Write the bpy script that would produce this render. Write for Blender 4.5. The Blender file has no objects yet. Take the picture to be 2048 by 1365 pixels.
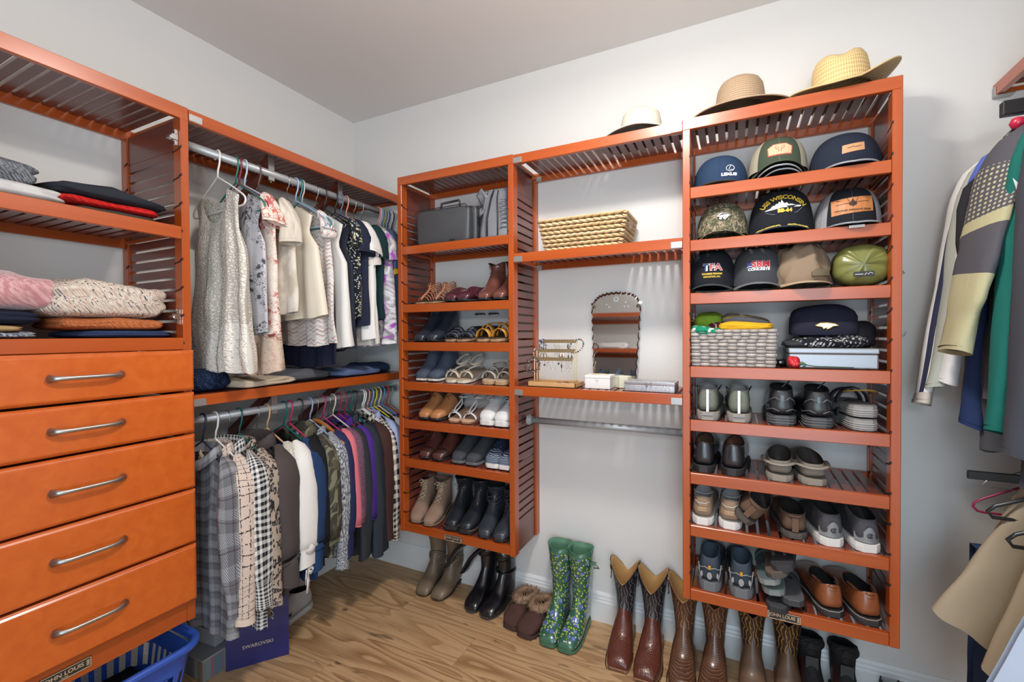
import bpy, math, random
from mathutils import Vector, Matrix, noise
from math import sin, cos, pi, sqrt, atan2, radians
random.seed(7)
SC = bpy.context.scene
COL = SC.collection
# ------------------------------------------------------------------ camera
cam_d = bpy.data.cameras.new('camera'); cam = bpy.data.objects.new('camera', cam_d); COL.objects.link(cam)
YAW, PITCH, ROLL, FPX = 0.4586, -0.0134, -0.0056, 898.9464
_F = Vector((-sin(YAW)*cos(PITCH), cos(YAW)*cos(PITCH), sin(PITCH))); _R = Vector((cos(YAW), sin(YAW), 0)); _U = _R.cross(_F)
_R, _U = _R*cos(ROLL)+_U*sin(ROLL), -_R*sin(ROLL)+_U*cos(ROLL)
cam.matrix_world = Matrix(((_R.x, _U.x, -_F.x, 2.1747), (_R.y, _U.y, -_F.y, -2.1408), (_R.z, _U.z, -_F.z, 1.3962), (0, 0, 0, 1)))
cam_d.sensor_width = 36; cam_d.lens = FPX*36/2048; cam_d.clip_start = .02
SC.camera = cam
# ------------------------------------------------------------------ world, lights, exposure
W = bpy.data.worlds.new('world'); SC.world = W; W.use_nodes = True
W.node_tree.nodes['Background'].inputs[0].default_value = (.74, .86, 1, 1)
W.node_tree.nodes['Background'].inputs[1].default_value = .4
def area(name, loc, target, size, power, colr, sy=None, shape='RECTANGLE'):
    l = bpy.data.lights.new(name, 'AREA'); l.energy = power; l.color = colr; l.shape = shape; l.size = size
    if shape in ('RECTANGLE', 'ELLIPSE'): l.size_y = sy or size
    o = bpy.data.objects.new(name, l); COL.objects.link(o); o.location = loc
    o.rotation_euler = (Vector(target)-Vector(loc)).to_track_quat('-Z', 'Y').to_euler(); return o
LAMP = (1.9, -1.14, 2.66)
area('ceiling_lamp_light', LAMP, (1.9, -1.14, 0), .26, 21, (1, .93, .87), shape='DISK')
lp = bpy.data.lights.new('ceiling_lamp_glow', 'POINT'); lp.energy = 12; lp.color = (1, .93, .87); lp.shadow_soft_size = .12
lpo = bpy.data.objects.new('ceiling_lamp_glow', lp); COL.objects.link(lpo); lpo.location = (1.9, -1.14, 2.56)
area('doorway_daylight', (2.45, -3.12, 1.15), (1.7, 0, 1.1), 1.3, 32, (.68, .85, 1), sy=2.1)
area('added_ceiling_fill', (2.35, -2.55, 1.75), (2.0, -2.0, 2.75), .25, 17, (1, .97, .95))  # unseen fill added near the camera, aimed up to brighten the ceiling
SC.view_settings.view_transform = 'Standard'; SC.view_settings.look = 'None'; SC.view_settings.gamma = 1
SC.view_settings.use_curve_mapping = False; SC.view_settings.exposure = .18
SC.render.film_transparent = False
SC.cycles.max_bounces = 8; SC.cycles.diffuse_bounces = 4; SC.cycles.use_denoising = True
# ------------------------------------------------------------------ node helpers
class NT:
    def __init__(s, name, rough=.6, metal=0, spec=.5, coat=0, sheen=0):
        s.m = bpy.data.materials.new(name); s.m.use_nodes = True; s.t = s.m.node_tree
        s.b = s.t.nodes['Principled BSDF']; s.tc = None
        s.set('Roughness', rough); s.set('Metallic', metal); s.set('Specular IOR Level', spec)
        if coat: s.set('Coat Weight', coat); s.set('Coat Roughness', .20)
        if sheen: s.set('Sheen Weight', sheen)
    def set(s, k, v):
        i = s.b.inputs[k]
        if isinstance(v, bpy.types.NodeSocket): s.t.links.new(v, i)
        elif isinstance(v, tuple): i.default_value = (*v[:3], 1)
        else: i.default_value = v
        return s
    def co(s, k='Object'):
        if not s.tc: s.tc = s.t.nodes.new('ShaderNodeTexCoord')
        return s.tc.outputs[k]
    def nd(s, typ, ins=None, out=0, **at):
        n = s.t.nodes.new(typ)
        for k, v in at.items(): setattr(n, k, v)
        for k, v in (ins or {}).items():
            i = n.inputs[k]
            if isinstance(v, bpy.types.NodeSocket): s.t.links.new(v, i)
            elif isinstance(v, tuple) and len(i.default_value) == 4: i.default_value = (*v[:3], 1)
            else: i.default_value = v
        return n.outputs[out]
    def map(s, v, scale=(1, 1, 1), rot=(0, 0, 0), loc=(0, 0, 0)):
        return s.nd('ShaderNodeMapping', {'Vector': v, 'Scale': scale, 'Rotation': rot, 'Location': loc})
    def noise(s, v, scale, detail=3, dist=0, out=0, rough=.5): return s.nd('ShaderNodeTexNoise', {'Vector': v, 'Scale': scale, 'Detail': detail, 'Distortion': dist, 'Roughness': rough}, out)
    def wave(s, v, scale, dist=0, det=2, typ='BANDS', dirn='X', ds=1):
        return s.nd('ShaderNodeTexWave', {'Vector': v, 'Scale': scale, 'Distortion': dist, 'Detail': det, 'Detail Scale': ds}, 0, wave_type=typ, **({'bands_direction': dirn} if typ == 'BANDS' else {'rings_direction': dirn}))
    def voro(s, v, scale, feat='F1', out=0, rnd=1): return s.nd('ShaderNodeTexVoronoi', {'Vector': v, 'Scale': scale, 'Randomness': rnd}, out, feature=feat)
    def math(s, op, a, b=0.0, c=None):
        n = s.t.nodes.new('ShaderNodeMath'); n.operation = op
        for i, v in enumerate((a, b) if c is None else (a, b, c)):
            if isinstance(v, bpy.types.NodeSocket): s.t.links.new(v, n.inputs[i])
            else: n.inputs[i].default_value = v
        return n.outputs[0]
    def ramp(s, f, stops, interp='LINEAR'):
        n = s.t.nodes.new('ShaderNodeValToRGB'); s.t.links.new(f, n.inputs[0]); e = n.color_ramp; e.interpolation = interp
        while len(e.elements) < len(stops): e.elements.new(.5)
        for i, (p, c) in enumerate(stops):
            e.elements[i].position = p; e.elements[i].color = (*((c,)*3 if isinstance(c, (int, float)) else c), 1)
        return n.outputs[0]
    def mix(s, f, a, b, bt='MIX'):
        n = s.t.nodes.new('ShaderNodeMix'); n.data_type = 'RGBA'; n.blend_type = bt
        for i, v in ((0, f), (6, a), (7, b)):
            if isinstance(v, bpy.types.NodeSocket): s.t.links.new(v, n.inputs[i])
            elif isinstance(v, tuple): n.inputs[i].default_value = (*v[:3], 1)
            else: n.inputs[i].default_value = v
        return n.outputs[2]
    def sep(s, v):
        n = s.t.nodes.new('ShaderNodeSeparateXYZ'); s.t.links.new(v, n.inputs[0]); return n.outputs
    def bump(s, h, strength=.3, dist=.002):
        s.set('Normal', s.nd('ShaderNodeBump', {'Height': h, 'Strength': strength, 'Distance': dist})); return s
def srgb(r, g, b):
    f = lambda c: (c/255/12.92) if c <= 10 else ((c/255+.055)/1.055)**2.4
    return (f(r), f(g), f(b))
MATS = {}
def plain(name, c, rough=.6, metal=0, spec=.5, coat=0, bump=0, bs=300, var=0):
    k = ('p', name)
    if k in MATS: return MATS[k]
    n = NT(name, rough, metal, spec, coat)
    if var:
        f = n.noise(n.co(), 14, 3)
        n.set('Base Color', n.mix(f, tuple(x*(1-var) for x in c), tuple(min(1, x*(1+var)) for x in c)))
    else: n.set('Base Color', c)
    if bump: n.bump(n.noise(n.co(), bs, 3), bump, .001)
    MATS[k] = n.m; return n.m
def wood(ax, tone=0):
    """cherry-stained pine, grain along axis ax"""
    k = ('w', ax, tone)
    if k in MATS: return MATS[k]
    n = NT('cherry_wood_%s' % ('xyz'[ax]), .34, 0, .5, .6)
    sc = [30, 30, 30]; sc[ax] = 1.3
    geo = n.co('Object'); rnd = n.nd('ShaderNodeObjectInfo', out=5)
    v = n.map(geo, tuple(sc)); v = n.nd('ShaderNodeVectorMath', {0: v, 1: n.nd('ShaderNodeCombineXYZ', {0: n.math('MULTIPLY', rnd, 31.), 1: n.math('MULTIPLY', rnd, 17.), 2: n.math('MULTIPLY', rnd, 11.)})}, operation='ADD')
    g = n.noise(v, 1.0, 4, .5)
    sc2 = [4, 4, 4]; sc2[ax] = 1.2
    big = n.noise(n.map(geo, tuple(sc2)), 1.5, 2)
    if tone == 0: a, b, c = (.29, .044, .005), (.40, .070, .007), (.49, .104, .012)
    elif tone == 2: a, b, c = (.10, .022, .014), (.15, .032, .019), (.20, .045, .026)  # same wood darkened: interior shade put into slat and side-board colour
    else: a, b, c = (.45, .074, .009), (.56, .108, .011), (.66, .155, .018)
    colr = n.ramp(g, [(.25, a), (.5, b), (.78, c)])
    colr = n.mix(n.math('MULTIPLY_ADD', big, .4, .35), colr, b)
    sk = [3.2, 3.2, 3.2]; sk[ax] = 2.2
    kn = n.voro(n.map(geo, tuple(sk), loc=(.37, .11, .23)), 1.0)
    colr = n.mix(n.ramp(kn, [(.035, .75), (.075, 0.)]), colr, (.09, .012, .006))
    n.set('Base Color', colr); n.set('Roughness', n.math('MULTIPLY_ADD', g, .15, .26))
    n.bump(g, .08, .0006); MATS[k] = n.m; return n.m
# ------------------------------------------------------------------ mesh helpers
class MB:
    def __init__(s): s.v = []; s.f = []; s.mi = []; s.uv = {}
    def add(s, vs, fs, m=0):
        b = len(s.v); s.v += [tuple(p) for p in vs]
        for f in fs: s.f.append(tuple(b+i for i in f)); s.mi.append(m)
        return s
    def box(s, x0, x1, y0, y1, z0, z1, m=0):
        return s.add([(x, y, z) for z in (z0, z1) for y in (y0, y1) for x in (x0, x1)],
                     [(0, 2, 3, 1), (4, 5, 7, 6), (0, 1, 5, 4), (2, 6, 7, 3), (0, 4, 6, 2), (1, 3, 7, 5)], m)
    def hexa(s, p, m=0): return s.add(p, [(0, 2, 3, 1), (4, 5, 7, 6), (0, 1, 5, 4), (2, 6, 7, 3), (0, 4, 6, 2), (1, 3, 7, 5)], m)
    def loft(s, rings, closed=True, c0=True, c1=True, m=0, mf=None, uv=None):
        n = len(rings[0]); b = len(s.v)
        for r in rings: s.v += [tuple(p) for p in r]
        for i in range(len(rings)-1):
            for j in range(n if closed else n-1):
                k = (j+1) % n
                if uv: s.uv[len(s.f)] = [uv(j, i), uv(j+1, i), uv(j+1, i+1), uv(j, i+1)]
                s.f.append((b+i*n+j, b+i*n+k, b+(i+1)*n+k, b+(i+1)*n+j)); s.mi.append(mf(i, j) if mf else m)
        if closed and c0: s.f.append(tuple(b+j for j in range(n))[::-1]); s.mi.append(mf(0, 0) if mf else m)
        if closed and c1: s.f.append(tuple(b+(len(rings)-1)*n+j for j in range(n))); s.mi.append(mf(len(rings)-2, 0) if mf else m)
        return s
    def tube(s, path, r, n=7, closed=False, m=0, flat=1.0, up=None):
        P = [Vector(p) for p in path]; N = len(P); rings = []; ref = None
        for i, p in enumerate(P):
            if closed: t = P[(i+1) % N]-P[i-1]
            else: t = P[min(i+1, N-1)]-P[max(i-1, 0)]
            if t.length < 1e-9: t = Vector((0, 0, 1))
            t.normalize()
            if ref is None: ref = Vector(up) if up else (Vector((0, 0, 1)) if abs(t.z) < .9 else Vector((1, 0, 0)))
            a = (ref-t*ref.dot(t))
            if a.length < 1e-6: a = t.orthogonal()
            a.normalize(); ref = a; b = t.cross(a)
            rr = r[i] if isinstance(r, (list, tuple)) else r
            rings.append([p+a*cos(2*pi*k/n)*rr*flat+b*sin(2*pi*k/n)*rr for k in range(n)])
        if closed:
            # re-order the start ring for a clean seam
            rings.append(rings[0]); return s.loft(rings, True, False, False, m)
        return s.loft(rings, True, True, True, m)
    def lathe(s, prof, n=24, c=(0, 0, 0), m=0, sx=1, sy=1, c0=True, c1=True):
        return s.loft([[(c[0]+r*cos(2*pi*k/n)*sx, c[1]+r*sin(2*pi*k/n)*sy, c[2]+z) for k in range(n)] for r, z in prof], True, c0, c1, m)
    def cyl(s, p0, p1, r, n=16, m=0): return s.tube([p0, p1], r, n, m=m)
    def xf(s, M, start=0):
        s.v[start:] = [tuple(M @ Vector(p)) for p in s.v[start:]]; return s
    def build(s, name, mat, parent=None, smooth=False, bevel=0, loc=None, seg=1, sub=0, kind=None):
        me = bpy.data.meshes.new(name); me.from_pydata(s.v, [], s.f)
        for mm in (mat if isinstance(mat, (list, tuple)) else [mat]): me.materials.append(mm)
        me.polygons.foreach_set('material_index', s.mi)
        if s.uv:
            ul = me.uv_layers.new(name='UVMap')
            for fi, uvs in s.uv.items():
                for li, u in zip(me.polygons[fi].loop_indices, uvs): ul.data[li].uv = u
        if smooth: me.polygons.foreach_set('use_smooth', [True]*len(me.polygons))
        me.validate(); me.update()
        o = bpy.data.objects.new(name, me); COL.objects.link(o)
        if parent: o.parent = parent
        if loc is not None: o.location = loc
        if kind: o['kind'] = kind
        if bevel:
            b = o.modifiers.new('bevel', 'BEVEL'); b.width = bevel; b.segments = seg; b.limit_method = 'ANGLE'; b.angle_limit = radians(40)
        if sub:
            b = o.modifiers.new('subdivision', 'SUBSURF'); b.levels = sub; b.render_levels = sub
        return o
def tag(o, label=None, cat=None, group=None, kind=None):
    if label: o['label'] = label
    if cat: o['category'] = cat
    if group: o['group'] = group
    if kind: o['kind'] = kind
    return o
def empty(name, loc=(0, 0, 0), rz=0, label=None, cat=None, group=None, parent=None):
    o = bpy.data.objects.new(name, None); COL.objects.link(o); o.location = loc; o.rotation_euler = (0, 0, rz); o.empty_display_size = .05
    if parent: o.parent = parent
    return tag(o, label, cat, group)
def share(o, name, parent, loc=(0, 0, 0), rot=None):
    c = o.copy(); c.name = name; COL.objects.link(c); c.parent = parent; c.location = loc
    if rot is not None: c.rotation_euler = rot
    return c
def copy_tree(o, parent=None, kids=None):
    if kids is None:
        kids = {}
        for q in COL.objects:
            if q.parent: kids.setdefault(q.parent.name, []).append(q)
    c = o.copy(); COL.objects.link(c); c.parent = parent
    for ch in kids.get(o.name, []): copy_tree(ch, c, kids)
    return c
def text_mesh(txt, size, depth=0, align='CENTER', shear=0, bold=0, sp=1):
    cu = bpy.data.curves.new('lettering', 'FONT'); cu.body = txt; cu.size = size; cu.align_x = align; cu.align_y = 'CENTER'
    cu.shear = shear; cu.offset = bold; cu.resolution_u = 3; cu.space_character = sp; cu.extrude = depth
    o = bpy.data.objects.new('lettering', cu); COL.objects.link(o)
    me = bpy.data.meshes.new_from_object(o)
    vs = [tuple(v.co) for v in me.vertices]; fs = [tuple(p.vertices) for p in me.polygons]
    bpy.data.objects.remove(o); bpy.data.meshes.remove(me); bpy.data.curves.remove(cu)
    return vs, fs
def lerp(a, b, t): return a+(b-a)*t
def interp(tab, x):
    if x <= tab[0][0]: return tab[0][1]
    for (a, u), (b, w) in zip(tab, tab[1:]):
        if x <= b: return u+(w-u)*(x-a)/(b-a)
    return tab[-1][1]
# ================================================================== the room
H, XR, YF = 2.751, 3.28, -3.2
def wallmat(name, c):
    n = NT(name, .75, 0, .3); n.set('Base Color', n.mix(n.noise(n.co(), 2.5, 3), tuple(x*.98 for x in c), c))
    return n.bump(n.noise(n.co(), 260, 3), .12, .0006).m
WALL = wallmat('wall_paint', (.72, .715, .695)); CEIL = wallmat('ceiling_paint', (.76, .735, .72))
TRIM = plain('white_trim_paint', (.80, .81, .80), .35)
def structure(name, mb, m, **k):
    o = mb.build(name, m, **k); o['kind'] = 'structure'; return o
structure('wall_left', MB().box(-.1, 0, YF, .1, -.05, H), WALL)
structure('wall_back', MB().box(0, XR, 0, .1, -.05, H), WALL)
structure('wall_right', MB().box(XR, XR+.1, YF, .1, -.05, H), WALL)
structure('ceiling', MB().box(-.1, XR+.1, YF-.1, .1, H, H+.1), CEIL)
structure('wall_front', MB().box(-.1, 1.72, YF-.1, YF, -.05, H).box(1.72, XR+.1, YF-.1, YF, 2.25, H), WALL)
floor = structure('floor', MB().box(-.1, XR+.1, YF-.1, .1, -.05, -.0095), plain('floor_core', (.05, .03, .018), .8))
def plank_mat():
    n = NT('oak_plank', .42, 0, .4); rnd = n.nd('ShaderNodeObjectInfo', out=5)
    geo = n.co('Object')
    off = n.nd('ShaderNodeCombineXYZ', {0: n.math('MULTIPLY', rnd, 57.), 1: n.math('MULTIPLY', rnd, 23.), 2: n.math('MULTIPLY', rnd, 5.)})
    v = n.nd('ShaderNodeVectorMath', {0: n.map(geo, (.55, 3.2, 1)), 1: off}, operation='ADD')
    cont = n.noise(v, 1.6, 2, .4)
    rings = n.math('FRACT', n.math('MULTIPLY', cont, 13.))
    rings = n.ramp(rings, [(0, .08), (.5, .60), (.9, .80), (1, .08)])
    fine = n.noise(n.nd('ShaderNodeVectorMath', {0: n.map(geo, (5, 140, 1)), 1: off}, operation='ADD'), 1, 4, .3)
    g = n.math('ADD', n.math('MULTIPLY', rings, .55), n.math('MULTIPLY', fine, .45))
    c = n.ramp(g, [(.2, (.26, .135, .058)), (.5, (.47, .285, .145)), (.8, (.62, .41, .225))])
    c = n.mix(n.math('MULTIPLY', rnd, .5), c, (.56, .36, .19))
    streak = n.noise(n.nd('ShaderNodeVectorMath', {0: n.map(geo, (2.6, 16, 1)), 1: off}, operation='ADD'), 1.3, 5, 1.2)
    c = n.mix(n.ramp(streak, [(.62, 0.), (.70, .75)]), c, (.10, .062, .040))
    kn = n.voro(n.nd('ShaderNodeVectorMath', {0: n.map(geo, (3.4, 6.5, 1)), 1: off}, operation='ADD'), 1.)
    c = n.mix(n.ramp(kn, [(.04, .8), (.09, 0.)]), c, (.06, .033, .02))
    n.set('Base Color', c); n.set('Roughness', n.math('MULTIPLY_ADD', g, .2, .36)); n.bump(g, .15, .0006); return n.m
PLANK = plank_mat()
PROW = .193
for r in range(-1, 17):
    y1 = -.0 - r*PROW+.008; y1 = min(y1, .0); y0 = -.372+PROW*1 - r*PROW-.186
    ya, yb = .007-(r+1)*PROW, .007-r*PROW   # seams at -.186, -.379, -.572, -.765
    if r < 0: continue
    s = {1: .65, 2: 1.11, 3: .31, 0: 1.45}.get(r, (r*.47) % 1.25)
    xs = [s-1.25*2, s-1.25, s, s+1.25, s+2.5, s+3.75]
    for a, b in zip(xs, xs[1:]):
        a, b = max(a, -.0), min(b, XR)
        if b-a < .03: continue
        o = MB().box(-(b-a)/2+.0006, (b-a)/2-.0006, -PROW/2+.0006, PROW/2-.0006, -.0095, 0).build('plank', PLANK, floor, bevel=.0007, loc=((a+b)/2, (ya+yb)/2, 0))
# baseboards with a stepped profile
def base(name, p0, p1, nrm):
    prof = [(0, 0), (.015, 0), (.015, .098), (.012, .104), (.012, .112), (.009, .120), (.009, .128), (.004, .14), (0, .14)]
    d = Vector(p1)-Vector(p0); nn = Vector(nrm)
    rings = [[Vector(p)+nn*a+Vector((0, 0, z)) for a, z in prof] for p in (p0, p1)]
    structure(name, MB().loft(rings), TRIM)
base('baseboard_back', (0, 0, 0), (XR, 0, 0), (0, -1, 0))
base('baseboard_left', (0, YF, 0), (0, -.015, 0), (1, 0, 0))
base('baseboard_right', (XR, YF, 0), (XR, -.015, 0), (-1, 0, 0))
# ceiling lamp (above the frame; it casts the shadows in view)
lamp = empty('ceiling_lamp', (1.9, -1.14, H), 0, 'white round flush ceiling lamp above the closet floor', 'lamp')
MB().lathe([(0, 0), (.17, 0), (.17, -.02), (.155, -.025), (0, -.025)], 32, c0=False, c1=False).build('base_plate', TRIM, lamp, smooth=False)
g = NT('lamp_glass', .4); g.set('Base Color', (.9, .87, .82)); g.set('Emission Color', (1, .93, .86)); g.set('Emission Strength', 7.)
MB().lathe([(.15, -.025), (.15, -.03), (.14, -.05), (.10, -.066), (.05, -.072), (.0, -.073)], 32, c0=False, c1=False).build('diffuser', g.m, lamp, smooth=True)
# ================================================================== shelving
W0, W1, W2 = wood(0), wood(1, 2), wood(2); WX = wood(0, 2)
DW = wood(1, 1)
METAL = plain('brushed_nickel', (.42, .41, .39), .38, 1)
BRACK = plain('silver_bracket', (.46, .46, .45), .45, .85)
ROD = plain('grey_painted_rod', (.42, .43, .44), .35, .3)
DARKHOLE = plain('dark_notch', (.035, .010, .008), .7)
ZT, ZB, DB, DL = 2.2197, .3697, .294, .4117
T = .027
def slatted(name, w, dep, parent, loc, frame_rot=None, drop=.042, tilt=0, gap=.0095, sw=.0265, end=True, label=None, cat=None, group=None):
    """slatted shelf: local x along the front, y=0 front face to y=dep back, z=0 top.  frame mesh + slat children"""
    mb = MB()
    mb.box(0, w, 0, .019, -drop, 0)                       # front rail
    mb.box(0, w, dep-.019, dep, -drop*1.0, -.001)             # back rail
    mb.box(0, .0035, .0185, dep-.0185, -.032, -.016).box(w-.0035, w, .0185, dep-.0185, -.032, -.016)
    if parent is None: root = empty(name, loc, frame_rot or 0, label, cat, group); par = root; nm = 'frame'
    else: root = None; par = parent; nm = name
    fr = mb.build(nm, W0, par, bevel=.0018)
    if parent is not None: fr.location = loc; fr.rotation_euler = (tilt, 0, frame_rot or 0)
    pitch = sw+gap; n = int((w-.01)/pitch); x0 = (w-(n*pitch-gap))/2
    first = None
    for i in range(n):
        p = root or fr
        if first is None:
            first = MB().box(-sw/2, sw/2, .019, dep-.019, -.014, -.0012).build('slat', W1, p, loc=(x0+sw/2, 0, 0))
        else: share(first, 'slat', p, (x0+i*pitch+sw/2, 0, 0))
    if tilt == 0 and end:
        pass
    return root or fr
def side_panel(par, x, dep, inner, back_out=True, notch=True):
    """upright with front/back post, solid top and bottom boards and horizontal slats; x = outer face side; local y: 0 front..dep back.
    inner=+1 : shelves lie at larger x; -1: at smaller x"""
    xa, xb = (x, x+T) if inner > 0 else (x-T, x)
    h = ZT-ZB
    MB().box(xa, xb, 0, .046, 0, h-.042).build('front_post', W2, par, bevel=.0018)
    MB().box(xa, xb, dep-.041, dep, 0, h-.042).build('back_post', W2, par, bevel=.0018)
    ma, mbb = (xa+.009, xb-.006) if inner > 0 else (xa+.006, xb-.009)
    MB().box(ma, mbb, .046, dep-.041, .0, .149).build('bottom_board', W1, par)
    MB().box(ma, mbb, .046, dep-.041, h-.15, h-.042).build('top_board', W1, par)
    z0, z1 = .149, h-.15; n = 40; pitch = (z1-z0)/n; first = None
    for i in range(n):
        z = z0+i*pitch+.0085
        if first is None:
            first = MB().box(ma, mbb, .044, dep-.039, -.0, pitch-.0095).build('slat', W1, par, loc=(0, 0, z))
        else: share(first, 'slat', par, (0, 0, z))
    if notch:
        mb = MB(); xi = xb if inner > 0 else xa
        for k in range(17):
            z = .10+k*.1
            a, b = (xi-.0035, xi+.0006) if inner > 0 else (xi-.0006, xi+.0035)
            s = .012
            # slanted saw-cut for the shelf pins, on the inner face and front corner of each post
            for y in (-.0006, dep-.041):
                mb.hexa([(a, y, z), (b, y, z), (a, y+.016, z-.007), (b, y+.016, z-.007), (a, y, z+.009), (b, y, z+.009), (a, y+.016, z+.002), (b, y+.016, z+.002)])
            mb.hexa([(a, y0_, z_) for a in (a,) for y0_, z_ in ()] or [(a, .016, z-.007), (b, .016, z-.007), (a, .05, z-.012), (b, .05, z-.012), (a, .016, z-.001), (b, .016, z-.001), (a, .05, z-.007), (b, .05, z-.007)])
        mb.build('pin_notches', DARKHOLE, par, kind='stuff')
def badge(par, x, z, y=-.0025, w=.10, h=.028):
    """small maker's plate with raised border and lettering"""
    root = MB().box(x-w/2, x+w/2, y, y+.003, z-h/2, z+h/2).build('name_plate', plain('plate_black', (.03, .027, .025), .4), par)
    tan = plain('plate_brass', (.62, .50, .34), .35, .3)
    mb = MB()
    for a in ((-w/2, w/2, h/2-.002, h/2), (-w/2, w/2, -h/2, -h/2+.002), (-w/2, -w/2+.002, -h/2, h/2), (w/2-.002, w/2, -h/2, h/2)):
        mb.box(x+a[0], x+a[1], y-.0008, y+.001, z+a[2], z+a[3])
    vs, fs = text_mesh('JOHN LOUIS', .0165, bold=.0003)
    mx = max(v[0] for v in vs); k = (w*.40)/mx
    mb.add([(x-.006+v[0]*k, y-.0009, z+.0015+v[1]) for v in vs], fs)
    vs, fs = text_mesh('HOME', .006, bold=.0001); mb.add([(x-.004+v[0], y-.0009, z-.0095+v[1]) for v in vs], fs)
    for q in range(4): mb.box(x+w*.40, x+w*.465, y-.0009, y, z-.008+q*.0045, z-.0055+q*.0045)
    mb.build('plate_lettering', tan, root)
def bracket(par, x0, x1, z, dep, where, parent_is_shelf=True):
    mb = MB().box(x0, x1, -.0016, 0, z-.038, z-.014).box(x0, x1, -.0016, .03, z-.0400, z-.038)
    mb.build('shelf_bracket', BRACK, par, bevel=.001)
def tower(x0, x1, label, specs, zlab):
    w = x1-x0
    t = empty('shelf_tower', (x0, -DB, ZB), 0, label, 'shelving')
    side_panel(t, 0, DB, +1); side_panel(t, w, DB, -1)
    slatted('top_shelf', w, DB, t, (0, 0, ZT-ZB), drop=.0425)
    for z, tilt, bottom in specs:
        ins = .0 if bottom else .0
        f = slatted('bottom_shelf' if bottom else 'shelf', w-2*T-.002, DB-.006, t, (T+.001, -.0012, z-ZB), tilt=tilt)
    badge(t, zlab[0]-x0, zlab[1]-ZB, -.004)
    return t
XL0, XL1, XR0, XR1 = .6002, 1.2725, 1.9972, 2.658
SL = [(1.857, 0), (1.557, 6), (1.36, 6), (1.155, 6), (.955, 6), (.752, 6), (.415, 5)]
SR = [(1.955, 0), (1.754, 0), (1.552, 3), (1.272, 0), (1.066, 0), (.862, 1.5), (.660, 1.5), (.412, 1.5)]
TWL = tower(XL0, XL1, 'narrow cherry-stained shelf tower full of women\'s shoes with two bags near its top', [(z, radians(a), z < .42) for z, a in SL], (.935, .393))
TWR = tower(XR0, XR1, 'cherry-stained shelf tower holding caps above and men\'s shoes below', [(z, radians(a), z < .42) for z, a in SR], (2.335, .389))
# the spans between the two towers
gx0, gx1 = XL1, XR0
def span(z, label, rz=0):
    s = slatted('slatted_shelf', gx1-gx0-.002, DB-.004, None, (gx0+.001, -DB, z), label=label, cat='shelf')
    w = gx1-gx0-.002
    bracket(s, 0.0, .042, 0, DB, 0); bracket(s, w-.042, w, 0, DB, 0)
    MB().box(0, .03, DB-.03, DB-.0285, -.045, -.02).box(w-.03, w, DB-.03, DB-.0285, -.045, -.02).build('rear_bracket', BRACK, s)
    return s
span(ZT-.004, 'top slatted shelf spanning between the two towers, tan bucket hat at its right end')
span(1.768, 'slatted shelf between the towers carrying the wicker basket')
span(1.161, 'lowest slatted shelf between the towers, below the mirror and jewellery stand')
def rod(p0, p1, label, cat='rod'):
    t = empty('hanging_rod', p0, 0, label, cat); d = Vector(p1)-Vector(p0)
    MB().cyl((0, 0, 0), d, .0158, 20).build('rod_tube', ROD, t, smooth=True)
    u = d.normalized()
    MB().cyl(u*.0005, u*.010, .0245, 20).cyl(u*.010, u*.022, .0185, 20).build('end_socket', plain('socket_grey', (.40, .42, .43), .4), t)
    MB().cyl(d-u*.0005, d-u*.010, .0245, 20).build('end_socket', plain('socket_grey', (.40, .42, .43), .4), t)
    return t
rod((gx0+.003, -.147, .983), (gx1-.003, -.147, .983), 'empty grey hanging rod below the shelf with the mirror')
# ---- left-wall run: local frame for left wall units: local x -> world +y, local y(front->back) -> world -x
def leftframe(z0, label, cat, name='shelf_tower', y=0): 
    return empty(name, (DL, y, z0), pi/2, label, cat)
YU = -1.1935           # divider between the drawer tower and the hanging bay
LW = .672
DT = leftframe(ZB, 'cherry-stained tower with folded sweaters on two shelves above five drawers', 'cabinet', 'drawer_tower', YU-LW)
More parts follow.
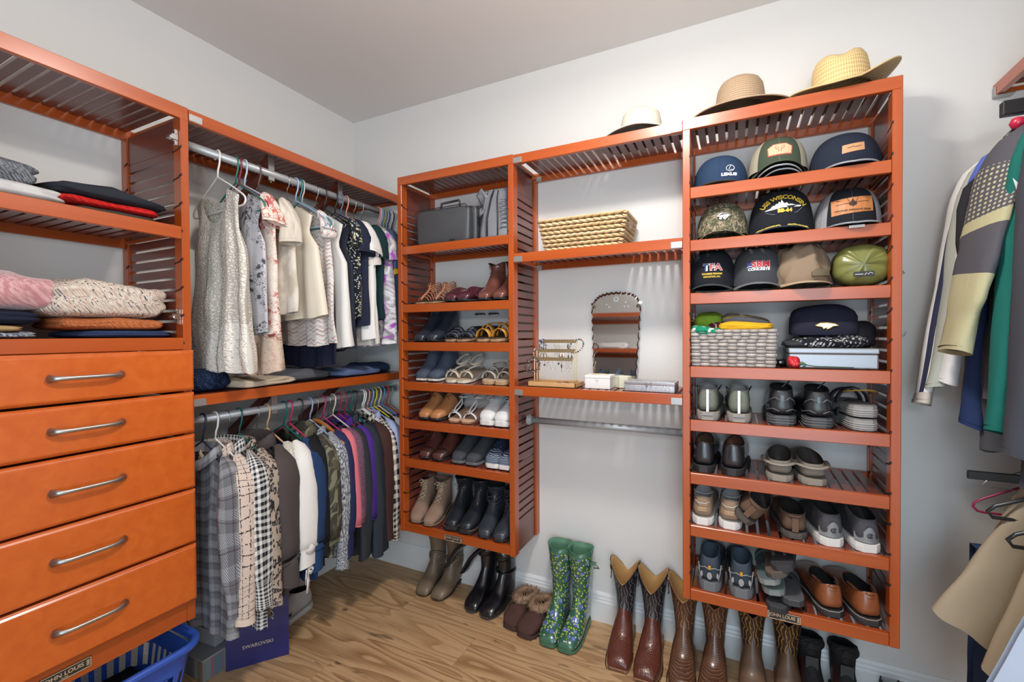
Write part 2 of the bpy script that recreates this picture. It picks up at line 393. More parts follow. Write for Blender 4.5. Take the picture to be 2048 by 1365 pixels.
# local x: 0 .. LW ; side panels
side_panel(DT, 0, DL, +1); side_panel(DT, LW, DL, -1)
slatted('top_shelf', LW, DL, DT, (0, 0, ZT-ZB), drop=.046)
slatted('shelf', LW-2*T-.002, DL-.006, DT, (T+.001, -.0012, 1.789-ZB), drop=.044)
mb = MB().box(T, LW-T, -.001, DL-.005, 1.350-ZB, 1.393-ZB); mb.build('desk_board', W0, DT, bevel=.0018)
MB().box(T, LW-T, .002, .02, .372-ZB, .447-ZB).build('base_rail', W0, DT, bevel=.0015)
def drawer(z0, z1):
    x0, x1 = .0, LW-.004+.0
    x0 += .004
    prof = [(-.0, 0.0), (-.024, 0), (-.030, .006), (-.0325, .012), (-.0325, .014)]
    d = MB()
    # front with routed edge: lofted rectangles shrinking towards the face
    def rect(e, y): return [(x0+e, y, z0+e-ZB), (x1-e, y, z0+e-ZB), (x1-e, y, z1-e-ZB), (x0+e, y, z1-e-ZB)]
    d.loft([rect(0, -.002), rect(0, -.016), rect(.003, -.019), rect(.004, -.0215), rect(.009, -.0255), rect(.013, -.0262)])
    f = d.build('drawer', DW, DT)
    b = MB().box(x0+.03, x1-.03, -.002, .30, z0+.012-ZB, z1-.02-ZB); b.build('drawer_box', W0, f)
    # bar handle with flared feet
    zc = (z0+z1)/2-ZB+.002; xc = LW*.5+.03+.0; hw = .084
    pts = []; rs = []
    for i in range(13):
        t = i/12; s = (t-.5)*2
        k = 1-abs(s)**6
        pts.append((xc+s*hw, -.029-.022*k, zc)); rs.append(.0048+.0052*abs(s)**7)
    h = MB(); h.tube(pts, rs, 10, up=(0, 0, 1), flat=1.25)
    for s in (-1, 1): h.lathe([(0, 0), (.011, 0), (.010, .004), (.006, .008)], 12); h.v[-48:] = [(xc+s*(hw-.002)+p[0]*.8, -.0262-p[2], zc+p[1]) for p in h.v[-48:]]
    h.build('handle', METAL, f, smooth=True)
for a, b in ((1.2055, 1.3485), (1.054, 1.1975), (.855, 1.046), (.658, .8475), (.448, .650)): drawer(a, b)
badge(DT, LW*.5-.02, .405-ZB+.002, -.0015, .115, .030)
# hinge plates left on the posts
def hinge(z):
    mb = MB().box(LW-T-.012, LW-T-.0005, .012, .024, z-.028, z-.010).box(LW-T-.012, LW-T-.0005, .012, .024, z+.010, z+.028)
    mb.box(LW-T-.022, LW-T-.0005, .010, .030, z-.010, z+.010).box(LW-T-.026, LW-T-.012, .014, .040, z-.006, z+.004)
    mb.build('hinge_plate', plain('chrome', (.75, .75, .74), .18, 1), DT, bevel=.0012)
hinge(2.105-ZB); hinge(1.468-ZB)
# hanging bay shelves
def bay(z, label, w, drop):
    s = empty('slatted_shelf', (DL, YU, z), pi/2, label, 'shelf')
    MB().box(.002, w, 0, .019, -drop, 0).box(.002, w, DL-.019, DL, -drop, -.001).box(w-.004, w, .0185, DL-.0185, -.032, -.016).build('frame', W0, s, bevel=.0018)
    first = None; pitch = .036; n = int(w/pitch)
    for i in range(n):
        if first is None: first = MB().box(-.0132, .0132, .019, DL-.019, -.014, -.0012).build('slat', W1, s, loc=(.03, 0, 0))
        else: share(first, 'slat', s, (.03+i*pitch, 0, 0))
    bracket(s, .002, .047, -.001, DL, 0)
    # timber support arms with rod saddles
    for xx in (.37, .76):
        # slanted strut from the wall up to the shelf front
        d = .03
        MB().hexa([(xx, DL-.004, -.30), (xx+d, DL-.004, -.30), (xx, DL-.004, -.23), (xx+d, DL-.004, -.23), (xx, .10, -.043), (xx+d, .10, -.043), (xx, .10, -.015), (xx+d, .10, -.015)]).build('support_arm', W1, s)
        MB().box(xx-.006, xx+.022, .075, .079, -.13, -.015).tube([(xx+.008, .0787+.012*sin(a)-.0, -.115-.021*cos(a)+.0) for a in [pi*k/8 for k in range(9)]], .004, 6).build('rod_saddle', BRACK, s)
    return s
bay(ZT-.002, 'long top slatted shelf on the left wall above the upper clothes rod', -YU-.001, .044)
bay(1.182, 'slatted shelf on the left wall carrying folded trousers above the lower rod', -YU-.001, .042)
UR = (.33, 2.118); LR = (.33, 1.078)
rod((UR[0], YU+.001, UR[1]), (UR[0], -.001, UR[1]), 'grey upper clothes rod on the left wall')
rod((LR[0], YU+.001, LR[1]), (LR[0], -.001, LR[1]), 'grey lower clothes rod on the left wall')
# ---- right wall shelf + rods
RS = empty('slatted_shelf', (2.975, -.004, 2.247), -pi/2, 'end of the high slatted shelf on the right wall', 'shelf')
MB().box(0, 1.6, 0, .019, -.042, 0).box(0, 1.6, .283, .302, -.042, 0).box(0, .004, .0185, .284, -.032, -.016).build('frame', wood(0), RS, bevel=.0018)
first = None
for i in range(42):
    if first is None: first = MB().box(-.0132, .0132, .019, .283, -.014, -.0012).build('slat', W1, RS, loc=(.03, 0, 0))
    else: share(first, 'slat', RS, (.03+i*.036, 0, 0))
MB().box(-.001, .022, -.0016, 0, -.046, -.012).box(-.001, .03, -.0016, .045, -.047, -.0435).build('shelf_bracket', BRACK, RS, bevel=.002)
RX = 3.055
rod((RX, -1.6, 2.09), (RX, -.001, 2.09), 'grey upper rod on the right wall behind the shirts')
rod((RX, -1.6, 1.03), (RX, -.001, 1.03), 'grey lower rod on the right wall holding trouser hangers')
# ================================================================== fabrics (patterns in cloth metres, from the UV map)
def fab(name, c, kind='plain', c2=(0, 0, 0), c3=(0, 0, 0), s=.01, rough=.85, bump=.25, sheen=0, spec=.2):
    k = ('f', name)
    if k in MATS: return MATS[k]
    n = NT('fabric_'+name, rough, 0, spec, 0, sheen); uv = n.co('UV'); ob = n.co('Object'); x, y, _ = n.sep(uv)
    sc = 1/s; B = n.noise(uv, 900, 2); bd = .0006; col = c
    def st(a, f, w=.5): return n.math('LESS_THAN', n.math('FRACT', n.math('MULTIPLY', a, f)), w)
    if kind == 'gingham': col = n.mix(n.math('MULTIPLY', n.math('ADD', st(x, sc), st(y, sc)), .5), c, c2)
    elif kind == 'hound':
        d = st(n.math('ADD', x, y), sc*2.0); g = n.math('MULTIPLY', n.math('ADD', st(x, sc), st(y, sc)), .5)
        g = n.math('LESS_THAN', n.math('ADD', g, n.math('MULTIPLY', d, .5)), .74); col = n.mix(g, c2, c)
    elif kind == 'glen':
        fine = n.math('MULTIPLY', n.math('ADD', st(x, 300), st(y, 300)), .5)
        zone = n.math('ADD', st(x, sc, .45), st(y, sc, .45)); zz = st(n.math('ADD', x, y), 160)
        a = n.mix(n.math('MULTIPLY', n.math('MULTIPLY', zone, zz), .45), c, c2)
        col = n.mix(n.math('MULTIPLY', n.math('ADD', st(n.math('ADD', x, .01), sc, .06), st(n.math('ADD', y, .01), sc, .05)), .55), n.mix(n.math('MULTIPLY', fine, .25), a, c2), c3)
    elif kind == 'tweed':
        v = n.nd('ShaderNodeVectorMath', {0: uv, 1: n.nd('ShaderNodeVectorMath', {0: n.noise(uv, 160, 2, out=1), 1: (.005, .005, 0)}, operation='MULTIPLY')}, operation='ADD'); a, b, _ = n.sep(v)
        ln = n.math('MAXIMUM', st(a, sc, .11), st(b, sc, .11)); dash = n.math('GREATER_THAN', n.noise(uv, 130, 2), .46)
        col = n.mix(n.math('MULTIPLY', ln, dash), n.mix(n.noise(uv, 260, 2), c, c3), c2); B = n.voro(uv, 330); bd = .002
    elif kind == 'leopard':
        v = n.voro(n.nd('ShaderNodeVectorMath', {0: n.map(uv, (sc, sc, 1)), 1: n.noise(uv, sc*1.1, 2, out=1)}, operation='ADD'), 1.)
        col = n.ramp(v, [(0, c3), (.26, c3), (.30, c2), (.46, c2), (.50, c), (1, c)])
    elif kind == 'camo':
        a = n.ramp(n.noise(uv, sc, 2, 1.5), [(.46, 0.), (.48, 1.)]); b = n.ramp(n.noise(n.map(uv, loc=(3, 7, 0)), sc*1.3, 2, 1.5), [(.54, 0.), (.56, 1.)])
        col = n.mix(b, n.mix(a, c, c2), c3)
    elif kind == 'heather':
        col = n.mix(n.ramp(n.noise(n.map(uv, (1, .45, 1)), sc, 3), [(.42, 0.), (.58, 1.)]), c, c2); B = n.noise(uv, sc*1.2, 2)
    elif kind == 'lace':
        v = n.voro(n.nd('ShaderNodeVectorMath', {0: n.map(uv, (sc, sc, 1)), 1: n.noise(uv, sc*.6, 2, out=1)}, operation='ADD'), 1., 'DISTANCE_TO_EDGE')
        h = n.ramp(v, [(.02, 0.), (.22, 1.)]); col = n.mix(h, c2, c); B = h; bd = .0022
    elif kind == 'rib':
        w = n.wave(uv, sc/6.28*3.14, 0, 0); col = n.mix(w, c2, c); B = w; bd = .0015
    elif kind == 'knit':
        w = n.voro(n.map(uv, (sc, sc*.7, 1)), 1., rnd=.35); col = n.mix(n.ramp(w, [(.1, 0.), (.7, 1.)]), c, c2); B = n.math('SUBTRACT', 1., w); bd = .004
    elif kind == 'speck':
        w = n.voro(n.map(uv, (sc, sc, 1)), 1.); f = n.noise(uv, sc*.35, 3)
        dots = n.ramp(n.noise(n.map(uv, (1, .7, 1)), sc*.85, 2), [(.60, 0.), (.64, 1.)])
        pk = n.ramp(n.noise(n.map(uv, loc=(5, 2, 0)), sc*.7, 2), [(.54, 0.), (.60, .75)])
        col = n.mix(dots, n.mix(pk, c, c3), c2); B = w; bd = .006
    elif kind == 'floral':
        v = n.nd('ShaderNodeVectorMath', {0: n.map(uv, (sc, sc, 1)), 1: n.noise(uv, sc*1.5, 2, out=1)}, operation='ADD')
        a = n.ramp(n.voro(v, 1.), [(.30, 1.), (.36, 0.)]); lines = n.ramp(n.noise(uv, sc*.9, 3, 2.5), [(.46, 0.), (.49, 1.), (.51, 1.), (.54, 0.)])
        area_ = n.ramp(n.noise(uv, sc*.22, 2), [(.47, 0.), (.53, 1.)])
        col = n.mix(n.math('MULTIPLY', lines, .35), c, c3); col = n.mix(n.math('MULTIPLY', n.math('MAXIMUM', n.math('MULTIPLY', a, .9), lines), area_), col, c2)
    elif kind == 'ditsy':
        v = n.voro(n.map(uv, (sc, sc, 1)), 1.); h = n.voro(n.map(uv, (sc, sc, 1)), 1., out=1)
        pick = n.sep(h)[0]; d = n.ramp(v, [(.34, 1.), (.42, 0.)]); col = n.mix(n.math('MULTIPLY', d, n.math('GREATER_THAN', pick, .4)), c, c2)
        col = n.mix(n.math('MULTIPLY', d, n.math('LESS_THAN', pick, .25)), col, c3)
    elif kind == 'zigzag':
        z = n.math('ABSOLUTE', n.math('SUBTRACT', n.math('FRACT', n.math('MULTIPLY', x, sc)), .5)); q = n.math('FRACT', n.math('ADD', n.math('MULTIPLY', y, sc*1.6), n.math('MULTIPLY', z, 1.4)))
        col = n.ramp(q, [(0, c), (.40, c2), (.56, c), (.74, c3), (.88, c)], 'CONSTANT')
        col = n.mix(n.ramp(n.noise(uv, sc*.9, 1), [(.45, 0.), (.55, .7)]), col, c)
    elif kind == 'hstripe': col = n.mix(st(y, sc, .28), c, c2)
    elif kind == 'vstripe': col = n.mix(st(x, sc, .28), c, c2)
    elif kind == 'tiedye':
        a = n.noise(uv, sc, 3, 2.2); b = n.noise(n.map(uv, loc=(4, 1, 0)), sc*.8, 2, 2.)
        col = n.mix(n.ramp(b, [(.52, 0.), (.60, 1.)]), n.ramp(a, [(.35, c), (.5, (.75, .74, .76)), (.62, (.35, .34, .37)), (.8, c)]), c2)
    elif kind == 'mesh': 
        v = n.voro(n.map(uv, (sc, sc, 1)), 1., rnd=0.); col = n.mix(n.ramp(v, [(.2, 1.), (.35, 0.)]), c, c2)
    elif kind == 'denim':
        col = n.mix(n.math('MULTIPLY', n.wave(n.map(uv, rot=(0, 0, .8)), 260), .5), c, c2); col = n.mix(n.math('MULTIPLY', n.noise(uv, 9, 4), .5), col, c3)
    elif kind == 'plain':
        f = n.noise(uv, 11, 3); col = n.mix(f, tuple(q*.93 for q in c), c)
    n.set('Base Color', col); n.set('Specular IOR Level', spec)
    n.bump(B, bump, bd); MATS[k] = n.m; return n.m
WHITE = (.74, .73, .70); CREAM = (.70, .66, .57)
# ================================================================== hangers
HC = {}
def hplastic(c): 
    k = tuple(c)
    if k not in HC: HC[k] = plain('hanger_plastic_%d' % len(HC), c, .32, coat=.2)
    return HC[k]
WIRE = plain('chrome_wire', (.62, .62, .63), .25, 1)
def hanger(x, y, z, c, label, kind='plastic', rz=0, group=None, name=None, tiltx=0):
    """origin at the rod centre; local x along the shoulders"""
    r = .0036 if kind == 'plastic' else .0014
    t = empty(name or {'plastic': 'plastic_hanger', 'wire': 'wire_hanger', 'wood': 'wooden_hanger', 'felt': 'velvet_hanger'}[kind], (x, y, z), rz, label, 'hanger', group)
    m = hplastic(c) if kind in ('plastic', 'felt') else WIRE
    R = .0165+r
    hook = [(-R*.9, 0, -.014)] + [(R*cos(a), 0, R*sin(a)) for a in [pi*(1-k/9) for k in range(10)]] + [(R, 0, -.012), (.016, 0, -.036), (.004, 0, -.058), (0, 0, -.086)]
    if kind == 'wire': hook[-3:] = [(.015, 0, -.03), (.002, 0, -.045), (0, 0, -.088)]
    MB().tube(hook, r, 7).build('hook', m if kind != 'wood' else WIRE, t, smooth=True)
    W = .208
    if kind == 'plastic':
        body = [(0, 0, -.086), (.10, 0, -.136), (.185, 0, -.184), (.203, 0, -.198), (.206, 0, -.212), (.196, 0, -.223), (.18, 0, -.226), (0, 0, -.224), (-.18, 0, -.226), (-.196, 0, -.223), (-.206, 0, -.212), (-.203, 0, -.198), (-.185, 0, -.184), (-.10, 0, -.136)]
        MB().tube(body, r, 7, closed=True, up=(0, 1, 0)).build('arms', m, t, smooth=True)
    elif kind == 'felt':
        body = [(0, 0, -.088), (.10, 0, -.124), (.19, 0, -.166), (.206, 0, -.184), (.196, 0, -.200), (0, 0, -.202), (-.196, 0, -.200), (-.206, 0, -.184), (-.19, 0, -.166), (-.10, 0, -.124)]
        MB().tube(body, .0055, 7, closed=True, up=(0, 1, 0)).build('arms', m, t, smooth=True)
    elif kind == 'wire':
        body = [(0, 0, -.088), (.02, 0, -.102), (.19, 0, -.186), (.200, 0, -.198), (.19, 0, -.206), (0, 0, -.206), (-.19, 0, -.206), (-.200, 0, -.198), (-.19, 0, -.186), (-.02, 0, -.102)]
        MB().tube(body, r, 6, closed=True, up=(0, 1, 0)).build('arms', m, t, smooth=True)
    else:
        rings = []
        for k in range(-10, 11):
            s = k/10; xx = s*.212; zz = -.088-.095*abs(s)**1.5; yy = -.02*s*s
            hh = .016+.010*(1-abs(s)); rings.append([(xx, yy-.006, zz-hh), (xx, yy+.006, zz-hh), (xx, yy+.008, zz-hh*.3), (xx, yy+.004, zz), (xx, yy-.004, zz), (xx, yy-.008, zz-hh*.3)])
        MB().loft(rings).build('arms', plain('varnished_wood', (.42, .15, .035), .3, coat=.4), t, smooth=True)
    return t
# ================================================================== hanging garments
def zsh(x): return -.092-.56*abs(x)
def garment(name, cat, label, x, y, z, mat, L=.70, hs=.205, hh=.26, th=.018, sleeve=None, sl=.60, neck=(.075, .05), collar=0, hem=.02, fold=.010, rz=0, group=None,
            sleevemat=None, seed=0, lining=None, cuff=0, hemmat=None, hemband=0, waist=1, sw=.046, lean=0, cuffmat=None, sy=-.012, spread=.022, buttons=0, trimmat=None, bow=0, waistz=.4, puff=0, wallside=0, szones=None):
    """origin at the rod centre. front faces local -y"""
    t = empty(name, (x, y, z), rz, label, cat, group)
    rnd = random.Random(seed*97+13)
    ph = [rnd.uniform(0, 6.3) for _ in range(8)]; k1, k2 = rnd.uniform(9, 13), rnd.uniform(19, 27)
    NX, NZ = 26, 22
    def hw(tt): 
        base = lerp(hs, hh, min(1, tt*1.0)**.8)
        arm = 1-.0*tt
        if sleeve is None: base *= (1-.22*max(0, 1-abs(tt-.16)/.16)*1) if tt < .32 else 1
        if waist != 1: base *= 1-(1-waist)*math.exp(-((tt-waistz)/.18)**2)
        return base
    def pt(a, tt, side):
        w = hw(tt); X = a*w
        zt = zsh(X) if abs(X) > neck[0]*1 else zsh(neck[0])-.0
        X0 = a*hs; zt = zsh(X0)
        if sleeve is None: # tank: straps only between neck and arm
            pass
        if abs(X0) < neck[0]:
            dp = neck[1] if side < 0 else min(neck[1]*.45, .03)
            zt = zsh(neck[0])-dp*(1-(abs(X0)/neck[0])**2.4)
        zb = -L-.09+hem*(abs(a)**2)*1.0
        Z = lerp(zt, zb, tt)
        prof = max(0, 1-abs(a)**3)**.5
        tk = th*prof*(.42+.58*min(1, tt*2.2))
        f = fold*(tt**.8)*(sin(k1*a+ph[0]+tt*1.2)+.55*sin(k2*a+ph[1]+tt*2.1)+.4*sin(5*a+ph[2]-2*tt)) + fold*.35*sin(tt*9+ph[3]+a*4)*tt
        n_ = noise.noise(Vector((X*9+seed*3.1, side*2.0, Z*7)))*fold*.7
        X += noise.noise(Vector((a*2, tt*3, seed*1.7)))*fold*.7*tt
        Z += (noise.noise(Vector((a*3.3, seed*2.3, side)))*.012)*tt
        return (X, side*tk+f+n_+lean*tt, Z)
    mb = MB(); rings = []
    for j in range(NZ+1):
        tt = j/NZ
        front = [pt(-1+2*i/NX, tt, -1) for i in range(NX+1)]
        back = [pt(1-2*i/NX, tt, 1) for i in range(1, NX)]
        rings.append(front+back)
    nr = len(rings[0])
    def uv(jj, i):
        a = (-1+2*jj/NX) if jj <= NX else (1-2*(jj-NX)/NX)
        return (a*hw(i/NZ)+(0 if jj <= NX else .7), -(L)*i/NZ)
    mats = [mat, hemmat or mat]
    mb.loft(rings, True, False, False, mf=(lambda i, j: 1 if (hemband and i >= NZ-hemband) else 0), uv=uv)
    body = mb.build('body', mats, t, smooth=True)
    if sleeve:
        sm = sleevemat or mat
        sp0 = spread
        for sd in (-1, 1):
            spread = sp0 if (not wallside or sd < 0) else .0
            if sleeve == 'long':
                path = [(hs*.66, -.135, .012, .008), (hs*.82, -.160, .030, .017), (hs*.97, -.196, sw*.86, .026), (hs+.006, -.26, sw*1.02, .030), (hs+spread*.6, -.36, sw*.98, .029), (hs+spread, -.48, sw*.9, .026), (hs+spread*.9, -.60, sw*.82, .024), (hs+spread*.8, -sl+.02, sw*.72, .022), (hs+spread*.8, -sl-.05, sw*.70, .022), (hs+spread*.8, -sl-.09, sw*.72, .023)]
            else:
                path = [(hs*.66, -.118-.02, .010, .006), (hs*.80, -.155, .026, .014), (hs*.94, -.192, sw*.62, .019), (hs+.006, -.235, sw*.78, .020), (hs+spread*.6, -.275, sw*.82, .019), (hs+spread*.8, -.12-sl, sw*.86, .018)]
            if wallside and sd < 0: path = [(q_[0] if q_[1] > -.2 else hs+.004+spread*(-q_[1]-.2)/(sl-.1), *q_[1:]) for q_ in path]
            # resample
            NS = 28 if sleeve == 'long' else 12; rr = []
            for q in range(NS+1):
                u = q/NS*(len(path)-1); i0 = min(int(u), len(path)-2); f_ = u-i0
                px, pz, ry, rx = [lerp(path[i0][m_], path[i0+1][m_], f_) for m_ in range(4)]
                tx = (path[min(i0+1, len(path)-1)][0]-path[i0][0]); tz = (path[i0+1][1]-path[i0][1]); tl = math.hypot(tx, tz) or 1; nx_, nz_ = -tz/tl, tx/tl
                yo = sy*min(1, q/NS*4)+.010*sin(pz*7+ph[4]+sd)*q/NS
                ring = []
                pf = 1+puff*math.exp(-((q/NS-.22)/.16)**2)
                for kk in range(16):
                    an = 2*pi*kk/16
                    wr = 1+.10*noise.noise(Vector((cos(an)*1.3+seed, sin(an)*1.3+sd*5, pz*16)))+.10*sin(3*an+ph[5]+pz*9)
                    ring.append((sd*(px+nx_*cos(an)*rx*wr*pf), yo+sin(an)*ry*wr*pf, pz+nz_*cos(an)*rx*wr*.6+.008*sin(an+pz*22+ph[6])*min(1, q/3)))
                if sd < 0: ring = ring[::-1]
                rr.append(ring)
            ln = abs(path[-1][1]+.15)
            smb = MB(); smb.loft(rr, True, False, False, uv=lambda jj, i, NS=NS, ln=ln: (jj/16*.24, -ln*i/NS), mf=(lambda i, j, NS=NS: (2+max([q for q, zz in enumerate(szones) if i/NS >= zz[0]]+[-2])) if szones else (1 if (cuff and i >= NS-cuff) else 0)))
            # dark inside of the sleeve end: a shallow cap
            smb.add([Vector(p)*1.0+Vector((0, 0, .012)) for p in rr[-1]], [tuple(range(16))], 0)
            smb.build('sleeve', [sm, cuffmat or sm]+[zz[1] for zz in (szones or [])], t, smooth=True)
    if collar:
        rr = []
        n_ = 20; nw = neck[0]
        for lv, (dr, dz) in enumerate([(.0, -.004), (.002, .012), (.004, collar), (.008, collar*1.05), (.014, collar*.6), (.020, -.008), (.017, -.012)]):
            rg = []
            for kk in range(n_+1):
                an = -pi*.5+.22+(2*pi-.44)*kk/n_      # open at the front
                cx, cy = cos(an)*(nw+dr), sin(an)*(th*1.1+.008+dr)
                drop = .055*max(0, -sin(an))**1.5
                rg.append((cx, cy, zsh(nw)+dz-drop+(.006 if lv else 0)))
            rr.append(rg)
        MB().loft(rr, False, False, False, uv=lambda jj, i: (jj*.02, i*.02)).build('collar', trimmat or mat, t, smooth=True)
    if buttons:
        bm = plain('dark_buttons', (.03, .03, .03), .3)
        for q in range(buttons):
            tt = .16+q*.75/buttons; p = pt(0.03, tt, -1)
            MB().lathe([(0, 0), (.006, 0), (.006, .002), (0, .003)], 10).xf(Matrix.Translation(Vector(p)+Vector((0, -.001, 0))) @ Matrix.Rotation(pi/2, 4, 'X')).build('button', bm, t)
    return t
ROWG = {}
def hung(name, cat, label, y, rail, mat, hc=None, hk='plastic', hlabel=None, dx=0, rz=0, hgroup=None, **k):
    x, z = rail
    if hc is not None: hanger(x+dx, y, z, hc, hlabel, hk, rz, hgroup)
    return garment(name, cat, label, x+dx, y+.001, z, mat, rz=rz, seed=len(ROWG)+int(abs(y)*100), **k)
U, L_ = UR, LR
# ---- upper rail, near to far
hung('lace_tank_top', 'top', 'cream lace and crochet sleeveless tunic nearest the drawer tower on the upper rod', -1.045, U, fab('cream_lace', (.78, .75, .67), 'lace', (.55, .51, .44), s=.012, bump=.7), (.82, .80, .76), 'plastic', 'white plastic hanger under the cream lace tunic', L=.77, hs=.17, hh=.225, th=.03, neck=(.105, .12), fold=.018, hem=.0, rz=-.10, hemband=6, hemmat=fab('cream_mesh_lace', (.80, .77, .70), 'speck', (.50, .46, .38), (.72, .70, .64), s=.007, bump=.5), waist=1.03)
hung('paisley_top', 'top', 'pale grey paisley sleeveless top with black scrolls on the upper rod', -.972, U, fab('grey_paisley', (.56, .55, .58), 'floral', (.03, .035, .05), (.42, .41, .46), s=.035), (.02, .17, .12), 'plastic', 'dark green plastic hanger behind the white one, clipped top showing', L=.63, hs=.185, hh=.225, neck=(.10, .08), th=.016, fold=.006, rz=-.08, hemband=3, hemmat=fab('black_scroll_border', (.52, .51, .54), 'floral', (.02, .025, .04), (.1, .1, .12), s=.016))
hanger(U[0], -.958, U[1], (.24, .02, .06), 'maroon plastic hanger between the green and the pale blue one', rz=-.08)
hung('floral_tee', 'top', 'cream short-sleeved top with red and black scroll flowers on the upper rod', -.935, U, fab('red_floral', (.72, .64, .56), 'floral', (.50, .09, .08), (.45, .36, .33), s=.045), (.50, .58, .72), 'plastic', 'pale blue plastic hanger carrying the red floral top', L=.79, hs=.20, hh=.215, sleeve='short', sl=.16, sw=.06, neck=(.09, .05), fold=.014, th=.022, hemband=5, hemmat=fab('maroon_floral', (.60, .48, .38), 'floral', (.17, .015, .02), (.35, .1, .08), s=.05), rz=-.03)
hanger(U[0], -.875, U[1], (.13, .07, .06), 'empty brown plastic hanger on the upper rod beside the bracket')
hung('marbled_tee', 'top', 'washed cream and tan marbled tee with frilled sleeves on the upper rod', -.86, U, fab('marble_tee', (.66, .61, .54), 'heather', (.50, .44, .36), s=.05), None, L=.55, hs=.20, hh=.22, sleeve='short', sl=.22, sw=.062, neck=(.09, .05), fold=.012, th=.02)
hung('silk_sleeveless_top', 'top', 'ivory silk sleeveless blouse with a gold-lined armhole on the upper rod', -.735, U, fab('ivory_silk', (.72, .66, .54), rough=.45, spec=.4, bump=.05), (.02, .02, .02), 'wire', 'black wire hanger holding the ivory silk blouse', L=.56, hs=.165, hh=.25, neck=(.07, .09), fold=.006, th=.032)
hanger(U[0], -.690, U[1], (.40, .49, .68), 'powder blue plastic hanger right of the black wire one')
hanger(U[0], -.668, U[1], (.03, .22, .24), 'teal plastic hanger beside the powder blue one')
hung('zigzag_top', 'top', 'white ruffled top with pink and black zigzag print on the upper rod', -.655, U, fab('zigzag', (.72, .69, .66), 'zigzag', (.60, .28, .27), (.03, .03, .05), s=.035), (.50, .51, .52), 'plastic', 'light grey plastic hanger holding the zigzag top', L=.68, hs=.175, hh=.235, sleeve='short', sl=.12, sw=.05, neck=(.07, .06), fold=.017, th=.024)
hung('navy_blouse', 'top', 'navy blouse whose hem hangs lowest behind the white tank', -.62, U, fab('deep_navy', (.012, .014, .035)), None, L=.78, hs=.17, hh=.21, neck=(.07, .06), fold=.01, dx=-.03)
hung('white_tank_top', 'top', 'plain white sleeveless shell top on a grey hanger on the upper rod', -.575, U, fab('white_crepe', (.76, .75, .72), bump=.08), (.55, .50, .48), 'wire', 'silver wire hanger holding the white shell top', L=.70, hs=.18, hh=.235, neck=(.07, .05), fold=.010, th=.026)
hung('navy_vest', 'top', 'dark slate sleeveless top hanging just before the ditsy floral blouse', -.525, U, fab('slate', (.025, .03, .045)), (.03, .03, .035), 'plastic', 'black plastic hanger holding the slate sleeveless top', L=.71, hs=.18, hh=.205, neck=(.07, .05), fold=.006, th=.012)
hung('ditsy_blouse', 'top', 'black blouse with tiny yellow and white flowers and ruffled sleeves', -.495, U, fab('ditsy', (.015, .017, .03), 'ditsy', (.62, .60, .32), (.55, .62, .70), s=.011), None, L=.56, hs=.205, hh=.215, sleeve='short', sl=.17, sw=.055, neck=(.07, .05), fold=.012, puff=.3)
hung('navy_tee', 'top', 'plain dark navy short-sleeved tee on the upper rod', -.458, U, fab('ink_navy', (.018, .022, .045)), (.02, .02, .025), 'plastic', 'glossy black plastic hanger holding the dark navy tee', L=.60, hs=.215, hh=.23, sleeve='short', sl=.20, sw=.06, neck=(.08, .05), fold=.008)
hung('white_tee', 'top', 'bright white short-sleeved tee right of the navy tee', -.420, U, fab('bright_white', (.80, .79, .77)), (.12, .17, .33), 'plastic', 'navy blue plastic hanger holding the bright white tee', L=.66, hs=.215, hh=.235, sleeve='short', sl=.19, sw=.06, neck=(.08, .05), fold=.014, spread=.03)
hung('ecru_tee', 'top', 'off-white tee with a curled hem behind the bright white one', -.385, U, fab('ecru', (.68, .66, .62)), (.66, .32, .24), 'plastic', 'salmon plastic hanger holding the off-white tee', L=.69, hs=.20, hh=.225, sleeve='short', sl=.24, sw=.05, neck=(.08, .05), fold=.016, spread=.01)
hung('dark_teal_top', 'top', 'dark teal top with yellow neckline between white and tie-dye tees', -.33, U, fab('dark_teal', (.008, .03, .035)), (.60, .60, .60), 'wire', 'slim grey wire hanger holding the dark teal top', L=.56, hs=.205, hh=.20, sleeve='short', sl=.2, neck=(.09, .06), fold=.008, trimmat=fab('mustard', (.62, .36, .03)), collar=.012)
hung('tie_dye_tee', 'top', 'grey and purple tie-dyed short-sleeved tee on the upper rod', -.275, U, fab('tie_dye', (.20, .19, .22), 'tiedye', (.34, .08, .42), s=.14), (.03, .03, .03), 'wire', 'black wire hanger holding the tie-dyed tee', L=.69, hs=.21, hh=.235, sleeve='short', sl=.20, sw=.058, neck=(.08, .05), fold=.016, spread=.02)
hung('denim_shirt', 'shirt', 'dark denim short-sleeved shirt behind the tie-dyed tee', -.225, U, fab('denim_dark', (.04, .06, .12), 'denim', (.10, .14, .24), (.03, .05, .1)), None, L=.62, hs=.21, hh=.22, sleeve='short', sl=.25, sw=.055, fold=.008)
hung('mustard_scarf_top', 'top', 'mustard yellow ruffled top peeking out beside the shoe tower', -.20, U, fab('mustard', (.62, .36, .03)), None, L=.50, hs=.20, hh=.20, sleeve='short', sl=.27, sw=.05, fold=.014)
hung('beige_stripe_blouse', 'top', 'white blouse with thin beige stripes next to the shoe tower', -.165, U, fab('beige_stripe', (.72, .70, .67), 'hstripe', (.55, .43, .33), s=.022), None, L=.67, hs=.205, hh=.22, sleeve='short', sl=.26, sw=.055, fold=.012)
hung('grey_blouse', 'top', 'pale grey blouse hanging last beside the shoe tower', -.12, U, fab('pale_grey', (.58, .58, .58)), None, L=.68, hs=.21, hh=.225, sleeve='short', sl=.22, fold=.010)
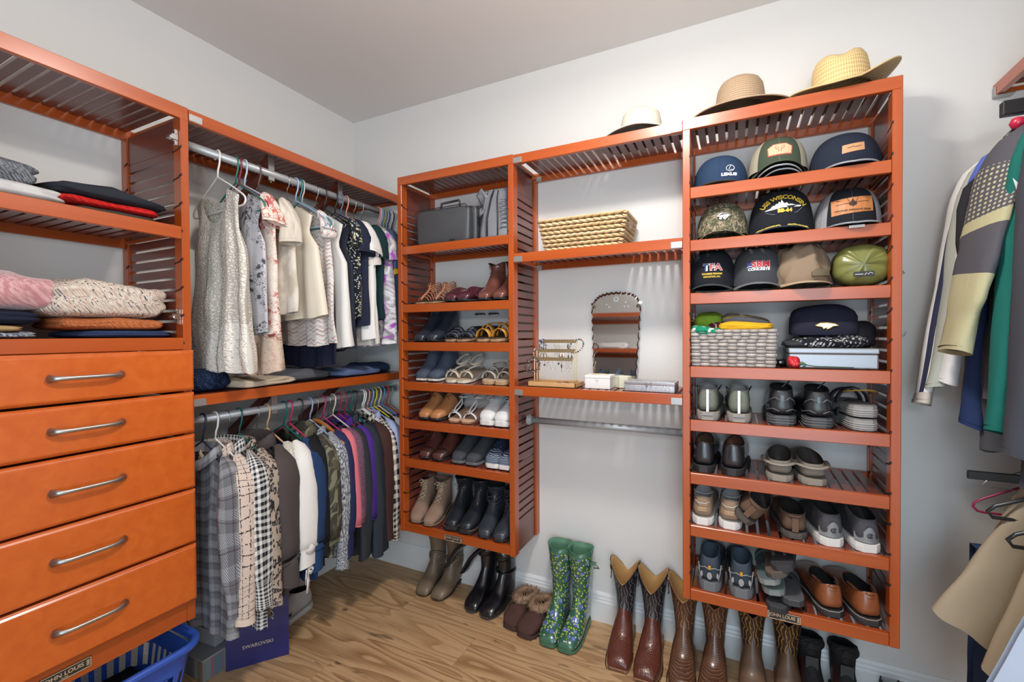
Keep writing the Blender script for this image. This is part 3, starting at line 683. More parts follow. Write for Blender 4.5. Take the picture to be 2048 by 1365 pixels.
for i, (c, nm) in enumerate((((.6, .25, .22), 'coral'), ((.66, .50, .52), 'pale pink'), ((.35, .45, .66), 'sky blue'), ((.12, .22, .42), 'royal blue'), ((.68, .45, .05), 'golden yellow'), ((.1, .25, .3), 'dark teal'), ((.45, .55, .7), 'pale blue'), ((.05, .06, .1), 'black'), ((.6, .6, .6), 'light grey'), ((.75, .74, .72), 'white'), ((.04, .05, .06), 'black'), ((.36, .4, .45), 'grey blue'))):
    if i in (7, 10): lab = ('black plastic hanger %s the end of the upper rod' % ('before the grey one near' if i == 7 else 'after the white one at'))
    else: lab = nm+' plastic hanger in the dense bunch at the far end of the upper rod'
    hanger(U[0], -.148+i*.0118, U[1], c, lab, group='bunched hangers at the end of the upper rod')
# ---- lower rail, near to far
BLK = (.03, .03, .035)
hung('glen_plaid_shirt', 'shirt', 'grey glen plaid long-sleeved shirt nearest the drawers on the lower rod', -1.115, L_, fab('glen', (.085, .09, .105), 'glen', (.50, .51, .53), (.07, .03, .035), s=.060), (.02, .025, .06), 'plastic', 'dark navy plastic hanger holding the glen plaid shirt', L=.72, hs=.19, hh=.21, sleeve='long', sl=.63, collar=.028, th=.02, cuff=4, fold=.008, spread=.005)
hung('tweed_jacket', 'jacket', 'cream tweed jacket with a broken black windowpane check on the lower rod', -1.068, L_, fab('tweed', (.72, .62, .54), 'tweed', (.05, .04, .045), (.58, .44, .37), s=.026, bump=.5), (.80, .79, .77), 'plastic', 'white plastic hanger holding the cream tweed jacket', L=.69, hs=.20, hh=.215, sleeve='long', sl=.66, collar=.030, th=.02, sw=.05, cuff=2, fold=.006, spread=.012, cuffmat=fab('cream_trim', (.72, .60, .50)))
hung('houndstooth_coat', 'coat', 'black and white checked houndstooth coat with a wide collar on the lower rod', -1.02, L_, fab('hounds', (.70, .70, .68), 'gingham', (.015, .016, .02), s=.0165), None, 'wire', L=.74, hs=.205, hh=.225, sleeve='long', sl=.64, collar=.036, th=.02, sw=.052, fold=.006, spread=.016)
hanger(L_[0], -1.022, L_[1], (0, 0, 0), 'chrome hook hanger holding the houndstooth coat', 'wire')
hung('leopard_shirt', 'shirt', 'grey leopard print long-sleeved shirt behind the houndstooth coat', -.972, L_, fab('leopard', (.40, .33, .27), 'leopard', (.025, .022, .022), (.22, .19, .18), s=.020), (.01, .12, .11), 'plastic', 'dark green plastic hanger holding the leopard shirt', L=.73, hs=.20, hh=.21, sleeve='long', sl=.66, collar=.026, th=.016, fold=.008, spread=.016, cuff=3)
hung('taupe_coat', 'coat', 'dark taupe wool coat with a broad folded collar on the lower rod', -.90, L_, fab('taupe', (.075, .062, .060), bump=.15), None, 'wire', L=.68, hs=.205, hh=.20, sleeve='long', sl=.61, collar=.040, neck=(.085, .03), th=.03, sw=.054, cuff=3, fold=.006, spread=.016)
hanger(L_[0], -.896, L_[1], (0, 0, 0), 'chrome hook hanger holding the dark taupe coat', 'wire')
hung('lace_blouse', 'top', 'ivory lace blouse with ruffled sleeves on a tan hanger on the lower rod', -.848, L_, fab('ivory_lace', (.74, .71, .64), 'lace', (.50, .47, .40), s=.011, bump=.8), (.66, .40, .22), 'plastic', 'tan plastic hanger holding the ivory lace blouse', L=.55, hs=.18, hh=.185, sleeve='long', sl=.49, neck=(.10, .06), th=.02, sw=.046, fold=.008, puff=.1)
hung('white_linen_blouse', 'top', 'white linen blouse with tied cuffs on the lower rod', -.815, L_, fab('white_linen', (.78, .77, .73)), None, L=.56, hs=.205, hh=.21, sleeve='long', sl=.57, neck=(.10, .045), th=.03, sw=.052, fold=.008, cuff=2)
hung('navy_sweater', 'sweater', 'blue-navy sweater hanging right behind the white linen blouse', -.765, L_, fab('navy_blue', (.018, .045, .12)), (.0, .13, .12), 'plastic', 'forest green plastic hanger holding the blue-navy sweater', L=.68, hs=.205, hh=.21, sleeve='long', sl=.60, neck=(.09, .05), fold=.006, th=.018)
hung('black_cardigan', 'cardigan', 'black cardigan on a magenta hanger beside the camouflage jacket', -.735, L_, fab('soft_black', (.012, .013, .017)), (.52, .03, .12), 'plastic', 'magenta plastic hanger holding the black cardigan', L=.64, hs=.20, hh=.21, sleeve='long', sl=.55, neck=(.09, .05), fold=.006, th=.018)
hung('camouflage_jacket', 'jacket', 'olive camouflage field jacket with rolled cuffs on the lower rod', -.680, L_, fab('camo', (.10, .095, .06), 'camo', (.055, .05, .04), (.19, .19, .12), s=.085), (.03, .03, .03), 'plastic', 'black plastic hanger holding the camouflage jacket', L=.62, hs=.205, hh=.215, sleeve='long', sl=.52, collar=.034, th=.025, sw=.052, fold=.008, cuff=4, cuffmat=fab('olive', (.13, .13, .075)))
hung('heather_sweater', 'sweater', 'heather grey marled sweater with a folded neck on the lower rod', -.625, L_, fab('heather', (.46, .48, .51), 'heather', (.06, .07, .09), s=.005, bump=.5), (.30, .42, .66), 'plastic', 'sky blue plastic hanger holding the heather sweater', L=.64, hs=.205, hh=.21, sleeve='long', sl=.67, collar=.016, th=.022, sw=.046, fold=.008, cuff=3)
hung('indigo_blazer', 'blazer', 'indigo navy blazer on the wooden hanger on the lower rod', -.590, L_, fab('indigo', (.022, .028, .085)), (0, 0, 0), 'wood', 'curved varnished wooden hanger with a wire hook', L=.66, hs=.205, hh=.205, sleeve='long', sl=.63, fold=.005, th=.014, neck=(.11, .04))
hung('pink_blouse', 'top', 'bubblegum pink blouse with an eyelet band on the sleeve', -.548, L_, fab('pink', (.66, .17, .21)), (.48, .04, .14), 'plastic', 'deep raspberry plastic hanger holding the pink blouse', L=.55, hs=.205, hh=.205, sleeve='long', sl=.50, fold=.007, th=.016, sw=.036, neck=(.10, .04))
hung('mauve_blouse', 'top', 'mauve grey blouse with lacy shoulder right of the pink blouse', -.515, L_, fab('mauve', (.20, .11, .16), 'lace', (.10, .05, .08), s=.006), (.50, .45, .60), 'wire', 'lilac wire hanger holding the mauve blouse', L=.54, hs=.208, hh=.205, sleeve='long', sl=.40, fold=.006, th=.014, sw=.036)
hung('charcoal_shirt', 'shirt', 'charcoal long-sleeved shirt on a cream hanger on the lower rod', -.485, L_, fab('charcoal', (.030, .035, .042)), (.68, .61, .46), 'plastic', 'cream plastic hanger holding the charcoal shirt', L=.70, hs=.208, hh=.21, sleeve='long', sl=.68, fold=.007, th=.016)
hung('purple_jacket', 'jacket', 'violet zip jacket edge between two charcoal garments', -.448, L_, fab('violet', (.065, .025, .22)), (.32, .02, .08), 'plastic', 'crimson plastic hanger holding the violet jacket', L=.60, hs=.210, hh=.205, sleeve='long', sl=.50, fold=.006, th=.018, collar=.028)
hung('slate_jacket', 'jacket', 'dark slate hooded jacket right of the violet one', -.410, L_, fab('slate_jacket', (.030, .040, .052)), (.28, .03, .08), 'plastic', 'dark burgundy plastic hanger holding the slate jacket', L=.72, hs=.212, hh=.21, sleeve='long', sl=.70, fold=.008, th=.02, collar=.04)
hung('black_shirt', 'shirt', 'faded black shirt between the slate jacket and the brown coat', -.372, L_, fab('faded_black', (.018, .022, .030)), (.0, .12, .13), 'plastic', 'deep teal plastic hanger holding the faded black shirt', L=.70, hs=.205, hh=.21, sleeve='long', sl=.69, fold=.008, th=.016)
hung('brown_coat', 'coat', 'long chocolate brown corduroy coat on the lower rod', -.335, L_, fab('chocolate', (.060, .028, .025), 'vstripe', (.045, .02, .018), s=.008), (.04, .04, .04), 'plastic', 'matt black plastic hanger holding the brown corduroy coat', L=.70, hs=.212, hh=.215, sleeve='long', sl=.66, fold=.006, th=.02, sw=.05, cuff=3)
hung('checked_flannel', 'shirt', 'black and cream buffalo checked flannel shirt on the lower rod', -.285, L_, fab('flannel', (.66, .62, .54), 'gingham', (.015, .017, .025), s=.030), (.80, .80, .80), 'plastic', 'white plastic hanger holding the checked flannel, first of two', L=.68, hs=.21, hh=.21, sleeve='long', sl=.67, fold=.006, th=.016, collar=.028)
hanger(L_[0], -.272, L_[1], (.76, .76, .77), 'white plastic hanger right of the checked flannel, second of two')
hung('pale_blue_shirt', 'shirt', 'pale periwinkle blue dress shirt on the lower rod', -.245, L_, fab('periwinkle', (.36, .42, .66)), (.66, .30, .28), 'plastic', 'salmon pink plastic hanger holding the periwinkle shirt', L=.62, hs=.212, hh=.21, sleeve='long', sl=.52, fold=.006, th=.014, collar=.028)
hung('black_zip_top', 'top', 'black top between the periwinkle and white shirts', -.215, L_, fab('jet', (.01, .01, .013)), (.25, .38, .62), 'plastic', 'medium blue plastic hanger holding the black top', L=.58, hs=.21, hh=.205, sleeve='long', sl=.45, fold=.006, th=.012)
hung('white_shirt', 'shirt', 'crisp white shirt near the shoe tower on the lower rod', -.188, L_, fab('crisp_white', (.74, .74, .72)), (.68, .60, .03), 'plastic', 'lemon yellow plastic hanger holding the white shirt', L=.62, hs=.213, hh=.205, sleeve='long', sl=.42, fold=.006, th=.014)
hung('rust_cardigan', 'cardigan', 'reddish brown cardigan beside the white shirt near the tower', -.155, L_, fab('rust_brown', (.13, .045, .035)), (.70, .66, .54), 'plastic', 'ivory plastic hanger holding the reddish brown cardigan', L=.62, hs=.213, hh=.21, sleeve='long', sl=.52, fold=.006, th=.016)
hung('plum_sweater', 'sweater', 'plum coloured sweater near the end of the lower rod', -.125, L_, fab('plum', (.045, .025, .065)), (.12, .28, .60), 'plastic', 'cobalt blue plastic hanger holding the plum sweater', L=.68, hs=.21, hh=.21, sleeve='long', sl=.65, fold=.006, th=.016)
hung('ultramarine_top', 'top', 'ultramarine top on a white wire hanger at the end of the lower rod', -.090, L_, fab('ultramarine', (.04, .03, .28)), (.62, .04, .03), 'plastic', 'bright red plastic hanger at the far end of the lower rod', L=.60, hs=.21, hh=.21, sleeve='long', sl=.55, fold=.006, th=.014)
hung('olive_shirt', 'shirt', 'dark olive shirt last on the lower rod against the back wall', -.055, L_, fab('dark_olive', (.035, .04, .03)), (.70, .70, .70), 'wire', 'white wire hanger last on the lower rod', L=.66, hs=.205, hh=.21, sleeve='long', sl=.62, fold=.005, th=.012)
# tied cuff bow on the linen blouse
bw = MB()
def ribbon(mb, pts, w=.016, th=.0015):
    rr = []
    for i, p in enumerate(pts):
        p = Vector(p); q = Vector(pts[min(i+1, len(pts)-1)])-Vector(pts[max(i-1, 0)]); q.normalize(); s_ = q.cross(Vector((1, .3, 0))).normalized()*w*.5; n_ = q.cross(s_).normalized()*th
        rr.append([p-s_-n_, p+s_-n_, p+s_+n_, p-s_+n_])
    mb.loft(rr)
BC = Vector((.565, -.84, .405))
for pts in ([(0, 0, 0), (.02, -.02, .012), (.035, -.03, -.002), (.02, -.02, -.014), (0, 0, 0)], [(0, 0, 0), (-.004, .022, .010), (-.004, .036, -.006), (-.002, .02, -.014), (0, 0, 0)], [(0, 0, 0), (.012, -.004, -.035), (.010, -.008, -.085)], [(0, 0, 0), (-.010, .004, -.03), (-.016, .010, -.062)]):
    ribbon(bw, [BC+Vector(p) for p in pts])
tag(bw.build('cuff_bow', fab('white_linen', WHITE), smooth=True), 'white ribbon bow tied at the cuff of the linen blouse', 'bow')
# ---- right wall, upper rail: far to near (local x=+ towards the wall)
RU = (RX, 2.09)
hh_ = hanger(RX, -.43, 2.10, (.50, .02, .06), 'red hanger with a ball tip above the charcoal sweatshirt')
MB().lathe([(0, -.017), (.012, -.012), (.017, 0), (.012, .012), (0, .017)], 14, c=(-.19, 0, -.135)).build('ball_tip', hplastic((.50, .02, .06)), hh_, smooth=True)
def hungr(*a, **k): return hung(*a, wallside=1, **k)
hungr('striped_sweatshirt', 'sweatshirt', 'white sweatshirt with two navy sleeve stripes, farthest on the right wall', -.19, RU, fab('sweat_white', (.72, .71, .69)), (.45, .33, .08), 'plastic', 'brass coloured hanger tip of the striped sweatshirt', L=.80, hs=.205, hh=.21, sleeve='long', sl=.84, sw=.056, th=.03, fold=.008, cuff=3, spread=.115, sleevemat=fab('white_navy_stripe', (.74, .73, .71), 'vstripe', (.03, .035, .07), s=.08), cuffmat=fab('rib_cream', (.62, .57, .50), 'rib', (.5, .46, .4), s=.006))
hungr('sage_jacket', 'jacket', 'pale sage green and white zip jacket right of the striped sweatshirt', -.235, RU, fab('sage', (.42, .45, .40)), (.35, .48, .66), 'plastic', 'light blue hanger tip right of the brass one', L=.78, hs=.205, hh=.21, sleeve='long', sl=.78, sw=.052, th=.03, fold=.006, spread=.095)
hungr('white_zip_jacket', 'jacket', 'smooth white jacket sleeve hanging before the khaki jersey', -.275, RU, fab('white_smooth', (.76, .76, .76)), None, L=.74, hs=.205, hh=.21, sleeve='long', sl=.76, sw=.052, th=.03, fold=.006, spread=.075)
hungr('royal_blue_shirt', 'shirt', 'periwinkle blue polo shirt with a seam on the shoulder', -.315, RU, fab('royal', (.10, .15, .52)), None, L=.78, hs=.21, hh=.22, sleeve='long', sl=.66, sw=.050, th=.03, fold=.006, spread=.05)
hungr('navy_track_jacket', 'jacket', 'navy blue track jacket reaching below the khaki jersey', -.345, RU, fab('track_navy', (.02, .04, .12)), None, L=.90, hs=.195, hh=.225, sleeve='long', sl=.88, sw=.058, th=.03, fold=.008, spread=.055)
hungr('charcoal_sweatshirt', 'sweatshirt', 'charcoal grey sweatshirt left of the khaki and grey jersey', -.385, RU, fab('char_sweat', (.075, .08, .092)), None, L=.96, hs=.215, hh=.25, sleeve='long', sl=.58, sw=.058, th=.03, fold=.008, spread=.06)
hh_ = hanger(RX, -.41, 2.12, (.012, .012, .013), 'black clip hanger end standing above the charcoal sweatshirt', 'felt')
MB().box(-.215, -.15, -.012, .012, -.125, -.085).build('clip', plain('clamp_black', (.012, .012, .013), .35), hh_, bevel=.002)
bp = empty('backpack', (2.845, -.36, 1.60), 0, 'black mesh-fronted backpack squeezed between the sweatshirts on the right wall', 'backpack')
MB().loft([[(w*cos(a), .03*sin(a), z) for a in [2*pi*k/24 for k in range(24)]] for z, w in ((0, .075), (.06, .082), (.16, .080), (.22, .066), (.25, .040), (.258, .010))]).build('bag_body', fab('pack_black', (.018, .018, .022)), bp, smooth=True)
MB().loft([[(w*cos(a)*.8, -.014+.026*sin(a), z) for a in [2*pi*k/20 for k in range(20)]] for z, w in ((.02, .07), (.11, .072), (.15, .06), (.17, .02))]).build('mesh_pocket', fab('pack_mesh', (.045, .045, .055), 'mesh', (.015, .015, .02), s=.004), bp, smooth=True)
JM = fab('khaki_jersey', (.46, .44, .27), 'rib', (.40, .385, .235), s=.004); JG = fab('jersey_grey', (.085, .085, .10)); JX = fab('jersey_mesh', (.085, .085, .10), 'mesh', (.46, .44, .30), s=.008)
garment('sports_jersey', 'jersey', 'khaki and slate short-sleeved sports jersey with a white-edged panel', RU[0], -.455, RU[1], JG, L=.80, hs=.225, hh=.27, sleeve='long', sl=.66, sw=.118, th=.04, fold=.010, seed=5, spread=.095, sleevemat=JG, hemmat=JG, sy=0, wallside=1,
        szones=[(0, JG), (.30, JX), (.44, JM), (.50, JG), (.60, JM)])
hungr('green_sports_jacket', 'jacket', 'deep green sports jacket with a white swoosh on the right wall', -.545, RU, fab('sport_green', (.012, .16, .11)), (.5, .02, .05), 'plastic', 'red ball-ended hanger above the green sports jacket', L=.86, hs=.215, hh=.24, sleeve='long', sl=.86, sw=.052, th=.04, fold=.008, spread=.06, sleevemat=fab('teal_sleeve', (.012, .14, .12)), cuff=3)
hungr('slate_sweatshirt', 'sweatshirt', 'slate grey sweatshirt nearest the camera on the right wall', -.63, RU, fab('slate_sweat', (.055, .06, .075)), None, L=1.0, hs=.225, hh=.26, sleeve='long', sl=.90, sw=.060, th=.05, fold=.008, spread=.045)
# white curved tick on the green jacket, white-edged panel on the jersey
n_ = 14; tp = [(0, .0), (.12, -.16), (.3, -.22), (.55, -.12), (1.0, .22)]; bt = [(0, .0), (.02, -.25), (.14, -.36), (.36, -.34), (1.0, .22)]; vs = []; fs = []
gj = bpy.data.objects['green_sports_jacket']
for i in range(n_+1): q = i/n_; vs += [(-.268+q*.13, -.060-q*.004, -.315+interp(tp, q)*.14), (-.268+q*.13, -.060-q*.004, -.315+interp(bt, q)*.14)]
for i in range(n_): fs.append((2*i, 2*i+2, 2*i+3, 2*i+1))
MB().add(vs, fs).build('tick_emblem', plain('emblem_white', (.80, .80, .80), .5), gj)
MB().tube([(-.222, -.070, -.345), (-.178, -.072, -.195), (-.130, -.07, -.13), (-.150, -.07, -.17), (-.205, -.072, -.345)], .0035, 5, closed=True).build('panel_edging', plain('emblem_white', (0, 0, 0)), bpy.data.objects['sports_jersey'])
# ================================================================== folded clothes
def folded(name, cat, label, x, y, z, w, d, h, mat, rz=0, seed=0, bulge=.25, amp=.006, layers=2, lean=0, droop=0, e=.35, group=None, lump=0, rfreq=12):
    """a folded garment lying on its base z; width along local x, depth along local y"""
    t = empty(name, (x, y, z), rz, label, cat, group)
    NU, NV = 44, 18; rr = []
    def se(c, p): return math.copysign(abs(c)**p, c)
    for i in range(NV+1):
        ph = -pi/2+pi*i/NV; rg = []
        for j in range(NU):
            th = 2*pi*j/NU
            cp = se(cos(ph), .26 if ph < 0 else .40)
            X = se(cos(th), e)*cp*w/2; Y = se(sin(th), e)*cp*d/2
            zz = .5+.5*se(sin(ph), .75)
            Z = h*(zz**.9)
            if layers > 1:   # grooves between folded layers along the edge
                g = 0
                for l in range(1, layers):
                    g += math.exp(-((zz-l/layers)/.05)**2)
                X *= 1-.045*g; Y *= 1-.06*g
            r2 = (2*X/w)**2+(2*Y/d)**2
            nz = noise.noise(Vector((X*rfreq+seed, Y*rfreq, zz*2+seed)))
            top = zz**2
            Z += top*(h*bulge*(-r2*.5)+nz*amp*1.6+lump*noise.noise(Vector((X*5+seed, Y*5, 1.3)))) + lean*X*top
            if zz < .02: Z = 0
            X += noise.noise(Vector((th*2, zz*5, seed)))*amp; Y += noise.noise(Vector((th*2+9, zz*5, seed)))*amp
            rg.append((X, Y, max(0, Z)))
        rr.append(rg)
    MB().loft(rr, uv=lambda jj, i: (rr[i][jj % NU][0]+.5*rr[i][jj % NU][1], rr[i][jj % NU][2]+rr[i][jj % NU][1])).build('folded_cloth', mat, t, smooth=True)
    return t
Z1, Z2, Z3 = 1.790, 1.394, 1.183
F = folded
F('sweater', 'sweater', 'light grey folded sweater beneath the knitted grey throw', .23, -1.68, Z1, .30, .36, .055, fab('light_grey', (.56, .55, .54), 'heather', (.50, .49, .49), s=.02), seed=1)
F('knit_throw', 'sweater', 'chunky dark grey marled sweater bundled on the light grey one', .235, -1.73, Z1+.045, .27, .33, .10, fab('chunky_grey', (.30, .32, .35), 'knit', (.05, .06, .075), s=.007, bump=1), seed=2, layers=2, amp=.014, lump=.03, rz=.2)
F('sweater', 'sweater', 'dark olive folded sweater at the bottom under the red one', .24, -1.38, Z1, .26, .24, .022, fab('olive_dark', (.05, .048, .04)), seed=3)
F('sweater', 'sweater', 'bright red pointelle sweater between two dark ones', .245, -1.40, Z1+.02, .28, .28, .030, fab('bright_red', (.62, .025, .02), 'knit', (.45, .01, .01), s=.012, bump=.6), seed=4, amp=.009)
F('sweater', 'sweater', 'charcoal black sweater draped over the red one', .235, -1.39, Z1+.045, .29, .31, .044, fab('charcoal_soft', (.022, .026, .034)), seed=5, amp=.012, lump=.02, layers=1)
F('sweater', 'sweater', 'blue and white flecked sweater at the bottom of the left pile', .23, -1.72, Z2, .30, .30, .020, fab('fleck_blue', (.45, .48, .52), 'heather', (.05, .07, .12), s=.005), seed=6)
F('sweater', 'sweater', 'tan folded sweater above the flecked one', .24, -1.735, Z2+.018, .29, .27, .022, fab('tan', (.42, .28, .13)), seed=7)
F('sweater', 'sweater', 'dark navy folded sweater under the fuzzy pink one', .235, -1.72, Z2+.038, .29, .32, .050, fab('dark_navy_soft', (.012, .016, .035)), seed=8)
F('sweater', 'sweater', 'fuzzy dusty pink sweater on top of the left pile', .235, -1.70, Z2+.083, .30, .36, .12, fab('fuzzy_pink', (.45, .20, .21), 'heather', (.62, .36, .37), s=.006, bump=1, sheen=.6), seed=9, amp=.010, layers=1, lump=.01)
F('sweater', 'sweater', 'slate blue ribbed sweater at the bottom of the right pile', .235, -1.355, Z2, .27, .275, .028, fab('blue_rib', (.045, .075, .17), 'rib', (.02, .035, .09), s=.008, bump=.6), seed=10)
F('sweater', 'sweater', 'burnt orange pointelle sweater above the blue one', .245, -1.39, Z2+.026, .27, .29, .042, fab('burnt_orange', (.50, .17, .06), 'knit', (.34, .09, .03), s=.009, bump=.5), seed=11, amp=.008)
F('sweater', 'sweater', 'cream flecked chunky sweater on top of the right pile', .235, -1.41, Z2+.066, .28, .35, .12, fab('cream_fleck', (.74, .66, .56), 'speck', (.05, .06, .09), (.66, .40, .32), s=.0052, bump=.9), seed=12, amp=.015, layers=2, lump=.04, rz=.08)
F('sweater', 'sweater', 'navy openwork knit sweater beside the drawer tower', .25, -1.10, Z3, .24, .17, .085, fab('navy_lace_knit', (.018, .04, .105), 'lace', (.004, .008, .025), s=.011, bump=1), seed=13, amp=.010, layers=1)
F('trousers', 'trousers', 'khaki beige trousers folded at the shelf edge', .27, -.885, Z3, .27, .30, .038, fab('khaki', (.56, .47, .35)), seed=14, amp=.012, layers=2, rz=.12)
F('jeans', 'jeans', 'charcoal grey jeans folded behind the khaki trousers', .235, -.66, Z3, .27, .30, .060, fab('grey_jeans', (.085, .09, .105), 'denim', (.16, .17, .19), (.05, .05, .06)), seed=15, amp=.010, layers=3, rz=-.05)
F('jeans', 'jeans', 'faded blue jeans folded near the shoe tower', .25, -.32, Z3, .27, .34, .042, fab('blue_jeans', (.11, .16, .31), 'denim', (.25, .32, .50), (.08, .12, .24)), seed=16, amp=.010, layers=2, rz=.05)
F('jeans', 'jeans', 'dark indigo jeans folded last in the corner of the shelf', .20, -.10, Z3, .26, .13, .055, fab('indigo_jeans', (.03, .05, .12), 'denim', (.06, .09, .18), (.02, .03, .08)), seed=17, amp=.008, layers=2)
# ================================================================== footwear
def catmull(tab, n):
    out = []; m = len(tab)
    for i in range(n+1):
        u = i/n*(m-1); k = min(int(u), m-2); f = u-k
        p0, p1, p2, p3 = tab[max(k-1, 0)], tab[k], tab[k+1], tab[min(k+2, m-1)]
        out.append(tuple(.5*((2*b)+(-a+c)*f+(2*a-5*b+4*c-d)*f*f+(-a+3*b-3*c+d)*f**3) for a, b, c, d in zip(p0, p1, p2, p3)))
    return out
def lea(name, c, rough=.35, coat=.3, var=.25, bump=.15, bs=120, kind=None, c2=None, s=1):
    k = ('l', name)
    if k in MATS: return MATS[k]
    n = NT('leather_'+name, rough, 0, .5, coat); f = n.noise(n.co(), 22, 4)
    col = n.mix(f, tuple(q*(1-var) for q in c), tuple(min(1, q*(1+var)) for q in c))
    h = n.noise(n.co(), bs, 4)
    if kind == 'stitch':      # western stitching: curved embroidered lines
        w = n.wave(n.map(n.co(), (1.0, .5, 1)), 26, 7.5, 1.5, ds=1.3); l_ = n.ramp(w, [(.80, 0.), (.90, 1.)]); col = n.mix(l_, col, c2); h = l_
    elif kind == 'bumps':
        w = n.voro(n.co(), 120); col = n.mix(n.ramp(w, [(.0, 1.), (.45, 0.)]), col, c2); h = n.math('SUBTRACT', 1., w)
    elif kind == 'flowers':
        v = n.map(n.co(), (1, 1, 1)); a = n.voro(v, 40); ca = n.sep(n.voro(v, 40, out=1))[0]
        b = n.voro(n.map(v, loc=(3, 1, 2)), 90); e = n.sep(n.voro(n.map(v, loc=(3, 1, 2)), 90, out=1))[1]
        pet = n.math('ADD', a, n.math('MULTIPLY', n.noise(v, 240, 1), .16))
        col = n.mix(n.math('MULTIPLY', n.ramp(pet, [(.44, 1.), (.50, 0.)]), n.math('GREATER_THAN', ca, .30)), (.035, .12, .075), (.12, .17, .48))
        col = n.mix(n.math('MULTIPLY', n.ramp(a, [(.10, 1.), (.14, 0.)]), n.math('GREATER_THAN', ca, .45)), col, (.30, .35, .60))
        col = n.mix(n.math('MULTIPLY', n.ramp(b, [(.38, 1.), (.44, 0.)]), n.math('GREATER_THAN', e, .58)), col, (.42, .55, .04))
        col = n.mix(n.math('MULTIPLY', n.ramp(b, [(.30, 1.), (.36, 0.)]), n.math('LESS_THAN', e, .30)), col, (.62, .58, .56))
    elif kind == 'stars': 
        v = n.voro(n.co(), 60); col = n.mix(n.ramp(v, [(.12, 1.), (.16, 0.)]), col, c2)
    elif kind == 'waves':
        w = n.wave(n.co(), 55, 3.5, 1, dirn='Z'); col = n.mix(n.ramp(w, [(.85, 0.), (.92, 1.)]), col, c2)
    elif kind == 'knitup': 
        w = n.voro(n.co(), 260, rnd=.2); col = n.mix(n.ramp(w, [(.1, 0.), (.6, 1.)]), col, c2); h = w
    n.set('Base Color', col); n.bump(h, bump, .0012); MATS[k] = n.m; return n.m
RUB = plain('rubber_black', (.018, .018, .02), .6); RUBG = plain('rubber_grey', (.16, .165, .17), .6); RUBW = plain('rubber_white', (.72, .71, .68), .5)
CORK = plain('cork_tan', (.42, .27, .14), .8, bump=.3, bs=400); DARKIN = plain('shoe_lining_dark', (.012, .012, .013), .9); TANIN = plain('shoe_lining_tan', (.46, .27, .10), .7)
OUT = [(0, .30), (.03, .55), (.08, .74), (.18, .93), (.30, 1.0), (.42, .95), (.55, .82), (.68, .76), (.80, .78), (.90, .72), (.96, .55), (1, .25)]
OUTSQ = [(0, .62), (.012, .68), (.05, .76), (.16, .92), (.30, 1.0), (.42, .95), (.55, .80), (.68, .74), (.80, .76), (.90, .72), (.96, .58), (1, .30)]
OUTR = [(0, .38), (.02, .62), (.07, .84), (.16, .97), (.30, 1.0), (.45, .93), (.60, .84), (.75, .82), (.88, .80), (.95, .66), (1, .34)]
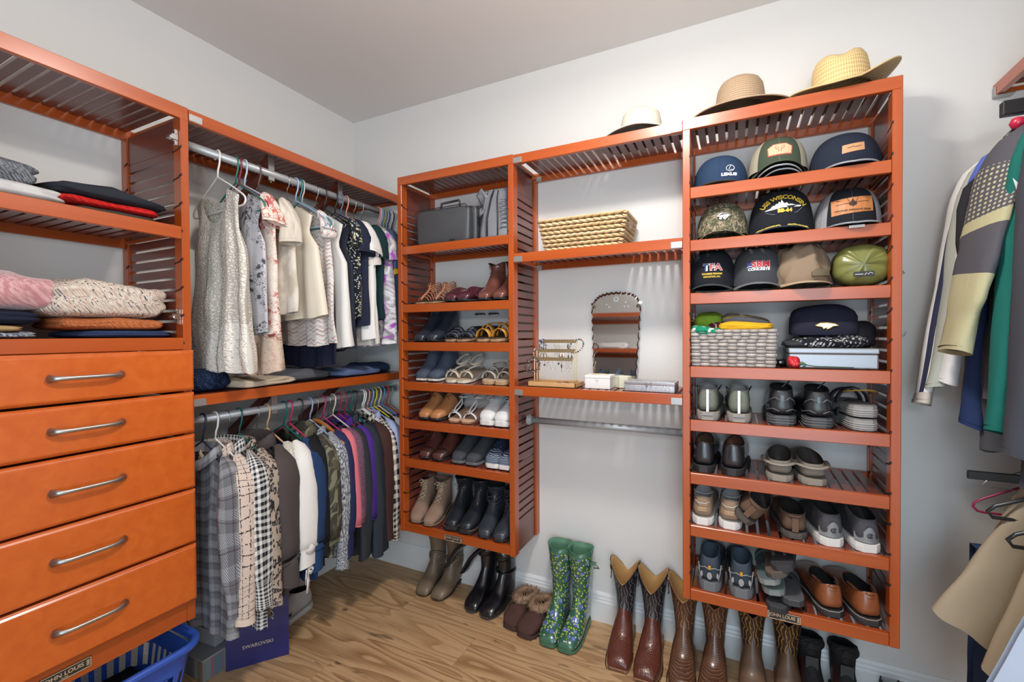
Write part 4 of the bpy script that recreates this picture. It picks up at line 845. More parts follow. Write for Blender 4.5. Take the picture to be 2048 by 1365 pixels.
def mkshoe(name, side, tab, L, W, s=.012, lift=0, heel=0, mats=None, lining=None, dip=0, rimz=None, outl=OUT, n=30, inner=7, mf=None, solem=None, welt=.003, scal=0, piping=None, tongue=None, depth=None, bend=.010, label=None, group=None, loc=(0, 0, 0), rz=0, square=.55, heelm=None, solegroove=False, treads=0, cat='shoe', slant=0, parent=None):
    """tab rows: (top_y, top_z, bottom_y, bottom_z, half_width) from toe to collar; y in units of L, z in metres above the sole"""
    t = empty(name, loc, rz, label, cat, group)
    def zl(y):
        u = min(1, max(0, (y/L-.36)/.40)); return lift*(u*u*(3-2*u))
    def bx(y): return side*bend*(1-min(1, y/L*1.4))**2*1.0*-1
    T_ = catmull(tab, n); NR = 24; rings = []
    for i, (ty, tz, by, bz, hw) in enumerate(T_):
        ty *= L; by *= L; tz += s+zl(max(ty, 0)*.6+by*.4)*(1 if i < n*.75 else 1); bz += s+zl(by)
        C = Vector((0, (ty+by)/2, (tz+bz)/2)); A = Vector((0, (ty-by)/2, (tz-bz)/2)); r = []
        fr = i/n
        for k in range(NR):
            a = 2*pi*k/NR; c, s_ = cos(a), sin(a)
            vertical = abs(A.y) < A.z
            kk = min(1, max(0, (fr-.78)/.18)); lo = T_[-1][3] < .11; e1, e2 = lerp(square, .72 if lo else 1, kk), lerp(lerp(.78, .5, min(1, fr/.6)) if lo else .7, .62 if lo else 1, kk)
            if c < 0: ce = -(abs(c)**e1)
            else: ce = c
            se_ = math.copysign(abs(s_)**(e2 if c < 0 else (.85 if lo and fr > .6 else 1)), s_)
            p = C+A*ce+Vector((se_*hw, 0, 0)); p.x += bx(p.y)
            if dip and fr > .80: p.z -= dip*(abs(s_)**1.6)*((fr-.80)/.20)
            if scal and fr > .84: p.z += scal*(abs(s_)**1.3-.55)*((fr-.84)/.16)
            if i == 0: p = C+(p-C)*.35
            r.append(tuple(p))
        rings.append(r)
    mats = list(mats); li = len(mats); mats.append(lining or DARKIN)
    out_n = len(rings)
    m = min(inner, out_n-2)
    ins = []
    for q in range(0, m+1):
        src = rings[out_n-1-q]; c = Vector((0, 0, 0))
        for p in src: c += Vector(p)
        c /= NR; k_ = .93 if q else .965
        dz = 0 if depth is None else 0
        ins.append([tuple(c+(Vector(p)-c)*k_+Vector((0, 0, .001 if q == 0 else 0))) for p in src])
    allr = rings+ins
    def mfn(i, j):
        if i >= out_n-1: return li
        return mf(i/n, j/NR) if mf else 0
    mb = MB().loft(allr, True, True, True, mf=mfn)
    up = mb.build('upper', mats, t, smooth=True)
    if piping:
        MB().tube(rings[-1], .0019, 6, closed=True).build('rim_piping', piping, t, smooth=True)
    # sole
    sr = []; NS = 22
    for i in range(NS+1):
        u = i/NS; u = u*u*(3-2*u)*.5+u*.5; y = -welt+u*(L+welt*2)
        w = interp(outl, u)*W/2+welt; z0 = zl(y); x0 = bx(y); spring = .006*max(0, 1-u/.16)**2
        sr.append([(x0-w, y, z0+s*.5+spring), (x0-w*.94, y, z0+spring), (x0+w*.94, y, z0+spring), (x0+w, y, z0+s*.5+spring), (x0+w*.97, y, z0+s+.001+spring), (x0-w*.97, y, z0+s+.001+spring)])
    sm = MB().loft(sr)
    so = sm.build('sole', solem or RUB, t, smooth=False, bevel=.0012)
    if heel or lift:
        hb = []; hh = lift+s*.4
        for z, k in ((0, .90), (hh*.5, .92), (hh, 1.0)):
            hb.append([(w_*k, y_, z) for w_, y_ in [(-interp(outl, q)*W/2, L*q+(.004*(1-k))) for q in (.76, .82, .88, .94, .985, 1.0)]+[(interp(outl, q)*W/2, L*q) for q in (1.0, .985, .94, .88, .82, .76)]])
        MB().loft(hb).build('heel', heelm or solem or RUB, t)
    if treads:
        tm = MB()
        for i in range(treads):
            u = .04+.92*i/(treads-1); y = L*u; w = interp(outl, u)*W/2
            if lift and .5 < u < .75: continue
            for sd in (-1, 1): tm.box(bx(y)+sd*w*.93-.006, bx(y)+sd*w*.93+.006, y-.005, y+.005, .0, .0055)
        tm.xf(Matrix.Translation((0, 0, -.0001))).build('treads', solem or RUB, t, kind='stuff')
    t['_zs'] = s
    return t
def surf(tab, L, s, u, a, lift=0):
    T_ = catmull(tab, 60); ty, tz, by, bz, hw = T_[int(u*60)]; ty *= L; by *= L; tz += s; bz += s
    return Vector((sin(a)*hw, (ty+by)/2+(ty-by)/2*cos(a), (tz+bz)/2+(tz-bz)/2*cos(a)))
def laces(t, tab, L, s, c, u0=.35, u1=.72, n=5, w=.017, r=.0016, bow=True, lift=0):
    m = plain('lace_%d' % int(c[0]*999+c[2]*77), c, .8); mb = MB()
    for i in range(n):
        ua = lerp(u0, u1, i/n); ub = lerp(u0, u1, (i+1)/n)
        for sd in (-1, 1):
            P = []
            for k in range(5):
                f = k/4; p = surf(tab, L, s, lerp(ua, ub, f), sd*lerp(-.42, .42, f)); p += Vector((0, -.0018, .0018)); p.z += lift*min(1, max(0, (p.y/L-.3)/.4))*.5; P.append(p)
            mb.tube(P, r, 5)
    if bow:
        p = surf(tab, L, s, u1, 0)+Vector((0, -.002, .003)); p.z += lift*.4
        for sd in (-1, 1):
            mb.tube([p, p+Vector((sd*.018, -.006, .006)), p+Vector((sd*.034, -.008, -.004)), p+Vector((sd*.020, -.010, -.010)), p], r, 5)
            mb.tube([p, p+Vector((sd*.012, -.012, -.010)), p+Vector((sd*.018, -.018, -.028))], r, 5)
    mb.build('laces', m, t, smooth=True)
# profile tables
ANK = lambda h, sw=.047: [(.0, .014, .0, .003, .010), (.03, .030, .02, .0, .027), (.12, .040, .12, .0, .038), (.26, .052, .27, .0, .043), (.40, .068, .44, .0, .041), (.52, .088, .66, .0, .037), (.60, .108, .90, .002, .035), (.64, .125, .985, .018, .036), (.66, .145, .975, .060, .037), (.65, .5*(h+.14), .96, .5*(h+.09), .5*(.037+sw)), (.62, h, .99, h, sw)]
LOW = lambda h=.062, t=.05, w=.042: [(.0, .016, .0, .003, .012), (.025, .030, .02, .0, .030), (.10, t*.80, .10, .0, w*.94), (.22, t, .23, .0, w), (.34, t+.012, .40, .0, w*.95), (.42, t+.024, .62, .0, w*.86), (.47, t+.033, .88, .001, w*.80), (.50, t+.038, .985, .016, w*.80), (.53, t+.040, .985, h*.62, w*.76), (.55, t+.042, .955, h, w*.72)]
MOC = lambda h=.055, t=.042, w=.042: [(.0, .014, .0, .003, .014), (.025, .027, .02, .0, .031), (.10, t*.85, .10, .0, w*.95), (.20, t, .22, .0, w), (.28, t+.008, .38, .0, w*.96), (.34, t+.014, .60, .0, w*.88), (.38, t+.017, .88, .001, w*.82), (.40, t+.018, .985, .014, w*.82), (.42, t+.018, .99, h*.6, w*.80), (.44, t+.016, .965, h, w*.76)]
TALL = lambda h, sw=.055, sd=.30: [(.0, .016, .0, .003, .016), (.025, .030, .02, .0, .034), (.10, .043, .10, .0, .043), (.22, .056, .23, .0, .047), (.36, .074, .42, .0, .045), (.47, .100, .66, .0, .040), (.54, .125, .90, .002, .037), (.575, .145, .985, .02, .037), (.585, .17, .975, .07, .039), (.58, .21, .96, .16, .043), (.55, .5*(h+.2), .98, .5*(h+.16), .5*(.043+sw)), (.53, h, 1.02, h, sw)]
def pair(fn, xs, y, z, rz=0, dz=(0, 0), dr=(0, 0), dy=(0, 0), tilt=0):
    """left-in-picture first"""
    out = []
    for i, x in enumerate(xs):
        t = fn(-1 if i == 0 else 1, i); t.location = (x, y+dy[i], z+dz[i]); t.rotation_euler = (tilt, 0, rz+dr[i]); out.append(t)
    return out
def strap(mb, p0, p1, h, w=.012, th=.0022, lean=0, n=12, m=0, wob=0):
    """band over the foot from p0 to p1 rising by h; w measured along y"""
    p0, p1 = Vector(p0), Vector(p1); rr = []
    for i in range(n+1):
        a = pi*i/n; x = (p0+(p1-p0)*((1-cos(a))/2)); z = x.z+h*sin(a); y = x.y+lean*sin(a)
        nx, nz = -cos(a), sin(a)
        rr.append([(x.x, y-w/2, z), (x.x+nx*th, y-w/2, z+nz*th), (x.x+nx*th, y+w/2, z+nz*th), (x.x, y+w/2, z)])
    mb.loft(rr, m=m)
def footbed(name, label, L, W, s, heelh, colsole, colbed, group=None, outl=OUTR, bend=.010, side=1):
    t = empty(name, (0, 0, 0), 0, label, 'sandal', group)
    def zl(y): u = min(1, max(0, (y/L-.30)/.45)); return heelh*(u*u*(3-2*u))
    def rings(z0f, z1, k):
        rr = []
        for i in range(21):
            u = i/20; y = u*L; w = interp(outl, u)*W/2*k; x0 = -side*bend*(1-min(1, u*1.4))**2
            a = z0f(y); b = zl(y)+z1
            rr.append([(x0-w, y, a), (x0+w, y, a), (x0+w, y, b), (x0-w, y, b)])
        return rr
    MB().loft(rings(lambda y: 0 if y > L*.62 or heelh < .03 else max(0, zl(y)-0), s, 1)).build('sole', colsole, t, bevel=.001)
    MB().loft(rings(lambda y: zl(y)+s-.0005, s+.0035, .95)).build('footbed', colbed, t, bevel=.001)
    return t, zl
LY = -.283
L_SH = [1.557, 1.36, 1.155, .955, .752, .415]
def tz(z, k=6): return z
TL = radians(6)
def plane_pair(fn, xs, z, y=-.270, tilt=TL, **k): return pair(fn, xs, y, z+.0015+(y+DB)*math.tan(tilt), tilt=tilt, **k)
WH = ('left', 'right')
# --- L2: gladiator sandals, plum loafers, brown ankle boots
def glad(side, i):
    t, zl = footbed('gladiator_sandal', '%s tan strappy gladiator sandal on the second shelf of the shoe tower' % WH[i], .225, .076, .006, .012, CORK, plain('dark_insole', (.04, .022, .016), .7), side=side)
    m = lea('tan_strap', (.46, .19, .10), .5, .1); mb = MB()
    for q, (y, h, w) in enumerate(((.055, .024, .030), (.075, .034, .032), (.095, .044, .032), (.115, .055, .031), (.135, .066, .030))):
        strap(mb, (-w, y, zl(y)+.01), (w, y+.004, zl(y)+.01), h, .0055)
    for q in range(4):
        strap(mb, (-.030, .175+q*.002, .055+q*.012), (.030, .175+q*.002, .055+q*.012), .0, .005) if 0 else mb.tube([(.030*cos(a), .165+.045*sin(a), .062+q*.011+.01*cos(2*a)) for a in [2*pi*k/16 for k in range(16)]], .0026, 5, closed=True)
    mb.tube([(0, .035, .018), (0, .06, .038), (.002, .09, .054), (0, .115, .075), (0, .128, .105)], .0045, 6)
    for s_ in (-1, 1): mb.tube([(s_*.030, .175, .02), (s_*.029, .18, .06), (s_*.028, .178, .10)], .0035, 5)
    mb.build('straps', m, t, smooth=True); return t
plane_pair(glad, (.705, .800), 1.557)
def ploaf(side, i):
    T_ = MOC(.058, .046)
    t = mkshoe('loafer', side, T_, .245, .084, .010, mats=[lea('plum', (.075, .018, .028), .22, .6)], label='%s glossy plum penny loafer between sandals and brown ankle boots' % WH[i], dip=.008, solem=RUB)
    mb = MB(); strap(mb, (-.038, .075, .018), (.038, .075, .018), .042, .020)
    mb.tube([surf(T_, .245, .010, lerp(.22, .42, 1-abs(k)/6)-.0, k/6*1.0)+Vector((0, 0, .001)) for k in range(-6, 7)], .0022, 5)
    mb.build('penny_strap', lea('plum', (0, 0, 0)), t, smooth=True); return t
plane_pair(ploaf, (.895, .985), 1.557)
def bank(side, i):
    t = mkshoe('ankle_boot', side, ANK(.15, .046), .235, .080, .008, .022, mats=[lea('russet', (.15, .052, .040), .3, .5)], label='%s russet brown leather ankle boot at the right of the second shelf' % WH[i], solem=RUB, slant=.02, scal=.02)
    MB().tube([(.040*cos(a), .19+.050*sin(a), .135) for a in [2*pi*k/18 for k in range(18)]], .0012, 4, closed=True).build('seam', lea('russet', (0, 0, 0)), t); return t
plane_pair(bank, (1.085, 1.185), 1.557)
# --- L3
def nboot(side, i): return mkshoe('ankle_boot', side, ANK(.17, .045), .235, .078, .006, .014, mats=[lea('midnight', (.022, .030, .045), .28, .6)], label='%s midnight blue leather ankle boot on the third shelf' % WH[i], solem=RUB)
plane_pair(nboot, (.700, .795), 1.36)
def woven(side, i):
    t, zl = footbed('woven_sandal', '%s navy and white woven strap sandal with wooden sole' % WH[i], .20, .078, .012, .008, plain('wood_sole', (.30, .19, .11), .6), plain('dark_insole', (0, 0, 0)), side=side)
    for q in range(7):
        mb = MB(); y = .03+q*.014; strap(mb, (-.034, y, .016), (.034, y, .016), .018+q*.005, .010, .003)
        mb.build('strap', lea('navy_weave', (.05, .07, .10), .6, 0, kind='waves', c2=(.5, .5, .5)) if q % 2 else lea('navy_cord', (.012, .018, .03), .6), t, smooth=True)
    return t
plane_pair(woven, (.890, .975), 1.36)
def heeled(side, i):
    t, zl = footbed('heeled_sandal', '%s black heeled sandal behind the woven ones' % WH[i], .20, .070, .006, .045, RUB, DARKIN, side=side)
    mb = MB(); strap(mb, (-.031, .03, .01), (.031, .03, .01), .03, .02); mb.build('toe_strap', lea('black_gloss', (.010, .011, .013), .2, .6), t, smooth=True); mb = MB(); mb.tube([(.028*cos(a), .165+.035*sin(a), .12) for a in [2*pi*k/16 for k in range(16)]], .004, 5, closed=True)
    mb.tube([(-.028, .17, .055), (-.028, .165, .12)], .004, 5).tube([(.028, .17, .055), (.028, .165, .12)], .004, 5); mb.build('straps', lea('black_gloss', (.010, .011, .013), .2, .6), t, smooth=True); return t
pair(heeled, (.925, 1.01), -.15, 1.36+.0015+(-.15+DB)*math.tan(TL)+.0, tilt=TL)
def yell(side, i):
    t, zl = footbed('slide_sandal', '%s mustard yellow crossed strap slide sandal' % WH[i], .225, .084, .014, .012, plain('tan_sole', (.36, .22, .11), .6), plain('dark_insole', (0, 0, 0)), side=side)
    m = lea('mustard', (.58, .27, .035), .4, .3); mb = MB(); strap(mb, (-.037, .055, .018), (.037, .050, .018), .040, .042, .003); strap(mb, (-.036, .095, .02), (.036, .085, .02), .055, .036, .003)
    mb.build('toe_straps', m, t, smooth=True); mb = MB(); mb.tube([(.034*cos(a), .175+.04*sin(a), .075) for a in [pi*k/14-.2 for k in range(17)]], .008, 6, flat=.35); mb.build('heel_strap', m, t, smooth=True)
    MB().lathe([(0, 0), (.005, .001), (.003, .004), (0, .005)], 8).xf(Matrix.Translation((.015, .03, .057))).build('stud', plain('brass', (.6, .42, .15), .3, 1), t); return t
plane_pair(yell, (1.075, 1.165), 1.36)
# --- L4
def denimule(side, i):
    t = mkshoe('peep_toe_mule', side, [(.06, .030, .05, .002, .026), (.12, .040, .11, .0, .036), (.26, .052, .27, .0, .041), (.40, .070, .44, .0, .040), (.52, .092, .66, .0, .037), (.58, .112, .90, .002, .035), (.60, .130, .985, .02, .034), (.60, .150, .96, .12, .036)], .225, .078, .010, .03, mats=[lea('denim', (.055, .075, .115), .8, 0)], solem=plain('cream_sole', (.62, .58, .50), .6), label='%s dark denim peep-toe bootie with a cream sole' % WH[i]); return t
plane_pair(denimule, (.705, .800), 1.155)
def flowersandal(side, i):
    t, zl = footbed('flower_sandal', '%s cream sandal with a jewelled ankle band and flower toe strap' % WH[i], .225, .080, .012, .022, plain('cream_sole', (0, 0, 0)), plain('beige_bed', (.50, .38, .27), .6), side=side)
    m = lea('cream_leather', (.62, .54, .42), .45, .2); mb = MB(); strap(mb, (-.036, .045, .018), (.036, .045, .018), .034, .022, .003)
    mb.tube([(-.034, .07, .02), (-.01, .10, .058), (.022, .14, .07), (.032, .17, .05)], .005, 6); mb.tube([(.031*cos(a), .165+.045*sin(a), .095+.02*sin(a)) for a in [2*pi*k/18 for k in range(18)]], .0065, 6, closed=True); mb.build('straps', m, t, smooth=True)
    fm = plain('pearl_trim', (.66, .62, .55), .3)
    for q in range(7):
        a = -pi*.85+q*pi*.7/6; c = Vector((.034*cos(a), .165+.048*sin(a), .097+.02*sin(a))); f_ = MB()
        for k in range(5): f_.lathe([(0, -.002), (.0032, 0), (0, .002)], 6, c=(c.x+.005*cos(k*1.257), c.y-.003, c.z+.005*sin(k*1.257)))
        f_.build('flower_trim', fm, t)
    for q in range(4):
        x = -.024+q*.016; f_ = MB(); z = .02+.034*sqrt(max(0, 1-(x/.036)**2))
        for k in range(5): f_.lathe([(0, -.002), (.0035, 0), (0, .002)], 6, c=(x+.005*cos(k*1.257), .042, z+.003+.005*sin(k*1.257)))
        f_.build('flower_trim', fm, t)
    return t
plane_pair(flowersandal, (.893, .975), 1.155)
def espa(side, i):
    t, zl = footbed('espadrille_sandal', '%s metallic snake print espadrille with a cork sole' % WH[i], .215, .078, .016, .026, CORK, plain('beige_bed', (0, 0, 0)), side=side)
    mb = MB(); strap(mb, (-.035, .05, .02), (.035, .05, .02), .036, .032, .003); strap(mb, (-.035, .085, .022), (.035, .085, .022), .050, .020, .003); mb.tube([(.030*cos(a), .165+.04*sin(a), .075) for a in [2*pi*k/16 for k in range(16)]], .005, 6, closed=True, flat=.6)
    mb.build('straps', lea('snake', (.20, .17, .15), .35, .3, kind='knitup', c2=(.50, .45, .40)), t, smooth=True); return t
plane_pair(espa, (1.105, 1.190), 1.155)
# --- L5
def tanb(side, i):
    T_ = ANK(.155, .046)
    t = mkshoe('lace_up_boot', side, T_, .245, .084, .010, .016, mats=[lea('saddle_tan', (.44, .19, .075), .4, .25), lea('dark_brown_suede', (.10, .038, .020), .8, 0)], mf=lambda u, a: 1 if (u > .50) else 0, solem=RUB, label='%s tan lace-up ankle boot with dark brown shaft' % WH[i])
    laces(t, T_, .245, .010, (.08, .03, .02), .45, .92, 6, bow=False, lift=.016); return t
plane_pair(tanb, (.725, .815), .955)
def wflower(side, i):
    t, zl = footbed('white_strap_sandal', '%s white T-strap sandal with flower ornaments and tan insole' % WH[i], .225, .078, .010, .016, plain('brown_sole', (.25, .13, .07), .6), plain('peach_bed', (.62, .40, .27), .6), side=side)
    m = lea('white_leather', (.72, .71, .69), .4, .2); mb = MB(); strap(mb, (-.034, .042, .014), (.034, .042, .014), .030, .018, .003)
    mb.tube([(-.004, .042, .046), (-.012, .07, .062), (-.010, .10, .075), (0, .12, .098)], .004, 6).tube([(.004, .042, .046), (.012, .07, .062), (.010, .10, .075), (0, .12, .098)], .004, 6)
    mb.tube([(.030*cos(a), .16+.045*sin(a), .105) for a in [2*pi*k/18 for k in range(18)]], .006, 6, closed=True, flat=.6); mb.build('straps', m, t, smooth=True)
    for c in ((0, .036, .050), (0, .112, .104)):
        f_ = MB()
        for k in range(7): f_.lathe([(0, -.002), (.0045, 0), (0, .002)], 7, c=(c[0]+.008*cos(k*.9), c[1]-.004, c[2]+.008*sin(k*.9)))
        f_.build('flower_ornament', plain('pearl_trim', (0, 0, 0)), t)
    return t
plane_pair(wflower, (.908, .998), .955)
def wsneak(side, i):
    T_ = LOW(.070, .056, .043)
    t = mkshoe('sneaker', side, T_, .25, .090, .024, mats=[lea('white_canvas', (.70, .70, .70), .6, 0, var=.06)], solem=RUBW, outl=OUTR, label='%s plain white canvas sneaker with a white sole' % WH[i], lining=plain('grey_lining', (.35, .35, .36), .9))
    laces(t, T_, .25, .024, (.62, .62, .63), .30, .62, 5); return t
plane_pair(wsneak, (1.098, 1.195), .955)
# --- L6
def brog(side, i):
    T_ = ANK(.15, .044); return mkshoe('brogue_boot', side, T_, .235, .080, .007, .016, mats=[lea('oxblood', (.10, .035, .028), .25, .6), lea('oxblood_dark', (.045, .018, .015), .4, .3)], mf=lambda u, a: 1 if .12 < u < .26 or u > .5 else 0, solem=RUB, label='%s oxblood brogue ankle boot with a polished toe' % WH[i])
plane_pair(brog, (.728, .828), .752)
def slat(side, i):
    T_ = ANK(.15, .050); return mkshoe('suede_boot', side, T_, .25, .088, .014, 0, mats=[lea('slate_suede', (.045, .052, .062), .85, 0)], solem=plain('grey_sole', (.12, .125, .13), .6), outl=OUTR, label='%s slate grey suede pull-on boot with a grey wedge sole' % WH[i])
plane_pair(slat, (.930, 1.030), .752)
def navsn(side, i):
    T_ = LOW(.070, .054, .043); t = mkshoe('patterned_sneaker', side, T_, .25, .090, .022, mats=[lea('navy_waves', (.035, .055, .10), .8, 0, kind='waves', c2=(.45, .5, .58)), lea('navy_stars', (.012, .020, .05), .8, 0, kind='stars', c2=(.5, .5, .55))], mf=lambda u, a: 0 if u < .36 else 1, solem=RUBW, outl=OUTR, label='%s navy sneaker with wavy toe and tiny stars' % WH[i]); 
    laces(t, T_, .25, .022, (.02, .03, .07), .34, .60, 4, bow=False); return t
plane_pair(navsn, (1.128, 1.215), .752)
# --- L7
def suedb(side, i):
    T_ = ANK(.16, .052); t = mkshoe('suede_lace_boot', side, T_, .25, .088, .010, .01, mats=[lea('taupe_suede', (.27, .175, .125), .9, 0, bs=500)], solem=plain('taupe_sole', (.20, .14, .10), .7), label='%s taupe suede boot with loose beige laces' % WH[i], lining=plain('taupe_lining', (.20, .13, .10), .9), scal=.015)
    laces(t, T_, .25, .010, (.55, .45, .30), .42, .86, 6, r=.0022, lift=.01); return t
pair(suedb, (.683, .785), -.285, .4175, tilt=radians(5), dr=(.25, .22))
def combat(side, i):
    T_ = ANK(.175, .050); t = mkshoe('combat_boot', side, T_, .255, .090, .018, .012, mats=[lea('black_combat', (.014, .018, .026), .4, .35)], solem=RUB, outl=OUTR, label='%s black lace-up combat boot with a brown welt' % WH[i], treads=14)
    laces(t, T_, .255, .018, (.012, .012, .014), .38, .86, 7, lift=.01)
    rr = [(interp(OUTR, u)*.0455*sd, .255*u, .020) for sd, us in ((-1, [k/12 for k in range(13)]), (1, [1-k/12 for k in range(13)])) for u in us]
    MB().tube(rr, .0025, 5, closed=True).build('welt', plain('brown_welt', (.16, .06, .035), .5), t); return t
pair(combat, (.897, 1.000), -.283, .419, tilt=radians(5), dr=(.12, .12))
def slouch(side, i):
    T_ = ANK(.17, .050); t = mkshoe('slouch_boot', side, T_, .25, .086, .008, .012, mats=[lea('storm_leather', (.030, .038, .050), .42, .3, bump=.6, bs=35)], solem=RUB, label='%s slouchy dark storm-grey leather boot with creased ankle' % WH[i])
    mb = MB()
    for q in range(4): mb.tube([(.041*cos(a), .19+.048*sin(a)-q*.001, .105+q*.016+.010*sin(2*a+q)) for a in [2*pi*k/20 for k in range(20)]], .0045, 6, closed=True)
    mb.build('creases', lea('storm_leather', (0, 0, 0)), t, smooth=True); return t
pair(slouch, (1.090, 1.190), -.285, .4175, tilt=radians(5), dr=(.10, .08))
# ================================================================ right tower: heels face the room
PI = pi
def bshoe(fn, xs, z, y=-.272, rz=PI, dr=(0, 0), tilt=0, **k):
    """placed with the heel edge at y (toe towards the wall)"""
    out = []
    for i, x in enumerate(xs):
        t = fn(1 if i == 0 else -1, i); t.rotation_mode = 'XYZ'; a = rz+dr[i]; L = t['_L']
        t.location = (x-sin(a)*-1*L*0-(-sin(a))*L*-1*0+(-sin(a)*0), y+L*0, z)
        # local +Y (heel) maps to (-sin a, cos a); heel point = loc + L*(-sin a, cos a)
        t.location = (x+L*sin(a), y-L*cos(a), z+.001+(L*.95*abs(math.sin(tilt)) if tilt else 0)); t.rotation_euler = (-tilt, 0, a); out.append(t)
    return out
def L_(t, L): t['_L'] = L; return t
def heelpatch(t, L, s, zc, w, h, m, name, yo=.004, curve=.02):
    mb = MB(); n = 6; vs = []; fs = []
    for i in range(n+1):
        x = -w/2+w*i/n; y = L+yo-curve*(x/.03)**2*.4
        vs += [(x, y, zc-h/2), (x, y, zc+h/2), (x, y-.003, zc-h/2), (x, y-.003, zc+h/2)]
    for i in range(n):
        a = 4*i; fs += [(a, a+1, a+5, a+4), (a+2, a+6, a+7, a+3), (a+1, a+3, a+7, a+5), (a, a+4, a+6, a+2)]
    fs += [(0, 2, 3, 1), (4*n, 4*n+1, 4*n+3, 4*n+2)]
    mb.add(vs, fs).build(name, m, t); return t
RWH = ('left', 'right')
def gsn(side, i):
    T_ = LOW(.085, .060, .046); t = mkshoe('running_shoe', side, T_, .28, .098, .030, mats=[lea('sage_mesh', (.19, .21, .165), .75, 0, kind='knitup', c2=(.13, .15, .12))], solem=plain('putty_sole', (.30, .28, .25), .6), outl=OUTR, label='%s sage green running shoe with a reflective heel strip' % RWH[i], lining=plain('grey_lining', (0, 0, 0)))
    heelpatch(t, .28, .03, .075, .009, .085, plain('reflective_white', (.75, .75, .74), .3), 'heel_strip', .0035, .0)
    mb = MB(); mb.tube([(-.03, .12, .10), (-.045, .16, .125), (-.03, .20, .10), (-.036, .25, .055)], .0018, 5).tube([(.03, .12, .10), (.045, .17, .12), (.036, .22, .085)], .0018, 5); mb.build('loose_laces', RUB, t, smooth=True)
    MB().tube([(interp(OUTR, u)*.046*sd, .28*u+.003, .014+.006*sin(u*20)) for sd, us in ((-1, [.6+k/12*.4 for k in range(13)]), (1, [1-k/12*.4 for k in range(13)])) for u in us], .0035, 5).build('sole_band', plain('lilac_grey', (.22, .22, .25), .6), t, smooth=True)
    return L_(t, .28)
bshoe(gsn, (2.085, 2.192), 1.066, -.278)
def bsn(side, i):
    T_ = LOW(.090, .066, .050); t = mkshoe('trainer', side, T_, .29, .106, .034, mats=[lea('black_trainer', (.022, .024, .028), .35, .35)], solem=plain('charcoal_sole', (.065, .068, .072), .55), outl=OUTR, label='%s chunky black leather trainer with a charcoal sole' % RWH[i])
    heelpatch(t, .29, .034, .098, .016, .022, lea('black_gloss', (0, 0, 0)), 'pull_tab', .006)
    mb = MB()
    for s_ in (-1, 1): mb.tube([(s_*.006, .294, .088), (s_*.022, .290, .100), (s_*.036, .27, .090), (s_*.043, .24, .070)], .0028, 5).tube([(s_*.01, .296, .052), (s_*.03, .287, .060), (s_*.044, .25, .050), (s_*.047, .2, .055)], .0022, 5)
    mb.tube([(-.02, .12, .12), (-.035, .18, .155), (-.005, .21, .13)], .002, 5); mb.build('overlay_trim', lea('grey_trim', (.10, .105, .115), .4, .2), t, smooth=True)
    gr = MB()
    for zz in (.010, .020, .029): gr.tube([(interp(OUTR, u)*.0555*sd, .29*u+.004, zz+.002*sin(u*25)) for sd, us in ((-1, [.66+k/10*.34 for k in range(11)]), (1, [1-k/10*.34 for k in range(11)])) for u in us], .0022, 5)
    gr.build('sole_ridges', plain('grey_ridge', (.12, .125, .13), .5), t, smooth=True)
    return L_(t, .29)
bshoe(bsn, (2.330, 2.440), 1.066, -.280)
def ssand(side, i):
    t, zl = footbed('sport_sandal', ('upper' if i else 'lower')+' grey sport sandal of the stacked pair right of the black trainers', .28, .10, .030, .006, plain('ash_sole', (.30, .30, .29), .6), plain('ash_bed', (.20, .20, .20), .7), outl=OUTR, side=side)
    mb = MB(); strap(mb, (-.046, .08, .03), (.046, .08, .03), .045, .035, .004); strap(mb, (-.046, .15, .03), (.046, .15, .03), .055, .03, .004); mb.build('straps', lea('black_webbing', (.03, .03, .033), .8, 0), t, smooth=True)
    g_ = MB()
    for zz in (.009, .016, .023): g_.tube([(interp(OUTR, u)*.051*sd, .28*u+.001, zz) for sd, us in ((-1, [.6+k/12*.4 for k in range(13)]), (1, [1-k/12*.4 for k in range(13)])) for u in us], .0018, 5)
    g_.build('sole_ridges', plain('pale_ridge', (.40, .39, .37), .6), t, smooth=True)
    if i: MB().tube([(.040*cos(a), .20+.07*sin(a), .075+.015*sin(a)) for a in [pi*k/14 for k in range(15)]], .010, 6, flat=.3).build('heel_strap', plain('ochre_webbing', (.36, .22, .04), .8), t, smooth=True)
    return L_(t, .28)
for i, zz in enumerate((1.068, 1.068+.046)):
    t = ssand(1, i); t.location = (2.545, -.003+.0, zz); a = PI+.12; t.rotation_euler = (0, 0, a); t.location = (2.573+.28*sin(a), -.276-.28*cos(a), zz)
def bslip(side, i):
    T_ = MOC(.092, .080, .047); t = mkshoe('slip_on_shoe', side, T_, .29, .100, .026, mats=[lea('black_slip', (.020, .020, .024), .28, .5)], solem=RUB, label='%s black leather slip-on with a stacked ribbed heel' % RWH[i], lining=plain('brown_lining', (.10, .045, .025), .8), dip=.012)
    g_ = MB()
    for zz in (.008, .014, .020, .027): g_.tube([(interp(OUT, u)*.0525*sd, .29*u+.002, zz) for sd, us in ((-1, [.6+k/12*.4 for k in range(13)]), (1, [1-k/12*.4 for k in range(13)])) for u in us], .0014, 5)
    g_.build('sole_ridges', plain('dark_ridge', (.05, .05, .052), .4), t, smooth=True); return L_(t, .29)
bshoe(bslip, (2.070, 2.168), .862, -.278, dr=(0, -.10))
